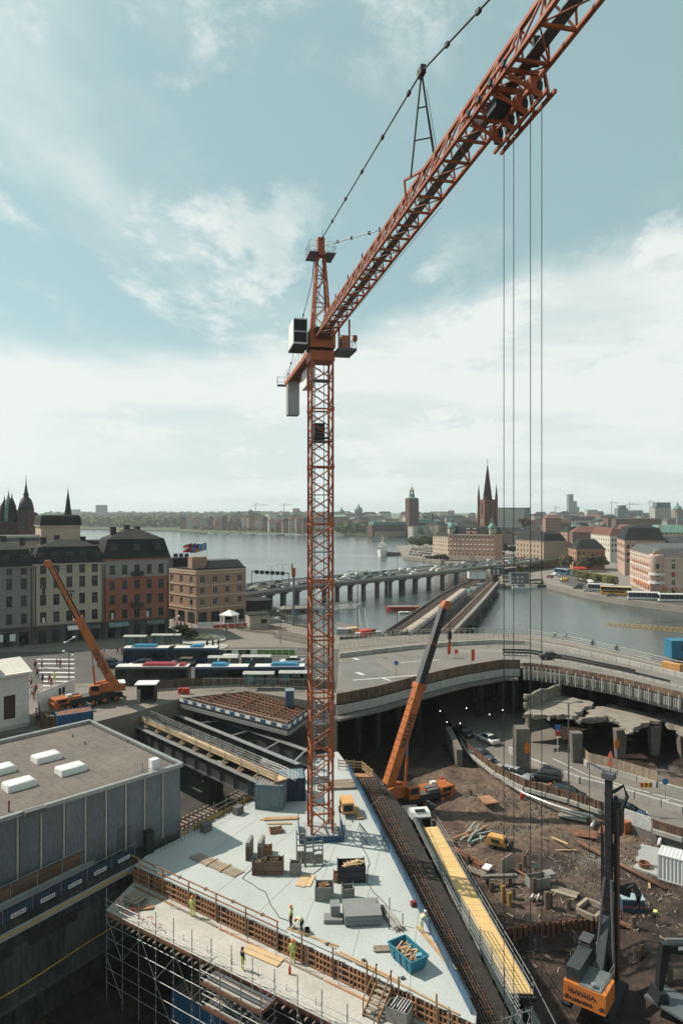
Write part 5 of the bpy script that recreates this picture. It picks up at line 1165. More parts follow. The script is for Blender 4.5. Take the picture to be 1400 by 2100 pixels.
# long bridge girders left of the walkway with a tube rail
girder('dark green bridge girder along the yellow walkway, rail on top',(8.6,79.5,5.4),(12.5,46.5,5.4),2.2,.6,None,DGREEN)
girder('dark bridge girder under the yellow walkway',(9.9,79.5,4.2),(14.2,48,4.2),2.2,.6,None,DGREEN)
rb=thing('tube_railing','galvanised tube rails beside the reinforcement bed','railing')
for o,z in((.0,6.5),(.0,6.1),(.1,5.75)):rod('rail',(7.9+o,80,z),(11.0+o,54.5,z),.03,STEEL,rb)
for i in range(8):t=i/7;x,y=lerp(7.9,11.0,t),lerp(80,54.5,t);rod('post',(x,y,5.3),(x,y,6.6),.03,STEEL,rb)
tb=thing('tube_barrier','five tier galvanised tube barrier in the near half of the yellow walkway','railing')
for k in range(5):rod('rail',(10.25+.05*k,59.3,7.9-k*.42),(12.15+.05*k,46.9,7.9-k*.42),.035,STEEL,tb)
for i in range(6):t=i/5;x,y=lerp(10.25,12.15,t),lerp(59.3,46.9,t);rod('post',(x,y,5.3),(x,y,8.0),.035,STEEL,tb)
for i in range(4):
 x=10.6+i*.75;rod('post',(x,45.2+.3*i,3.5),(x,45.2+.3*i,7.6),.035,STEEL,tb)
 if i:
  for z in(5.6,6.5,7.4):rod('rail',(x-.75,45.2+.3*i-.3,z),(x,45.2+.3*i,z),.03,STEEL,tb)
  rod('tube_brace',(x-.75,44.9+.3*i,5.6),(x,45.2+.3*i,7.4),.03,STEEL,tb)
def yellow_walkway():
 T=thing('footbridge','long narrow footbridge with a bright yellow board deck and tube rails','footbridge');z=5.0
 a0,a1=Vector((9.0,77.8,z)),Vector((10.95,51.2,z));b0,b1=Vector((10.95,78.2,z)),Vector((14.3,51.0,z));n=84
 for i in range(n):
  t0,t1=(i+.02)/n,(i+.97)/n;
  MB().prism([a0.lerp(a1,t0)[:2],a0.lerp(a1,t1)[:2],b0.lerp(b1,t1)[:2],b0.lerp(b1,t0)[:2]],z-.06,z+.004*(i%3)).build('deck_board',YELLOW,T)
 for sd,(p,q)in enumerate(((a0,a1),(b0,b1))):
  n2=14
  for i in range(n2+1):
   c=p.lerp(q,i/n2);rod('post',c-Vector((0,0,.5)),c+Vector((0,0,1.12)),.03,STEEL,T)
  for h in(.12,.55,1.08):rod('rail',p+Vector((0,0,h)),q+Vector((0,0,h)),.028 if h>.2 else.045,STEEL if sd else DSTEEL,T)
  bar('stringer',p-Vector((0,0,.22)),q-Vector((0,0,.22)),.12,.3,GIRDER,T)
 for i in range(9):
  c=a0.lerp(a1,i/9+.04);box('bracket',c+Vector((-.35,0,-.35)),(.5,.35,.25),YELLOW,T);box('bracket_foot',c+Vector((-.5,0,-.55)),(.55,.4,.12),DSTEEL,T)
 bar('end_beam',a1-Vector((.1,.1,.3)),b1+Vector((.2,-.1,-.3)),.3,.3,DSTEEL,T);bar('handrail_end',b1+Vector((0,0,1.0)),b1+Vector((.9,-2.6,-.4)),.06,.06,STEEL,T)
yellow_walkway()
# ------------------------------------------------------------------ vehicles
PAINTS={k:mat('car_'+k,c,.28,.1,.06,.6,5,rand=.04,spec=.6)for k,c in dict(black=(.018,.019,.021),white=(.62,.62,.60),silver=(.32,.33,.34),grey=(.12,.125,.13),blue=(.035,.08,.16),red=(.30,.03,.025),champagne=(.20,.165,.135),slate=(.07,.085,.095),navy=(.02,.035,.09),yellow=(.55,.30,.04),green=(.05,.09,.07),cream=(.5,.46,.36),maroon=(.14,.02,.03)).items()}
CGLASS=glass('car_glass',(.02,.024,.028),.05);LAMP=mat('headlamp',(.7,.7,.68),.2);TAIL=mat('tail_lamp',(.35,.02,.015),.3)
def loft(st_,name,m,T,smooth=True):
 """stations (x, z0, z1, half width at bottom, half width at top)"""
 rg=[[(x,-wb*.94,z0),(x,-wb,z0+(z1-z0)*.35),(x,-wb*.98,z0+(z1-z0)*.72),(x,-wt,z1),(x,wt,z1),(x,wb*.98,z0+(z1-z0)*.72),(x,wb,z0+(z1-z0)*.35),(x,wb*.94,z0)]for x,z0,z1,wb,wt in st_]
 return MB().ring(rg).build(name,m,T,smooth)
SHAPES={
 'saloon':(4.6,[(-2.3,.42,.78,.72,.60),(-2.2,.3,.95,.84,.74),(-1.5,.28,1.0,.9,.80),(0,.27,.97,.9,.80),(1.1,.27,.95,.9,.78),(1.9,.29,.82,.86,.70),(2.25,.38,.68,.74,.58)],[(-1.75,.95,1.0,.78,.70),(-1.15,.93,1.40,.8,.60),(-.2,.93,1.45,.8,.60),(.45,.93,1.40,.8,.58),(1.2,.92,.97,.78,.70)]),
 'estate':(4.7,[(-2.35,.42,.9,.76,.66),(-2.25,.3,1.0,.86,.76),(-1.5,.28,1.03,.92,.80),(0,.27,1.0,.92,.80),(1.1,.27,.98,.92,.78),(2.0,.29,.85,.88,.72),(2.35,.38,.7,.76,.6)],[(-2.25,.98,1.02,.8,.72),(-1.95,.97,1.45,.82,.62),(-.2,.97,1.52,.82,.64),(.45,.96,1.46,.82,.6),(1.25,.95,1.0,.8,.72)]),
 'suv':(4.6,[(-2.3,.5,1.0,.78,.68),(-2.2,.36,1.12,.9,.8),(-1.4,.34,1.14,.94,.84),(0,.34,1.12,.94,.84),(1.1,.34,1.1,.94,.82),(1.95,.36,.98,.9,.74),(2.28,.46,.82,.78,.62)],[(-2.2,1.1,1.14,.82,.74),(-1.85,1.09,1.58,.84,.66),(-.2,1.09,1.66,.84,.68),(.5,1.08,1.58,.84,.62),(1.15,1.07,1.12,.82,.72)]),
 'van':(4.8,[(-2.4,.42,1.85,.86,.74),(-2.3,.32,1.95,.93,.8),(-.2,.3,1.98,.94,.8),(.55,.3,1.92,.94,.78),(1.15,.3,1.2,.93,.78),(2.0,.32,1.0,.88,.7),(2.4,.42,.8,.76,.58)],[(.2,1.15,1.5,.95,.86),(.55,1.12,1.78,.955,.82),(.85,1.1,1.55,.95,.8),(1.22,1.08,1.2,.9,.76)]),
}
_proto={}
def car(kind,paint,loc,rz,label,group=None,cat='car',name='parked_car'):
 if kind not in _proto:
  T=thing(name,label,cat);L,body,gh=SHAPES[kind]
  loft(body,'body',PAINTS['black'],T);loft(gh,'windows',CGLASS,T)
  if kind!='van':
   x0,x1,zz=gh[1][0],gh[3][0],gh[2][2];MB().ring([[(x,y,z+.012)for y,z in((-.56,zz-.05),(-.5,zz),(.5,zz),(.56,zz-.05))]for x in(x0+.12,x1-.1)],cap=False,closed=False).build('roof_panel',PAINTS['black'],T,True)
  for x in(-L*.3,L*.3):
   for s in(-1,1):wheel(T,(x,s*.8,.33),(0,1,0),.33,.22,BLACK,STEEL)
  xe=body[-1][0];xr=body[0][0]
  for s in(-1,1):box('headlight',(xe-.12,s*.6,.66 if kind!='van' else.8),(.2,.32,.16),LAMP,T);box('tail_light',(xr+.06,s*.62,.84),(.1,.28,.2),TAIL,T)
  _proto[kind]=T;T0=T;T.matrix_basis=Matrix.Translation(loc)@Matrix.Rotation(rz,4,'Z');T['label']=label
 else:T=again(_proto[kind],loc,rz,label)
 T['category']=cat
 if group:T['group']=group
 elif 'group' in T:del T['group']
 for c in T.children:
  if c.name.split('.')[0]in('body','roof_panel'):c.material_slots[0].link='OBJECT';c.material_slots[0].material=PAINTS[paint]
 return T
def bus(label,loc,rz,L,body,lower,pods,joint=None,cat='bus',H=3.05,double=False,group=None,name='city_bus'):
 T=thing(name,label,cat,loc,rz,group);W=2.5
 segs=[(-L/2,L/2)]if joint is None else[(-L/2,joint-.5),(joint+.5,L/2)]
 for a,b in segs:
  rr=[(-W/2,.35),(W/2,.35),(W/2,H-.25),(W/2-.2,H),(-W/2+.2,H),(-W/2,H-.25)]
  MB().ring([[(a,y*.97,z)for y,z in rr],[(a+.15,y,z)for y,z in rr],[(b-.15,y,z)for y,z in rr],[(b,y*.97,z)for y,z in rr]]).build('body',lower,T)
  MB().ring([[(x,y,z)for y,z in((-W/2+.18,H),(W/2-.18,H),(W/2-.3,H+.06),(-W/2+.3,H+.06))]for x in(a+.05,b-.05)]).build('roof',body,T)
  for s in(-1,1):
   z0,z1=(1.25,H-.42)if not double else(2.2,H-.35)
   n=max(2,int((b-a)/1.5))
   for i in range(n):box('side_window',((a+b)/2+(b-a-.7)*((i+.5)/n-.5),s*(W/2+.005),(z0+z1)/2),((b-a-.7)/n-.06,.03,z1-z0),CGLASS,T)
   if double:box('lower_windows',((a+b)/2+1,s*(W/2+.004),1.55),(b-a-4,.03,.7),CGLASS,T)
   box('skirt',((a+b)/2,s*(W/2+.01),.62),(b-a-.5,.03,.42),lower,T)
  for x in((a+1.9,)if b<L/2 else(a+2.3,b-2.6)):
   for s in(-1,1):wheel(T,(x,s*(W/2-.14),.5),(0,1,0),.5,.3,BLACK,STEEL)
 box('windscreen',(L/2+.01,0,H*.6),(.05,W-.3,H*.48),CGLASS,T);box('rear_window',(-L/2-.01,0,H*.7),(.05,W-.6,H*.25),CGLASS,T)
 for s in(-1,1):box('headlight',(L/2+.015,s*.9,.75),(.06,.3,.2),LAMP,T)
 if joint is not None:MB().ring([[(joint-.6+.1*i,y*k,z*k+.2*(1-k))for y,z in((-1.2,.5),(1.2,.5),(1.2,H-.1),(-1.2,H-.1))]for i in range(13)for k in((.97,.93)[i%2],)]).build('bellows',BLACK,T)
 for x0,x1,m in pods:
  MB().ring([[(x0,y,z)for y,z in((-.95,H+.07),(.95,H+.07),(.85,H+.30),(-.85,H+.30))],[(x0+.4,y,z)for y,z in((-1.0,H+.07),(1.0,H+.07),(.8,H+.46),(-.8,H+.46))],[(x1-.7,y,z)for y,z in((-1.0,H+.07),(1.0,H+.07),(.8,H+.46),(-.8,H+.46))],[(x1,y,z)for y,z in((-.95,H+.07),(.95,H+.07),(.85,H+.2),(-.85,H+.2))]]).build('roof_pod',m,T)
 return T
POD=mat('bus_pod_blue',(.02,.17,.31),.5);PODR=mat('bus_pod_red',(.28,.025,.04),.5);BUSW=mat('bus_roof_white',(.60,.60,.57),.6,0,.14,1.5,7);BUSB=mat('bus_navy',(.012,.03,.075),.35);BUSK=mat('bus_dark',(.03,.03,.035),.4)
def P2(px,py,z=ZS):return G(px,py,z)
a,b=P2(258,1360),P2(446,1359);bus('articulated blue bus with a bright blue roof pod, behind the cars',((a+b)/2),math.pi,17.6,BUSW,BUSB,[(2.8,8.0-.6,POD),(-6.0,-3.6,POD)],-.2)
a,b=P2(243,1402),P2(387,1402);bus('dark bus with a long red roof pod, nearest the site hoarding',((a+b)/2),0,12.0,BUSW,BUSK,[(-1.6,3.8,PODR),(4.4,5.4,PODR)],None)
a,b=P2(405,1404),P2(622,1400);bus('articulated blue bus with two blue roof pods, beside the bus shelters',((a+b)/2),.02,18.0,BUSW,BUSB,[(3.4,8.0,POD),(-6.4,-3.7,POD)],0.2)
GC='cars waiting on the street beside the buses'
def on(px,py,z=ZS):return P2(px,py,z)
car('suv','navy',on(228,1369),.02,'dark blue car half hidden by the orange crane boom',GC);car('estate','black',on(291,1368),math.pi,'black estate car with roof rails in front of the blue bus',GC);car('estate','champagne',on(375,1365),math.pi,'brownish champagne estate car in the street',GC)
car('van','white',on(463,1364),math.pi,'white delivery van in the street',GC,'van','delivery_van');car('suv','slate',on(530,1363),math.pi,'grey green suv behind the white van',GC);car('saloon','white',on(598,1363),math.pi,'white saloon car nearest the crane mast on the street',GC)
car('estate','silver',G(1058,1596,ZL),-.78,'silver estate car on the lower road, its roof rails shining','cars on the lower road');car('suv','black',G(1117,1601,ZL),math.pi-.42,'black and grey car with a lit tail lamp on the lower road','cars on the lower road');car('estate','black',G(1165,1636,ZL),-.60,'black car half hidden by the brown board fence','cars on the lower road');car('saloon','blue',G(1285,1672,ZL),-.68,'dark blue car behind the white sheeted fence','cars on the lower road');car('saloon','white',G(1000,1522,ZL),math.pi-1.1,'white car driving into the dark underpass','cars on the lower road');car('saloon','slate',G(988,1556,ZL),-1.0,'blue grey car coming out of the underpass with lamps lit','cars on the lower road');car('saloon','black',G(948,1508,ZL),-1.0,'black car deep in the underpass','cars on the lower road')
car('saloon','black',on(1130,1352),.0,'black car on the flyover ramp behind the steel barrier',None);
# coaches on the old town quay
def coach(px,py,ang,L,body,lower,label,H=3.5,dbl=False):return bus(label,G(px,py,2.6),ang,L,body,lower,[],None,'coach',H,dbl,'coaches parked on the old town quay','coach')
CW=mat('coach_white',(.66,.66,.64),.35);CY=mat('coach_yellow',(.58,.32,.06),.4);CS=mat('coach_silver',(.42,.44,.44),.35)
coach(1210,1205,math.pi+.75+1.5-1.0+.05,12,CW,CW,'white coach farthest along the quay');coach(1231,1212,math.pi-.55+.05,12,CW,CS,'silver grey coach behind the yellow double decker');coach(1262,1220,math.pi-.42,13.5,CW,CY,'yellow double decker coach on the quay',4.0,True);coach(1318,1230,math.pi-.22,13,CW,CW,'white coach with dark window band in front of the corner house');coach(1382,1234,math.pi-.12,13,CW,CW,'white coach cut by the right picture edge')
coach(1152,1178,1.9,12,CS,mat('bus_blue',(.05,.14,.26),.4),'blue city bus in the quay road bend');coach(1120,1146,.25,16,CW,mat('bus_red',(.30,.06,.05),.4),'red and white bus crossing the highway bridge')
gi=0
for px,py,k,c,a,lb in((1135,1181,'van','white',2.0,'white van in the quay road bend'),(1149,1189,'saloon','silver',2.1,'silver car behind the white van on the quay road'),(1156,1192,'van','yellow',2.6,'yellow van on the quay road'),(1184,1208,'suv','black',2.6,'dark car on the quay before the white coach'),(1187,1202,'saloon','slate',2.6,'grey green car on the quay road'),(1204,1213,'saloon','silver',2.7,'silver car at the quay railing'),(1252,1223,'saloon','slate',2.8,'dark car in front of the yellow coach'),(1126,1185,'suv','maroon',2.0,'dark red car by the harbour cabins'),(1146,1164,'saloon','white',1.9,'white car far up the quay road'),(1150,1171,'saloon','grey',1.9,'grey car far up the quay road')):
 car(k,c,G(px,py,2.61),a,lb,'cars on the quay road','van' if k=='van' else 'car')

# ------------------------------------------------------------------ highway bridge over the lake
def hw(px):  # bridge axis: near edge of the deck
 pts=[(440,252),(503,268),(620,297),(750,325),(860,352),(960,392),(1060,430),(1150,475),(1230,540)]
 for a,b in zip(pts,pts[1:]):
  if a[0]<=px<=b[0]:
   t=(px-a[0])/(b[0]-a[0]);D_=lerp(a[1],b[1],t);return Vector(((px-700)*D_/1400,D_,0))
ZH=8.4
def highway():
 T=thing('highway_bridge','long concrete highway bridge on pillars full of cars crossing the lake','bridge')
 ax=[hw(p)for p in(440,503,560,620,690,750,805,860,910,960,1010,1060,1105,1150,1190,1229)]
 def off(i,o):d=(ax[min(i+1,len(ax)-1)]-ax[max(i-1,0)]).normalized();n_=Vector((-d.y,d.x,0));return ax[i]+n_*o
 n=len(ax);W=25
 for z0,z1,o0,o1,nm,m in((ZH-1.5,ZH,0,W,'deck',OLDC),(ZH-.05,ZH+.02,.7,W-.7,'carriageway',ASPH)):
  P=[(*off(i,o)[:2],z)for o,z in((o0,z0),(o1,z0),(o0,z1),(o1,z1))for i in range(n)];F=[]
  for i in range(n-1):F+=[(i,n+i,n+i+1,i+1),(2*n+i,2*n+i+1,3*n+i+1,3*n+i),(i,i+1,2*n+i+1,2*n+i),(n+i+1,n+i,3*n+i,3*n+i+1)]
  MB().faces(P,F+[(0,2*n,3*n,n),(n-1,2*n-1,4*n-1,3*n-1)]).build(nm,m,T)
 for o in(.2,12.2,12.8,W-.2):
  for i in range(n-1):
   a,b=off(i,o),off(i+1,o);a.z=b.z=ZH+.5;bar('parapet',a,b,.18,.75 if o in(.2,W-.2)else.55,CONC,T)
 for px in range(512,1030,27):
  c=hw(px);d=(hw(px+3)-hw(px-3)).normalized();n_=Vector((-d.y,d.x,0))
  for o in(3.0,12.5,21.5):q=c+n_*o;q.z=0;rod('pillar',q-Vector((0,0,1)),q+Vector((0,0,ZH-1.5)),.95,OLDC,T)
  a,b=c+n_*1.2,c+n_*(W-1.2);a.z=b.z=ZH-1.9;bar('pillar_beam',a,b,1.4,.8,OLDC,T)
 LN=mat('lane_paint',(.55,.55,.53),.8)
 for px in range(508,1120,9):
  for o in(4.6,8.3,16.6,20.3):
   c=hw(px);d=(hw(px+2)-hw(px-2)).normalized();q=c+Vector((-d.y,d.x,0))*o;q.z=ZH+.03;bar('lane_mark',q-d*.7,q+d*.7,.18,.012,LN,T)if px%2 else None
 cols=['black','white','silver','grey','blue','red','champagne','slate','white','black','silver','green'];r=random.Random(21);kinds=['saloon','estate','suv','van','estate','suv']
 where={0:'nearest lane',1:'second lane',2:'third lane',3:'farthest lane'}
 used=set();px=512.0
 while px<1120:
  for ln,o in enumerate((2.7,6.5,14.7,18.6)):
   if r.random()<(.5 if px>640 else.36):
    q=px+r.uniform(-4,4);q=min(max(q,510),1118);c=hw(q);d=(hw(q+4)-hw(q-4)).normalized();p=c+Vector((-d.y,d.x,0))*o;k=kinds[r.randrange(6)];col=cols[r.randrange(12)]if k!='van' else('white','white','cream')[r.randrange(3)]
    seg='left of the crane mast' if q<630 else 'just right of the crane mast' if q<740 else 'halfway along the bridge' if q<850 else 'before the salmon palace' if q<1000 else 'near the far end of the bridge'
    car(k,col,(p.x,p.y,ZH+.02),math.atan2(d.y,d.x)+(math.pi if ln<2 else 0),only(f'{col} {k if k in ("van", "suv") else k+" car"}, {where[ln]} of highway bridge, {seg}'),'cars on the highway bridge','van' if k=='van' else 'car','highway_car')
  px+=15+px*.002
highway()
# sign gantry and lamp posts on the bridge
def gantry(px0,px1,ytop,ybase,D_,label,n=6):
 a,b=A(px0,ytop,D_),A(px1,ytop+4,D_+6);T=thing('sign_gantry',label,'gantry',(0,0,0),0,'sign gantries on the highway bridge')
 bar('beam',a,b,.25,.4,GSTEEL,T)
 for p in(a,b):rod('post',(p.x,p.y,ZH),p,.14,GSTEEL,T)
 for i in range(n):c=a.lerp(b,(i+1)/(n+1.2));box('signal_head',c-Vector((0,.3,.1)),(1.6,.2,1.5),BLACK,T)
gantry(516,592,1172,1200,276,'gantry with six dark signal heads left of the crane mast');gantry(868,925,1142,1165,384,'gantry with dark signal heads over the middle of the bridge',7)
def lamp_post(p,h,label,double=True,group='lamp posts along the bridges',m=GSTEEL,arm=1.8):
 T=thing('lamp_post',label,'lamp post',p,0,group);rod('pole',(0,0,0),(0,0,h),.09,m,T)
 for s in((-1,1)if double else(1,)):bar('arm',(0,0,h),(s*arm,0,h+.25),.08,.08,m,T);box('lamp_head',(s*(arm+.25),0,h+.22),(.8,.3,.14),m,T)
 return T
for px,yb,yt,D_,l_ in((574,1195,1160,285,'double lamp post left of the crane mast on the bridge'),(551,1200,1167,282,'lamp post near the left end of the bridge'),(733,1320,1150,300,'tall lamp post rising from the railway quay'),(890,1165,1132,370,'lamp post over the middle of the highway bridge'),(818,1174,1144,345,'lamp post on the highway bridge before the ship'),(948,1160,1120,390,'lamp post where the bridge meets the island')):
 b=hw(px)if px!=733 else G(733,1310,ZS);d_=b.y;h=(yb-yt)*d_/1400;lamp_post((b.x,b.y+12 if px!=733 else b.y,ZH if px!=733 else ZS),9.5 if px!=733 else 15,l_)

# ------------------------------------------------------------------ railway bridge with a train
def railway():
 T=thing('railway_bridge','low curving railway bridge with rusty tracks over the water','bridge');ZR=4.2
 Lp=[(752,1322),(800,1292),(850,1258),(900,1224),(935,1205),(962,1193)];Rp=[(905,1326),(938,1295),(972,1258),(1000,1226),(1016,1205),(1024,1195)]
 def dens(pts,k=4):return[G(lerp(a[0],b[0],j/k),lerp(a[1],b[1],j/k),ZR)for a,b in zip(pts,pts[1:])for j in range(k)]+[G(*pts[-1],ZR)]
 L_,R_=dens(Lp),dens(Rp);n=len(L_)
 BAL=mat('track_bed',(.055,.043,.036),.95,0,.3,.5,6)
 P=[(*p[:2],z)for z in(ZR-2.2,ZR)for S_ in(L_,R_)for p in S_];F=[]
 for i in range(n-1):F+=[(i,n+i,n+i+1,i+1)[::-1],(2*n+i,3*n+i,3*n+i+1,2*n+i+1),(i,i+1,2*n+i+1,2*n+i)[::-1],(n+i,n+i+1,3*n+i+1,3*n+i)]
 MB().faces(P,F).build('deck',BAL,T)
 def at(f,i,z=0):p=L_[i].lerp(R_[i],f);return Vector((p.x,p.y,ZR+z))
 for f in(.10,.155,.22,.275,.38,.43,.66,.71,.80,.85):
  for i in range(n-1):bar('rail',at(f,i,.12),at(f,i+1,.12),.12,.16,RUST,T)
 for f,m,h in((.0,OLDC,.9),(.335,OLDC,.4),(.585,OLDC,.5),(.76,GWOOD,.3),(.935,mat('walkway_concrete',(.24,.22,.19),.9),.25),(1.0,OLDC,1.1)):
  for i in range(n-1):bar('kerb_wall',at(f,i,h/2),at(f,i+1,h/2),.35 if f!=.935 else 1.1,h,m,T)
 for i in range(0,n-1,2):q=R_[i];rod('pier',(q.x-.5,q.y,-1),(q.x-.5,q.y,ZR-2),.6,OLDC,T);q=L_[i];rod('pier',(q.x+.5,q.y,-1),(q.x+.5,q.y,ZR-2),.6,OLDC,T)
 for k,(f,i)in enumerate(((.5,12),(.48,14),(.52,15),(.55,17),(.5,10))):
  c=at(f,i,.7);tag(MB().box(c,(2.2,3.0,1.4),.5+.2*k).build('equipment_box',(GSTEEL,TEAL,CONC,TEAL,GWOOD)[k]),('grey equipment box on the railway bridge','teal equipment box on the railway bridge','pale equipment box near the far end of the railway bridge','second teal box at the far end of the tracks','brown crate beside the tracks')[k],'box')
 for i in range(1,n-1,3):
  lp=at(.335,i);lamp_post(lp,8.5,f'{("first", "second", "third", "fourth", "fifth", "sixth", "seventh")[min(6, i//3)]} mast lamp from the flyover along the railway bridge',True,'mast lamps along the railway bridge',GSTEEL,1.2)
 TR=mat('train_roof',(.36,.31,.25),.7,.1,.15,.6,5);TS=mat('train_side',(.17,.18,.19),.4,.3,.2,.5,4)
 t=thing('metro_train','silver metro train with a tan roof crossing the railway bridge','train')
 for i0 in(0,4,8):
  a,b=at(.50,i0,0),at(.50,min(n-1,i0+4),0);d=(b-a).normalized();s=Vector((-d.y,d.x,0));a,b=a+d*.4,b-d*.4
  rr=[(-1.5,.6),(1.5,.6),(1.5,3.0),(1.1,3.7),(-1.1,3.7),(-1.5,3.0)]
  cr=MB().ring([[p+s*x+Vector((0,0,z))for x,z in rr]for p in(a,b)]).build('carriage',TS,t)
  MB().ring([[p+s*x+Vector((0,0,z))for x,z in((-1.2,3.71),(1.2,3.71),(.8,3.86),(-.8,3.86))]for p in(a,b)]).build('carriage_roof',TR,cr)
  L=(b-a).length
  for q in range(7):
   for e in(-1,1):bar('train_window',a+d*(L*(q+.15)/7)+s*e*1.51+Vector((0,0,2.3)),a+d*(L*(q+.8)/7)+s*e*1.51+Vector((0,0,2.3)),.03,.8,CGLASS,cr)
  if i0==0:bar('cab_front',a+s*-1.4+Vector((0,0,2.2)),a+s*1.4+Vector((0,0,2.2)),.06,1.2,mat('train_blue',(.03,.13,.26),.4),cr)
railway()
# harbour cabins, barges and boats
HZ=1.2
def cabin(px,py,w_,d_,h,m,label,z=1.5,rz=0):
 p=G(px,py,z);T=thing('site_cabin',label,'cabin',p,rz,'harbour cabins');MB().box((0,d_/2,h/2),(w_,d_,h)).build('wall',m,T);MB().box((0,d_/2,h+.12),(w_+.4,d_+.4,.24)).build('roof',ROOFG,T)
 for i in range(max(2,int(w_/2.6))):box('window',(-w_/2+1.2+i*2.4,-.03,h*.62),(1.1,.08,h*.3 if h<4 else 1.1),PFRAME,T)
 if h>4:
  for i in range(max(2,int(w_/2.6))):box('window',(-w_/2+1.2+i*2.4,-.03,h*.25),(1.1,.08,1.1),PFRAME,T)
cabin(1066,1197,10,5,5.6,mat('cabin_grey_blue',(.12,.15,.16),.7),'two storey grey blue harbour cabin');cabin(1040,1192,6,4,3,mat('cabin_tan',(.30,.25,.2),.8),'low tan harbour cabin beside the grey blue one');cabin(978,1187,9,5,4,WHITE,'white signal cabin at the end of the tracks',4.2);cabin(1020,1180,7,4,4.4,GSTEEL,'grey tank house behind the harbour cabins',3)
st(MB().prism([tuple(G(*p,0)[:2])for p in((1005,1207),(1100,1207),(1112,1196),(1030,1190))],-.5,1.5).build('pavement_harbour',OLDC))
for px,py,L,m,lb in((1105,1203,9,GSTEEL,'grey workboat moored by the harbour cabins'),(1036,1206,12,mat('boat_tan',(.24,.2,.15),.8),'low tan barge below the harbour cabins'),(1075,1207,14,WHITE,'white pontoon with planks below the cabins')):
 p=G(px,py,0);T=thing('workboat',lb,'boat',p,.05);rr=lambda x,w_:[(x,-w_,1.0),(x,w_,1.0),(x,w_*.7,-.2),(x,-w_*.7,-.2)];MB().ring([rr(-L/2,1.2),rr(-L/3,1.7),rr(L/4,1.7),rr(L/2,.3)]).build('hull',m,T);box('deckhouse',(-L*.15,0,1.6),(L*.25,1.8,1.3),GSTEEL,T)
p=G(826,1252,0);T=thing('barge','red hulled barge with a tan deck moored by the railway bridge','barge',p,.05);MB().ring([[(x,-w_,1.6),(x,w_,1.6),(x,w_*.8,-.3),(x,-w_*.8,-.3)]for x,w_ in((-7,1.0),(-5.6,2.6),(6,2.6),(7,2.2))]).build('hull',mat('hull_red',(.33,.025,.03),.5),T);box('deck',(0,.4,1.75),(12.5,4.6,.25),GWOOD,T);box('deck_frame',(0,2.4,2.4),(13,.3,.3),GSTEEL,T)
for i in range(6):rod('deck_post',(-5.5+i*2.2,2.4,1.8),(-5.5+i*2.2,2.4,2.9),.06,GSTEEL,T)
p=G(830,1258,0);T=thing('dinghy','small white dinghy beside the red barge','boat',p,.1);MB().ring([[(x,-w_,.7),(x,w_,.7),(x,w_*.6,-.1),(x,-w_*.6,-.1)]for x,w_ in((-2.6,.8),(1.0,.9),(2.6,.1))]).build('hull',WHITE,T);box('seat',(-.5,0,.72),(.5,1.4,.06),GWOOD,T)
def ferry():
 p=G(784,1139,0);T=thing('passenger_ship','white passenger ship with mast moored at the island tip','ship',p,math.pi/2-.12)
 MB().ring([[(x,-w_,5.4+s),(x,w_,5.4+s),(x,w_*.75,-.3),(x,-w_*.75,-.3)]for x,w_,s in((-20,1.0,1.2),(-15,4.2,.4),(8,4.6,0),(18,3.6,.2))]).build('hull',WHITE,T);box('deckhouse',(0,0,7.0),(26,7,3.0),WHITE,T);box('upper_deck',(-3,0,9.6),(16,6,2.2),WHITE,T);box('window_band',(0,0,7.4),(26.05,7.05,.9),CGLASS,T);box('wheelhouse',(-9,0,11.6),(5,4.4,2.0),WHITE,T);rod('funnel',(2,0,10),(2,0,14.5),.9,mat('funnel_tan',(.5,.4,.2),.6),T)
 for x,h in((-12,20),(9,18)):rod('mast',(x,0,7),(x,0,h),.16,WHITE,T)
 q=G(806,1138,0);T=thing('landing_stage','low dark landing stage beside the white ship','pier',q,0);box('pontoon',(0,0,1.2),(13,6,2.6),GSTEEL,T);box('pontoon_deck',(0,0,2.6),(13.4,6.4,.2),GWOOD,T)
 for i in range(7):rod('rail_post',(-6+i*2,-3,2.7),(-6+i*2,-3,3.8),.06,WHITE,T)
ferry()
r=random.Random(3)
for i in range(34):
 px=420+i*8.6+r.uniform(-3,3);p=G(px,1098.5-.0*i+((px-420)/280)*3.2-3.2+r.uniform(0,1.0),0);L=r.uniform(9,22);T=thing('moored_boat',f'{"white" if i % 3 else "dark"} boat at the far quay, {("small", "long")[L > 15]}, below {("the wooded point", "the brick gables", "the pale houses", "the crane mast", "the park trees")[i//7]}, berth {"abcdefg"[i % 7]}','boat',p,r.uniform(-.3,.3),'boats moored along the far quay')
 MB().ring([[(x,-w_,1.6),(x,w_,1.6),(x,w_*.7,-.2),(x,-w_*.7,-.2)]for x,w_ in((-L/2,1.4),(0,2.0),(L/2,.2))]).build('hull',WHITE if i%3 else GSTEEL,T);box('deckhouse',(-L*.1,0,2.2),(L*.4,2.6,1.4),WHITE,T)
# parked cars on the island quay
r=random.Random(9)
for i in range(20):
 row=i//7;p=G(846+(i%7)*7.6-row*3,1128+row*5+(i%7)*.9,2.61);cc=['white','grey','silver','black','slate','red','silver'][r.randrange(7)];car(('saloon','estate','suv')[i%3],cc,p,.9+.1*row,f'{cc} car parked on the island quay, row {("behind", "middle", "front")[row]}, {("first", "second", "third", "fourth", "fifth", "sixth", "seventh")[i % 7]} from the water','cars parked on the island quay','car','quay_car')
tag(MB().box(G(905,1142,2.6)+Vector((0,0,1.5)),(9,3,3)).build('kiosk',RED),'small red kiosk in front of the salmon palace','kiosk')
tag(MB().box(G(917,1138,2.6)+Vector((0,0,2)),(16,5,4)).build('shed',plaster('shed',(.5,.44,.36))),'low pale shed at the foot of the palace','shed')
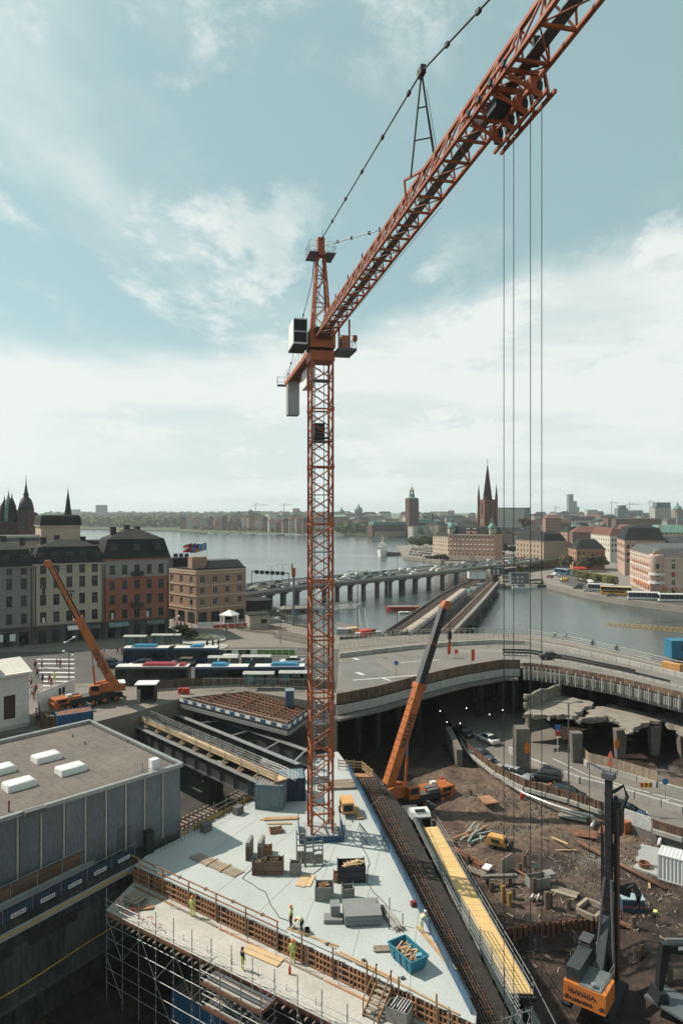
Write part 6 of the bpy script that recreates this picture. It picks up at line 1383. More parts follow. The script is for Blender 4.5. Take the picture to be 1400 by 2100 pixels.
# ------------------------------------------------------------------ flyover fittings
def run(T,name,f,t0,t1,n,z,w_,h,m,gap=.0):
 for i in range(n):
  a,b=fpt(f,lerp(t0,t1,(i+gap)/n),z),fpt(f,lerp(t0,t1,(i+1-gap)/n),z);bar(name,a,b,w_,h,m,T)
def posts(T,name,f,t0,t1,n,z0,z1,r,m):
 for i in range(n+1):p=fpt(f,lerp(t0,t1,i/n),z0);rod(name,p,p+Vector((0,0,z1-z0)),r,m,T)
BARR=mat('precast_barrier',(.36,.35,.32),.85,0,.2,.6,5,rand=.2)
hoard=thing('road_hoarding','dark brown board hoarding over grey panels along the near edge of the flyover','hoarding')
run(hoard,'hoarding_board',.004,0,.46,60,ZS+.75,.06,1.5,BWOOD,.02);run(hoard,'lower_panel',-.012,.0,.46,24,ZS-.7,.12,1.3,BARR,.01);run(hoard,'hoarding_cap',.004,0,.46,24,ZS+1.53,.1,.07,RUST);run(hoard,'broken_edge',-.03,.0,.45,40,ZS-1.65,1.6,.35,OLDC,.0)
posts(hoard,'hoarding_post',-.002,0,.46,36,ZS-1.3,ZS+1.6,.05,GSTEEL)
brk=thing('bracket_parapet','row of pale steel brackets and ribbed panels along the flyover edge','parapet')
RIBP=mat('ribbed_panel',(.22,.23,.22),.7,.1,.2,1,8,rand=.15);LB=mat('pale_bracket',(.40,.38,.34),.7)
run(brk,'ribbed_panel',-.012,.47,.98,34,ZS-.75,.1,1.35,RIBP,.04);run(brk,'upper_board',.0,.47,.98,34,ZS+.55,.06,1.0,BWOOD,.03);run(brk,'edge_beam',-.02,.47,.98,34,ZS-1.65,.6,.4,GIRDER)
for i in range(34):
 p=fpt(-.03,lerp(.475,.98,i/33),0);q=fpt(.03,lerp(.475,.98,i/33),0);bar('bracket',Vector((p.x,p.y,ZS+.6)),Vector((p.x,p.y,ZS-1.8)),.22,.16,LB,brk)
for i in range(150):
 p=fpt(-.0165,lerp(.47,.98,(i+.5)/150),ZS-1.35);rod('panel_rib',p,p+Vector((0,0,1.2)),.05,LB,brk)
fr_=thing('path_railing','pale double railing along the cycle path of the flyover','railing')
RAILM=mat('pale_railing',(.44,.42,.38),.7)
for f in(.985,.80):
 run(fr_,'rail',f,0,.80,30,ZS+1.15,.08,.1,RAILM);run(fr_,'rail',f,0,.80,30,ZS+.65,.05,.07,RAILM);posts(fr_,'post',f,0,.80,62,ZS,ZS+1.15,.05,RAILM)
br=thing('concrete_barrier','grey precast concrete barrier between carriageway and cycle path','barrier');run(br,'barrier_block',.63,0,.98,46,ZS+.45,.45,.9,BARR,.012)
sb=thing('steel_barrier','dark steel barrier along the middle of the flyover','barrier');run(sb,'barrier_beam',.30,.42,.78,26,ZS+.7,.12,.35,DSTEEL,.01);run(sb,'barrier_beam',.36,.42,.72,22,ZS+.75,.12,.35,DSTEEL,.01);posts(sb,'barrier_post',.30,.42,.78,26,ZS,ZS+.85,.06,GSTEEL);run(sb,'barrier_foot',.30,.42,.98,30,ZS+.15,.5,.3,BARR,.02)
bn=thing('precast_barrier','pale barrier along the near lane of the flyover','barrier');run(bn,'barrier_block',.055,.46,.98,40,ZS+.3,.4,.6,BARR,.015)
for px,py,h,l_ in((917,1350,2.3,'tall red banner at the start of the steel barrier'),(966,1364,2.1,'orange red banner beside the near lane'),(872,1382,.9,'small red sign flag at the hoarding'),(932,1349,.8,'low red marker by the steel barrier')):
 p=G(px,py,ZS);T=thing('banner',l_,'banner',p,.3,'red banners on the flyover');rod('pole',(0,0,0),(0,0,h+.9),.04,STEEL,T);MB().box((.36,0,h/2+.8),(.62,.06,h)).build('banner_cloth',mat('banner_red',(.62,.06,.03),.7),T)
p=G(812,1388,ZS);T=thing('road_sign','round blue direction sign at the hoarding','sign',p);rod('post',(0,0,0),(0,0,2.2),.04,STEEL,T);rod('disc',(0,-.04,2.4),(0,.0,2.4),.4,mat('sign_blue',(.03,.16,.38),.5),T)
p=G(1377,1377,ZS);tag(MB().box(p+Vector((0,0,.8)),(3.2,1.2,1.5),-.9).build('skip_box',mat('tan_box',(.50,.26,.08),.7)),'tan steel box standing on the flyover path','box')
# piers, and added walls that keep daylight out of the underpass
T=thing('flyover_piers','concrete piers and walls carrying the flyover over the dark underpass','pier')
for t in[i/20 for i in range(1,20)]:
 for f in(.12,.42,.78):
  if 14.5<fpt(f,t,0).x<24 and f<.5:continue
  p=fpt(f,t,0);rod('pier',p+Vector((0,0,1)),p+Vector((0,0,ZS-1.3)),.55,SHADEC,T)
for i in range(24):a,b=fpt(.55,i/24,6.2),fpt(.55,(i+1)/24,6.2);bar('rear_blocking_wall',a,b,.6,10.4,SHADEC,T)if not 17<a.x<35 else None
for i in range(24):a,b=fpt(.97,i/24,5),fpt(.97,(i+1)/24,5);bar('far_wall',a,b,.6,12.6,SHADEC,T)
for i in range(12):a=fpt(.06,i/22,ZS-1.9);b=fpt(.9,i/22,ZS-1.9);bar('cross_beam',a,b,.8,1.2,SHADEC,T)
LIT=mat('tunnel_lamp',(1,.97,.9),.5,emit=4)
for i,(px,py)in enumerate(sorted(((1003,1465),(1030,1456),(928,1482),(921,1493),(943,1483),(956,1452),(902,1458),(908,1473),(916,1481),(968,1469),(1091,1470),(1103,1473),(1121,1468),(1127,1470),(1140,1471),(812,1514)))):
 p=A(px,py,122+i%3*4);T=thing('tunnel_lamp',f'small lit lamp under the flyover, {ORD[i]} counting from the left','lamp',p,0,'lit lamps under the flyover');box('lamp_glass',(0,0,0),(.13,.1,.09),LIT,T);rod('lamp_rod',(0,0,.06),(0,0,1.2),.02,DSTEEL,T)
# broken lower deck
def ragged(pts,z,th,name,label,m=OLDC,seed=1,parent=None):
 r=random.Random(seed);out=[]
 for a,b in zip(pts,pts[1:]+pts[:1]):
  n=max(2,int((Vector(b)-Vector(a)).length/.7))
  for i in range(n):q=Vector(a).lerp(Vector(b),i/n);out.append((q.x+r.uniform(-.5,.5),q.y+r.uniform(-.5,.5)))
 c=Vector((sum(p[0]for p in out)/len(out),sum(p[1]for p in out)/len(out)));low=[tuple(Vector(p).lerp(c,r.uniform(-.05,.09)))for p in out]
 mb=MB();mb.prism(low,[z-th*r.uniform(.6,1.7)for _ in out],z,out);o=mb.build(name,m,parent)
 return o
def gq(px,py,z):p=G(px,py,z);return(p.x,p.y)
TOPC=mat('broken_top',(.25,.225,.185),.9,0,.25,.6,6,bump=.4,bscale=5)
T=thing('broken_deck','torn concrete deck with ragged edge on tapered columns below the flyover','ruin')
for k,(pl_,th)in enumerate((([gq(1072,1466,8.5),gq(1176,1466,8.5),gq(1222,1440,8.5),gq(1145,1426,8.5),gq(1095,1440,8.5)],.55),([gq(1182,1476,8),gq(1248,1468,8),gq(1275,1488,8),gq(1292,1500,8),gq(1310,1484,8),gq(1362,1474,8),gq(1398,1500,8),gq(1440,1500,8),gq(1420,1462,8),gq(1330,1462,8),gq(1255,1444,8),gq(1214,1452,8)],.6))):
 ragged(pl_,8.5-.5*k,th,'deck_fragment','',TOPC,5+k,T)
for px,py,zt in((1180,1570,7.5),(1270,1558,7.2),(1340,1550,7.2),(1400,1560,7.2)):
 p=G(px,py,2.4);MB().prism([(p.x-.55,p.y-.55),(p.x+.55,p.y-.55),(p.x+.55,p.y+.55),(p.x-.55,p.y+.55)],1.5,zt,[(p.x-.85,p.y-.7),(p.x+.85,p.y-.7),(p.x+.85,p.y+.7),(p.x-.85,p.y+.7)]).build('tapered_column',OLDC,T)
wl=[(A(1143,1398,120),0),(A(1085,1425,117),0)];a,b=A(1146,1400,121),A(1080,1424,113);zl=8.0
r=random.Random(4);top=[a.lerp(b,i/10)+Vector((0,0,r.uniform(-.25,.25)))for i in range(11)];bot=[Vector((p.x,p.y,zl-(i/10)**3*4.5))for i,p in enumerate(top)]
nn=Vector((.5,-.86,0))*.5;MB().ring([[t_,q_,q_+nn,t_+nn]for t_,q_ in zip(top,bot)]).build('wall_fragment',mat('graffiti_wall',(.20,.19,.16),.9,0,.5,.9,3),T)
MB().path([b+Vector((r.uniform(-.3,.3),0,-i*.7))for i in range(9)],.42,6).build('torn_edge',TOPC,T)
p=G(1068,1580,3);T=thing('concrete_pillar','square pillar with an orange warning sign beside the underpass','pillar',p);MB().prism([(-1,-1),(1,-1),(1,1),(-1,1)],-.5,6.4).build('shaft',OLDC,T)
def warn(p,T,w_=.9):
 MB().prism([(-w_/2,-.02),(w_/2,-.02),(w_/2,.02),(-w_/2,.02)],0,.01).v
 c=Vector(p);MB().faces([c+Vector((x,y,z))for y in(0,.05)for x,z in((-w_/2,0),(w_/2,0),(0,w_*.9))],[(0,1,2),(5,4,3),(0,3,4,1),(1,4,5,2),(2,5,3,0)]).build('warning_triangle',mat('warning_orange',(.70,.20,.02),.6),T);box('sign_plate',c+Vector((0,.02,-.28)),(w_,.05,.42),mat('warning_orange',(.7,.2,.02),.6),T);box('sign_plate',c+Vector((0,.02,-.78)),(w_*.8,.05,.42),mat('warning_orange',(.7,.2,.02),.6),T)
warn((.55,-1.08,3.9),T)
# barriers and fences of the lower road
def line(T,name,pts,z,w_,h,m,step,gap=.02):
 P=[Vector((*p,0))for p in pts]
 for a,b in zip(P,P[1:]):
  n=max(1,int((b-a).length/step))
  for i in range(n):bar(name,a.lerp(b,(i+gap)/n)+Vector((0,0,z)),a.lerp(b,(i+1-gap)/n)+Vector((0,0,z)),w_,h,m,T)
fl=[(19.8,112),(20,107),(22.2,98.5),(25,93.3),(29.7,89.4),(32.9,85.8)]
T=thing('board_fence','brown board fence with posts between excavated yard and lower road','fence');line(T,'fence_board',fl,ZL+.95,.05,1.1,BWOOD,.34,.03);line(T,'fence_rail',fl,ZL+1.2,.12,.07,RUST,2.6);line(T,'barrier_foot',fl,ZL+.2,.7,.5,BARR,2.6)
for a,b in zip(fl,fl[1:]):
 for i in range(4):p=Vector((*a,0)).lerp(Vector((*b,0)),i/4);rod('fence_post',p+Vector((-.1,-.1,ZL)),p+Vector((-.1,-.1,ZL+1.6)),.05,GWOOD,T)
T=thing('sheeted_fence','fence panel wrapped in white plastic sheet beside the drill mast','fence');line(T,'plastic_sheet',[(32.9,85.8),(34.4,84),(36.8,81.2)],ZL+.8,.08,1.7,mat('plastic_sheet',(.50,.51,.50),.35,0,.2,1.2,5,bump=.5,bscale=2),2.2,0)
T=thing('board_fence','brown board fence continuing right of the white sheeted panel','fence');line(T,'fence_board',[(36.9,81.1),(39.4,78.8),(47,72)],ZL+.95,.05,1.1,BWOOD,.34,.03);line(T,'barrier_foot',[(36.9,81.1),(39.4,78.8),(47,72)],ZL+.2,.7,.5,BARR,2.6);line(T,'fence_rail',[(36.9,81.1),(39.4,78.8),(47,72)],ZL+1.3,.12,.07,RUST,2.6)
T=thing('median_barrier','pale concrete median barrier between the two lower lanes','barrier');line(T,'barrier_block',[(26.5,108),(27.7,104),(30.4,100),(33.4,95.5),(36.5,93),(41.2,87.9),(43,86),(54,76)],ZL+.45,.5,.9,BARR,2.8)
T=thing('tan_fence','tan board fence on concrete blocks along the far side of the lower road','fence');ff=[(37.4,112),(37,109.7),(36.6,101.4),(39.9,98.5),(43.5,94.2)];line(T,'fence_board',ff,ZL+1.5,.05,1.5,mat('tan_board',(.30,.24,.175),.85,0,.25,1.2,12,rand=.4),.3,.03);line(T,'barrier_block',ff,ZL+.4,.5,.8,BARR,2.6);line(T,'barrier_block',[(43.6,94.2),(47,91),(56,82)],ZL+.4,.5,.8,BARR,2.6)
T=thing('underpass_barrier','grey wall end and barrier left of the underpass lanes','barrier');p=G(950,1570,ZL);MB().box((p.x-.5,p.y+6,ZL+.9),(.9,11,2.6)).build('wall_end',OLDC,T)
# silver pipe runs
PIPE=mat('silver_pipe',(.48,.48,.46),.3,.5,.12,1,6)
tag(MB().path([G(1030,1600,3.4),G(1075,1628,3.3),G(1130,1650,3.2),G(1180,1666,3.1),G(1214,1674,3.1),G(1219,1682,2.6),G(1212,1696,2.3)],.22,8).build('drain_pipe',PIPE,None,True),'long silver pipe lying along the foot of the board fence','pipe')
tag(MB().path([G(1420,1722,3),G(1360,1711,3),G(1354,1716,2.6),G(1349,1734,2.2)],.22,8).build('drain_pipe',PIPE,None,True),'bent silver pipe at the right edge beside the gravel','pipe')
# signs, lamp and small road furniture
T=lamp_post(G(1165,1652,ZL),13.2,'tall street lamp with two round heads at the brown board fence',True,None,GSTEEL,1.2)
p=G(1363,1650,ZL);T=thing('road_sign','blue round arrow sign on a pole at the median','sign',p);rod('post',(0,0,0),(0,0,3.0),.04,STEEL,T);rod('disc',(0,-.05,3.0),(0,0,3.0),.42,mat('sign_blue',(.03,.16,.38),.5),T);box('foot',(0,0,.3),(1.1,.5,.6),BARR,T)
p=G(1324,1625,ZL);T=thing('road_sign','red and yellow striped barrier board on the lower road','sign',p)
for i in range(5):box('stripe',(-.64+i*.32,0,1.0),(.3,.06,.6),RED if i%2==0 else mat('stripe_yellow',(.65,.42,.03),.6),T)
for x in(-.5,.5):rod('leg',(x,0,0),(x,0,.75),.03,STEEL,T)
for px,py,l_ in((1264,1560,'orange triangular warning sign by the dark arches'),):p=G(px,py,2.6);T=thing('warning_sign',l_,'sign',p);rod('post',(0,.06,0),(0,.06,3.6),.04,STEEL,T);warn((0,0,2.9),T,.85)
p=G(1143,1545,ZL);T=thing('road_sign','blue pedestrian sign over a red sign in the dark underpass','sign',p);rod('post',(0,.06,0),(0,.06,4.4),.05,WHITE,T);box('blue_plate',(0,0,4.1),(.85,.05,.8),mat('sign_blue',(.03,.16,.38),.5),T);box('red_plate',(0,0,3.1),(.8,.05,.7),RED,T)
# the yellow lattice jib over the water
T=thing('lattice_jib','yellow lattice crane jib reaching in low over the water from the right','crane jib');YJ=mat('jib_yellow',(.50,.33,.10),.6);j0,j1=A(1242,1283,190),A(1440,1300,178);d=(j1-j0).normalized()
for o in(Vector((0,-.6,0)),Vector((0,.6,0)),Vector((0,0,1.3))):bar('chord',j0+o*.4,j1+o,.14,.14,YJ,T)
n=18
for i in range(n):
 a,b=j0.lerp(j1,i/n),j0.lerp(j1,(i+1)/n);m_=a.lerp(b,.5)+Vector((0,0,1.2))
 for s in(-.55,.55):rod('lacing',a+Vector((0,s,0)),m_,.06,YJ,T);rod('lacing',m_,b+Vector((0,s,0)),.06,YJ,T)
rod('pendant',j0.lerp(j1,.3)+Vector((0,0,1.2)),j1+Vector((0,0,3.5)),.05,BLACK,T)
p=G(1392,1345,4);T=thing('work_pontoon','blue machine on a pontoon at the right edge of the water','pontoon',(p.x,p.y,2));box('machine_box',(0,0,4),(6,4,4.5),mat('machine_blue',(.03,.17,.28),.5),T);box('pontoon_deck',(0,0,.6),(12,6,1.2),GSTEEL,T);box('machine_window',(1,-2.02,4.6),(2.5,.06,1.8),CGLASS,T)

# ------------------------------------------------------------------ the street side
HOARD=mat('dark_hoarding',(.10,.075,.055),.85,0,.3,.8,7,rand=.4)
T=thing('site_hoarding','dark board hoarding between the street buses and the site','hoarding');line(T,'hoarding_board',[(-30.5,108.5),(-24,110.8),(-14,112.2),(-6,111),(-1,108.2)],ZS+.75,.06,1.5,HOARD,.6,.02);line(T,'hoarding_foot',[(-30.5,108.5),(-24,110.8),(-14,112.2),(-6,111),(-1,108.2)],ZS+.1,.4,.2,BARR,2.4)
T=thing('mesh_fence','grey wire mesh fence in front of the bus shelters','fence');WM=mat('mesh_grey',(.25,.25,.24),.6,.3)
for i in range(14):
 a=Vector((-22+i*1.45,109.2-.06*i,ZS));rod('fence_post',a,a+Vector((0,0,2.0)),.03,STEEL,T);rod('rail',a+Vector((0,0,1.9)),a+Vector((1.45,-.06,1.9)),.025,STEEL,T);rod('rail',a+Vector((0,0,.2)),a+Vector((1.45,-.06,.2)),.025,STEEL,T)
 for k in range(7):rod('wire',a+Vector((.2*k,0,.2)),a+Vector((.2*k,0,1.9)),.01,WM,T)
T=thing('white_hoarding','white printed hoarding beside the street crane','hoarding');a,b=G(78,1464,ZS),G(154,1432,ZS)
for i in range(5):bar('hoarding_panel',a.lerp(b,i/5+.004)+Vector((0,0,1.5)),a.lerp(b,(i+1)/5-.004)+Vector((0,0,1.5)),.06,3.0,WHITE,T)
for t in(.58,.68):c=a.lerp(b,t)+Vector((.06,-.1,1.5));box('printed_flower',c+Vector((0,0,.5)),(.5,.04,.9),BLACK,T,math.atan2((b-a).y,(b-a).x));box('printed_stem',c+Vector((0,0,-.4)),(.1,.04,1.0),BLACK,T,math.atan2((b-a).y,(b-a).x))
T=thing('site_hoarding','brown board hoarding curving beside the street crane carrier','hoarding');line(T,'hoarding_board',[tuple(G(*q,ZS)[:2])for q in((80,1470),(84,1492),(98,1505),(132,1500))],ZS+1.1,.06,2.2,mat('rust_hoarding',(.16,.09,.05),.85,0,.3,.8,7,rand=.3),.5,.02)
c=G(152,1497,ZS);container('small blue container with a rusty roof beside the street crane',(c.x,c.y,ZS-.02),.55,4.4,2.4,2.5,BLUE,RUST,None,'site_container')
T=thing('kiosk','black kiosk with a pale flat roof behind the street crane','kiosk',G(302,1437,ZS),.05);box('back_wall',(0,1.0,1.3),(2.6,.1,2.6),BLACK,T);box('side_wall',(-1.25,0,1.3),(.1,2.0,2.6),BLACK,T);box('side_wall',(1.25,0,1.3),(.1,2.0,2.6),BLACK,T);box('kiosk_roof',(0,0,2.7),(3.2,2.6,.14),WHITE,T);box('striped_board',(-1.0,-1.05,1.0),(.5,.05,2.0),STEEL,T)
for i,(px,py)in enumerate(((369,1423),(378,1423),(385,1423))):tag(MB().lathe([(.3,0),(.32,.1),(.32,.85),(.3,.9)],G(px,py,ZS),10).build('barrel',RED),f'{("left", "middle", "right")[i]} one of three red barrels behind the girders','barrel','red barrels on the street side')
T=thing('portable_toilet','blue portable toilet beside the old track deck','toilet',G(594,1447,ZS),.1);box('cabin',(0,0,1.1),(1.25,1.25,2.2),mat('toilet_blue',(.06,.11,.17),.5),T);box('cabin_roof',(0,0,2.28),(1.35,1.35,.16),mat('toilet_roof',(.20,.25,.29),.5),T);box('door',(0,-.64,1.0),(.8,.03,1.9),mat('toilet_door',(.045,.09,.15),.5),T)
def shelter(px0,px1,py,label):
 a,b=G(px0,py,ZS),G(px1,py,ZS);T=thing('bus_shelter',label,'bus shelter',(a+b)/2,0,'bus shelters on the street');L=(b-a).length
 MB().ring([[(x,-1,2.55),(x,0,2.75),(x,1,2.6),(x,1,2.5),(x,0,2.62),(x,-1,2.45)]for x in(-L/2,L/2)]).build('roof',mat('shelter_roof',(.35,.36,.33),.6,0,.2,1,5),T)
 for x in(-L/2+.3,0,L/2-.3):rod('post',(x,.6,0),(x,.6,2.6),.06,GSTEEL,T);box('glass_panel',(x*.85,.62,1.3),(L*.28,.04,1.6),mat('shelter_glass',(.14,.17,.17),.1,spec=.6),T)
 box('timetable',(-L/2+1.1,.5,1.5),(1.1,.06,1.2),mat('poster_teal',(.10,.26,.28),.6),T);box('bench',(.6,.3,.5),(2.2,.4,.08),GWOOD,T)
shelter(499,563,1412,'bus shelter in front of the articulated blue bus, left one');shelter(572,640,1410,'bus shelter nearest the crane mast');shelter(427,488,1376,'far bus shelter roof behind the second bus');shelter(495,556,1374,'far bus shelter roof right of the white van');shelter(255,302,1329,'shadowy bus shelter before the orange house');shelter(312,372,1326,'bus shelter behind the first blue bus')
for px,py,l_ in((142,1405,'white double street lamp beside the zebra crossing'),(358,1345,'street lamp before the first blue bus'),(394,1290,'street lamp on the plaza by the hotel'),(575,1320,'street lamp at the picket fence on the plaza')):
 T=thing('street_lamp',l_,'street lamp',G(px,py,ZS),.4);rod('pole',(0,0,0),(0,0,7.6),.08,GSTEEL,T)
 for s,z in((1,7.4),(-1,5.2)):rod('arm',(-.5*s,0,z-.3),(.7*s,0,z+.35),.05,WHITE,T);MB().lathe([(.1,-.12),(.28,0),(.2,.16),(.05,.2)],(.8*s,0,z+.4),8).build('lamp_globe',WHITE,T,True);MB().lathe([(.1,-.12),(.24,0),(.18,.14),(.05,.18)],(-.6*s,0,z-.35),8).build('lamp_globe',WHITE,T,True)
# plaza: flower bed, statues, picket fences, cabins, tram-like terrace
p=G(410,1313,ZS);T=thing('flower_bed','oval bed of pale flowering shrubs on the plaza','flower bed',p,0);MB().lathe([(5.8,0),(5.8,.35),(5.4,.4)],n=20).build('kerb',BARR,T);put('shrubs',crown_mesh(31,1400,1,1,.07,mat('pale_flowers',(.28,.26,.17),.85,0,.4,3,9),False),Matrix.Translation((0,0,.7))@Matrix.Diagonal((5.4,3.4,.7,1)),T)
p=G(375,1313,ZS);T=thing('shrub','dark round shrub left of the flower bed','shrub',p,0);put('crown',CROWN['g'][0],Matrix.Translation((0,0,1.6))@Matrix.Diagonal((3.2,2.4,1.7,1)),T);rod('stem',(0,0,0),(0,0,1.4),.1,BARK,T)
PICK=mat('picket_timber',(.27,.20,.15),.85,rand=.4)
for k,(pts,h,l_)in enumerate(([[(490,1292),(528,1298),(565,1302)],1.2,'timber barrier around the cabin on the plaza'],[[(562,1308),(634,1322)],1.4,'long timber picket fence at the plaza edge'],[[(572,1300),(636,1312)],.9,'lower rail fence behind the picket fence'],[[(575,1276),(640,1290)],2.4,'tall dark picket fence above the quay road'],[[(535,1286),(590,1296)],1.0,'grey timber barrier left of the tall pickets'])):
 T=thing('picket_fence',l_,'fence',(0,0,0),0,'timber fences on the plaza');Q=[G(*q,ZS)for q in pts]
 for a,b in zip(Q,Q[1:]):
  n=int((b-a).length/.55)
  for i in range(n):c=a.lerp(b,i/n);bar('picket',c,c+Vector((0,0,h)),.16,.08,PICK if k!=3 else BWOOD,T)
  for z in(.25*h,.9*h):bar('rail',a+Vector((0,.06,z)),b+Vector((0,.06,z)),.06,.14,RAILM if k in(1,2,3)else PICK,T)
for px,py,w_,d_,h,m,l_ in((533,1290,5,5,3.4,plaster('cabin_pale',(.33,.29,.24)),'pale cabin with dark side on the plaza'),(528,1265,8,7,4.2,DSTEEL,'dark glazed kiosk between hotel and bridge'),(597,1262,16,5,1.6,OLDC,'low concrete ramp wall by the quay')):
 T=thing('plaza_cabin',l_,'cabin',G(px,py,ZS),.35);MB().box((0,d_/2,h/2),(w_,d_,h)).build('wall',m,T);MB().box((0,d_/2,h+.1),(w_+.5,d_+.5,.2)).build('roof',ROOFD if h>2 else OLDC,T);box('window',(w_*.2,-.04,h*.55),(1.4,.08,1.0 if h>2 else.4),GLASS,T)
T=thing('terrace_pavilion','red and white terrace with a white tent roof before the hotel','pavilion',G(474,1288,ZS),.38);box('red_rail',(0,0,.6),(9,.1,.8),RED,T);box('white_rail',(0,0,1.15),(9,.14,.2),WHITE,T);MB().lathe([(2.6,2.9),(2.6,3.1),(.2,4.2)],(0,2,0),4).build('tent_roof',WHITE,T)
for x,y in((-1.7,.4),(1.7,.4),(1.7,3.6),(-1.7,3.6)):box('column',(x,y,1.5),(.35,.35,3),WHITE,T)
for i in range(6):box('rail_post',(-4.4+i*1.76,.0,.7),(.16,.18,1.3),WHITE,T)
T=thing('terrace_screen','white screen rail left of the terrace pavilion','fence',G(432,1288,ZS),.1)
for i in range(4):box('panel',(-2.4+i*1.6,0,.8),(1.5,.08,1.3),WHITE,T)
T=thing('truss_gangway','grey truss gangway over the quay behind the plaza','gangway');a,b=A(555,1262,215),A(735,1248,235)
for z in(0,2.2):bar('chord',a+Vector((0,0,z)),b+Vector((0,0,z)),.25,.25,STEEL,T);bar('chord',a+Vector((1,3,z)),b+Vector((1,3,z)),.2,.2,STEEL,T)
for i in range(18):p,q=a.lerp(b,i/18),a.lerp(b,(i+1)/18);rod('web_bar',p,q+Vector((0,0,2.2)),.09,STEEL,T);rod('web_bar',p+Vector((1,3,0)),q+Vector((1,3,2.2)),.07,STEEL,T)
a2,b2_=b,A(742,1310,175);
for o in(0,2):bar('stair_stringer',b+Vector((o,0,0)),b2_+Vector((o,0,0)),.2,.3,STEEL,T)
T=thing('steel_mast','tall blue grey mast with an orange head behind the plaza fence','mast',G(602,1283,ZS));rod('pole',(0,0,0),(0,0,12.4),.3,mat('mast_blue',(.10,.15,.18),.6),T);MB().box((0,0,13.4),(.9,.9,2.2)).build('mast_head',ORANGE,T);rod('mast_tip',(-.4,0,14.3),(-.4,0,15.6),.2,ORANGE,T)
st(MB().prism([tuple(G(*q,ZS)[:2])for q in((690,1302),(690,1272),(780,1290),(800,1302))],-1,ZS-.4).build('ground_quay',OLDC))
for i,(px,py,s,m)in enumerate(((705,1300,2.2,CONC),(722,1296,1.8,PLY),(748,1302,2.0,RED),(760,1298,1.5,RUST),(735,1303,1.2,WHITE),(776,1302,1.4,CONC))):p=G(px,py,ZS-.4);tag(MB().box((p.x,p.y,ZS-.4+s*.3),(s*1.5,s,s*.6),.3*i).build('site_material',m),('grey concrete block on the quay behind the flyover','plywood stack on the quay behind the flyover','red machine box on the quay behind the flyover','rusty formwork on the quay behind the flyover','white sack on the quay behind the flyover','pale block at the quay end near the tracks')[i],'material')
for i,(px,py)in enumerate(((425,1327),(437,1327),(448,1325))):
 p=G(px,py,ZS+.2);T=thing('statue',f'{("left", "middle", "right")[i]} bronze figure on the low round plinth of the plaza','statue',p,i);MB().lathe([(.16,.0),(.2,.5),(.24,1.1),(.12,1.35),(.14,1.5),(.05,1.7)],n=8).build('figure',DSTEEL,T,True);MB().lathe([(.5,-.2),(.5,0)],n=8).build('base',OLDC,T)
st(MB().lathe([(3.2,ZS-.1),(3.2,ZS+.16),(3.0,ZS+.18)],(G(437,1329,0).x*0+G(437,1327,ZS).x,G(437,1327,ZS).y,0),20).build('pavement_plinth',BARR))
T=thing('poster_rail','low rail hung with black and white posters along the bus lane','fence',G(500,1345,ZS),.02)
for i in range(17):box('poster',(-10.5+i*1.25,0,.65),(1.15,.06,1.1),(BLACK,WHITE,GSTEEL)[i%3]if i<11 else mat('poster_green',(.13,.25,.06),.7),T)
rod('rail',(-11.4,0,1.25),(10.6,0,1.25),.05,WHITE,T);bar('kerb',(-11.4,-.6,.07),(14,-.9,.07),.3,.14,BARR,T)
# the white house in front on the left
T=thing('white_house','white gabled house at the left edge with dark shuttered windows','house');e0,e1=Vector((-41.6,91,0)),Vector((-70,64,0));WH=plaster('whitehouse',(.60,.565,.51));u_=(e0-e1).normalized();inn=Vector((-u_.y,u_.x,0));L=(e0-e1).length;P=Vector((e1.x,e1.y,9));mb=MB();ws=[(L-3.15,L-1.7,4.9,8.0),(L-3.15,L-1.7,.3,2.9)];facade(mb,P,u_,L,10.6,ws,.25);facade(mb,P+u_*L,inn,9,10.6,[],.2);mb.build('wall',WH,T)
for w_ in ws:box('shutter',P+u_*((w_[0]+w_[1])/2)+inn*.2+Vector((0,0,(w_[2]+w_[3])/2)),(w_[1]-w_[0],.1,w_[3]-w_[2]),mat('brown_shutter',(.05,.035,.028),.8),T,math.atan2(u_.y,u_.x))
bar('string_course',P+u_*(L-9)-inn*.06+Vector((0,0,4.1)),P+u_*(L+.1)-inn*.06+Vector((0,0,4.1)),.2,.35,WH,T);bar('eaves',P+u_*(L-14)-inn*.2+Vector((0,0,10.7)),P+u_*(L+.3)-inn*.2+Vector((0,0,10.7)),.8,.3,WH,T)
gb=P+u_*L;MB().ring([[P+u_*s+inn*y+Vector((0,0,z))for y,z in((.3,10.85),(4.5,12.0),(9.3,10.85))]for s in(0,L+.4)]).build('roof',WH,T)
MB().prism([(P+u_*(L-9.5)-inn*.02)[:2],(P+u_*(L-2.8)-inn*.02)[:2],(P+u_*(L-2.8)+inn*.6)[:2],(P+u_*(L-9.5)+inn*.6)[:2]],19.6,22.6,[(P+u_*(L-9.5)-inn*.02)[:2],(P+u_*(L-5.2)-inn*.02)[:2],(P+u_*(L-5.2)+inn*.6)[:2],(P+u_*(L-9.5)+inn*.6)[:2]]).build('gable',WH,T)
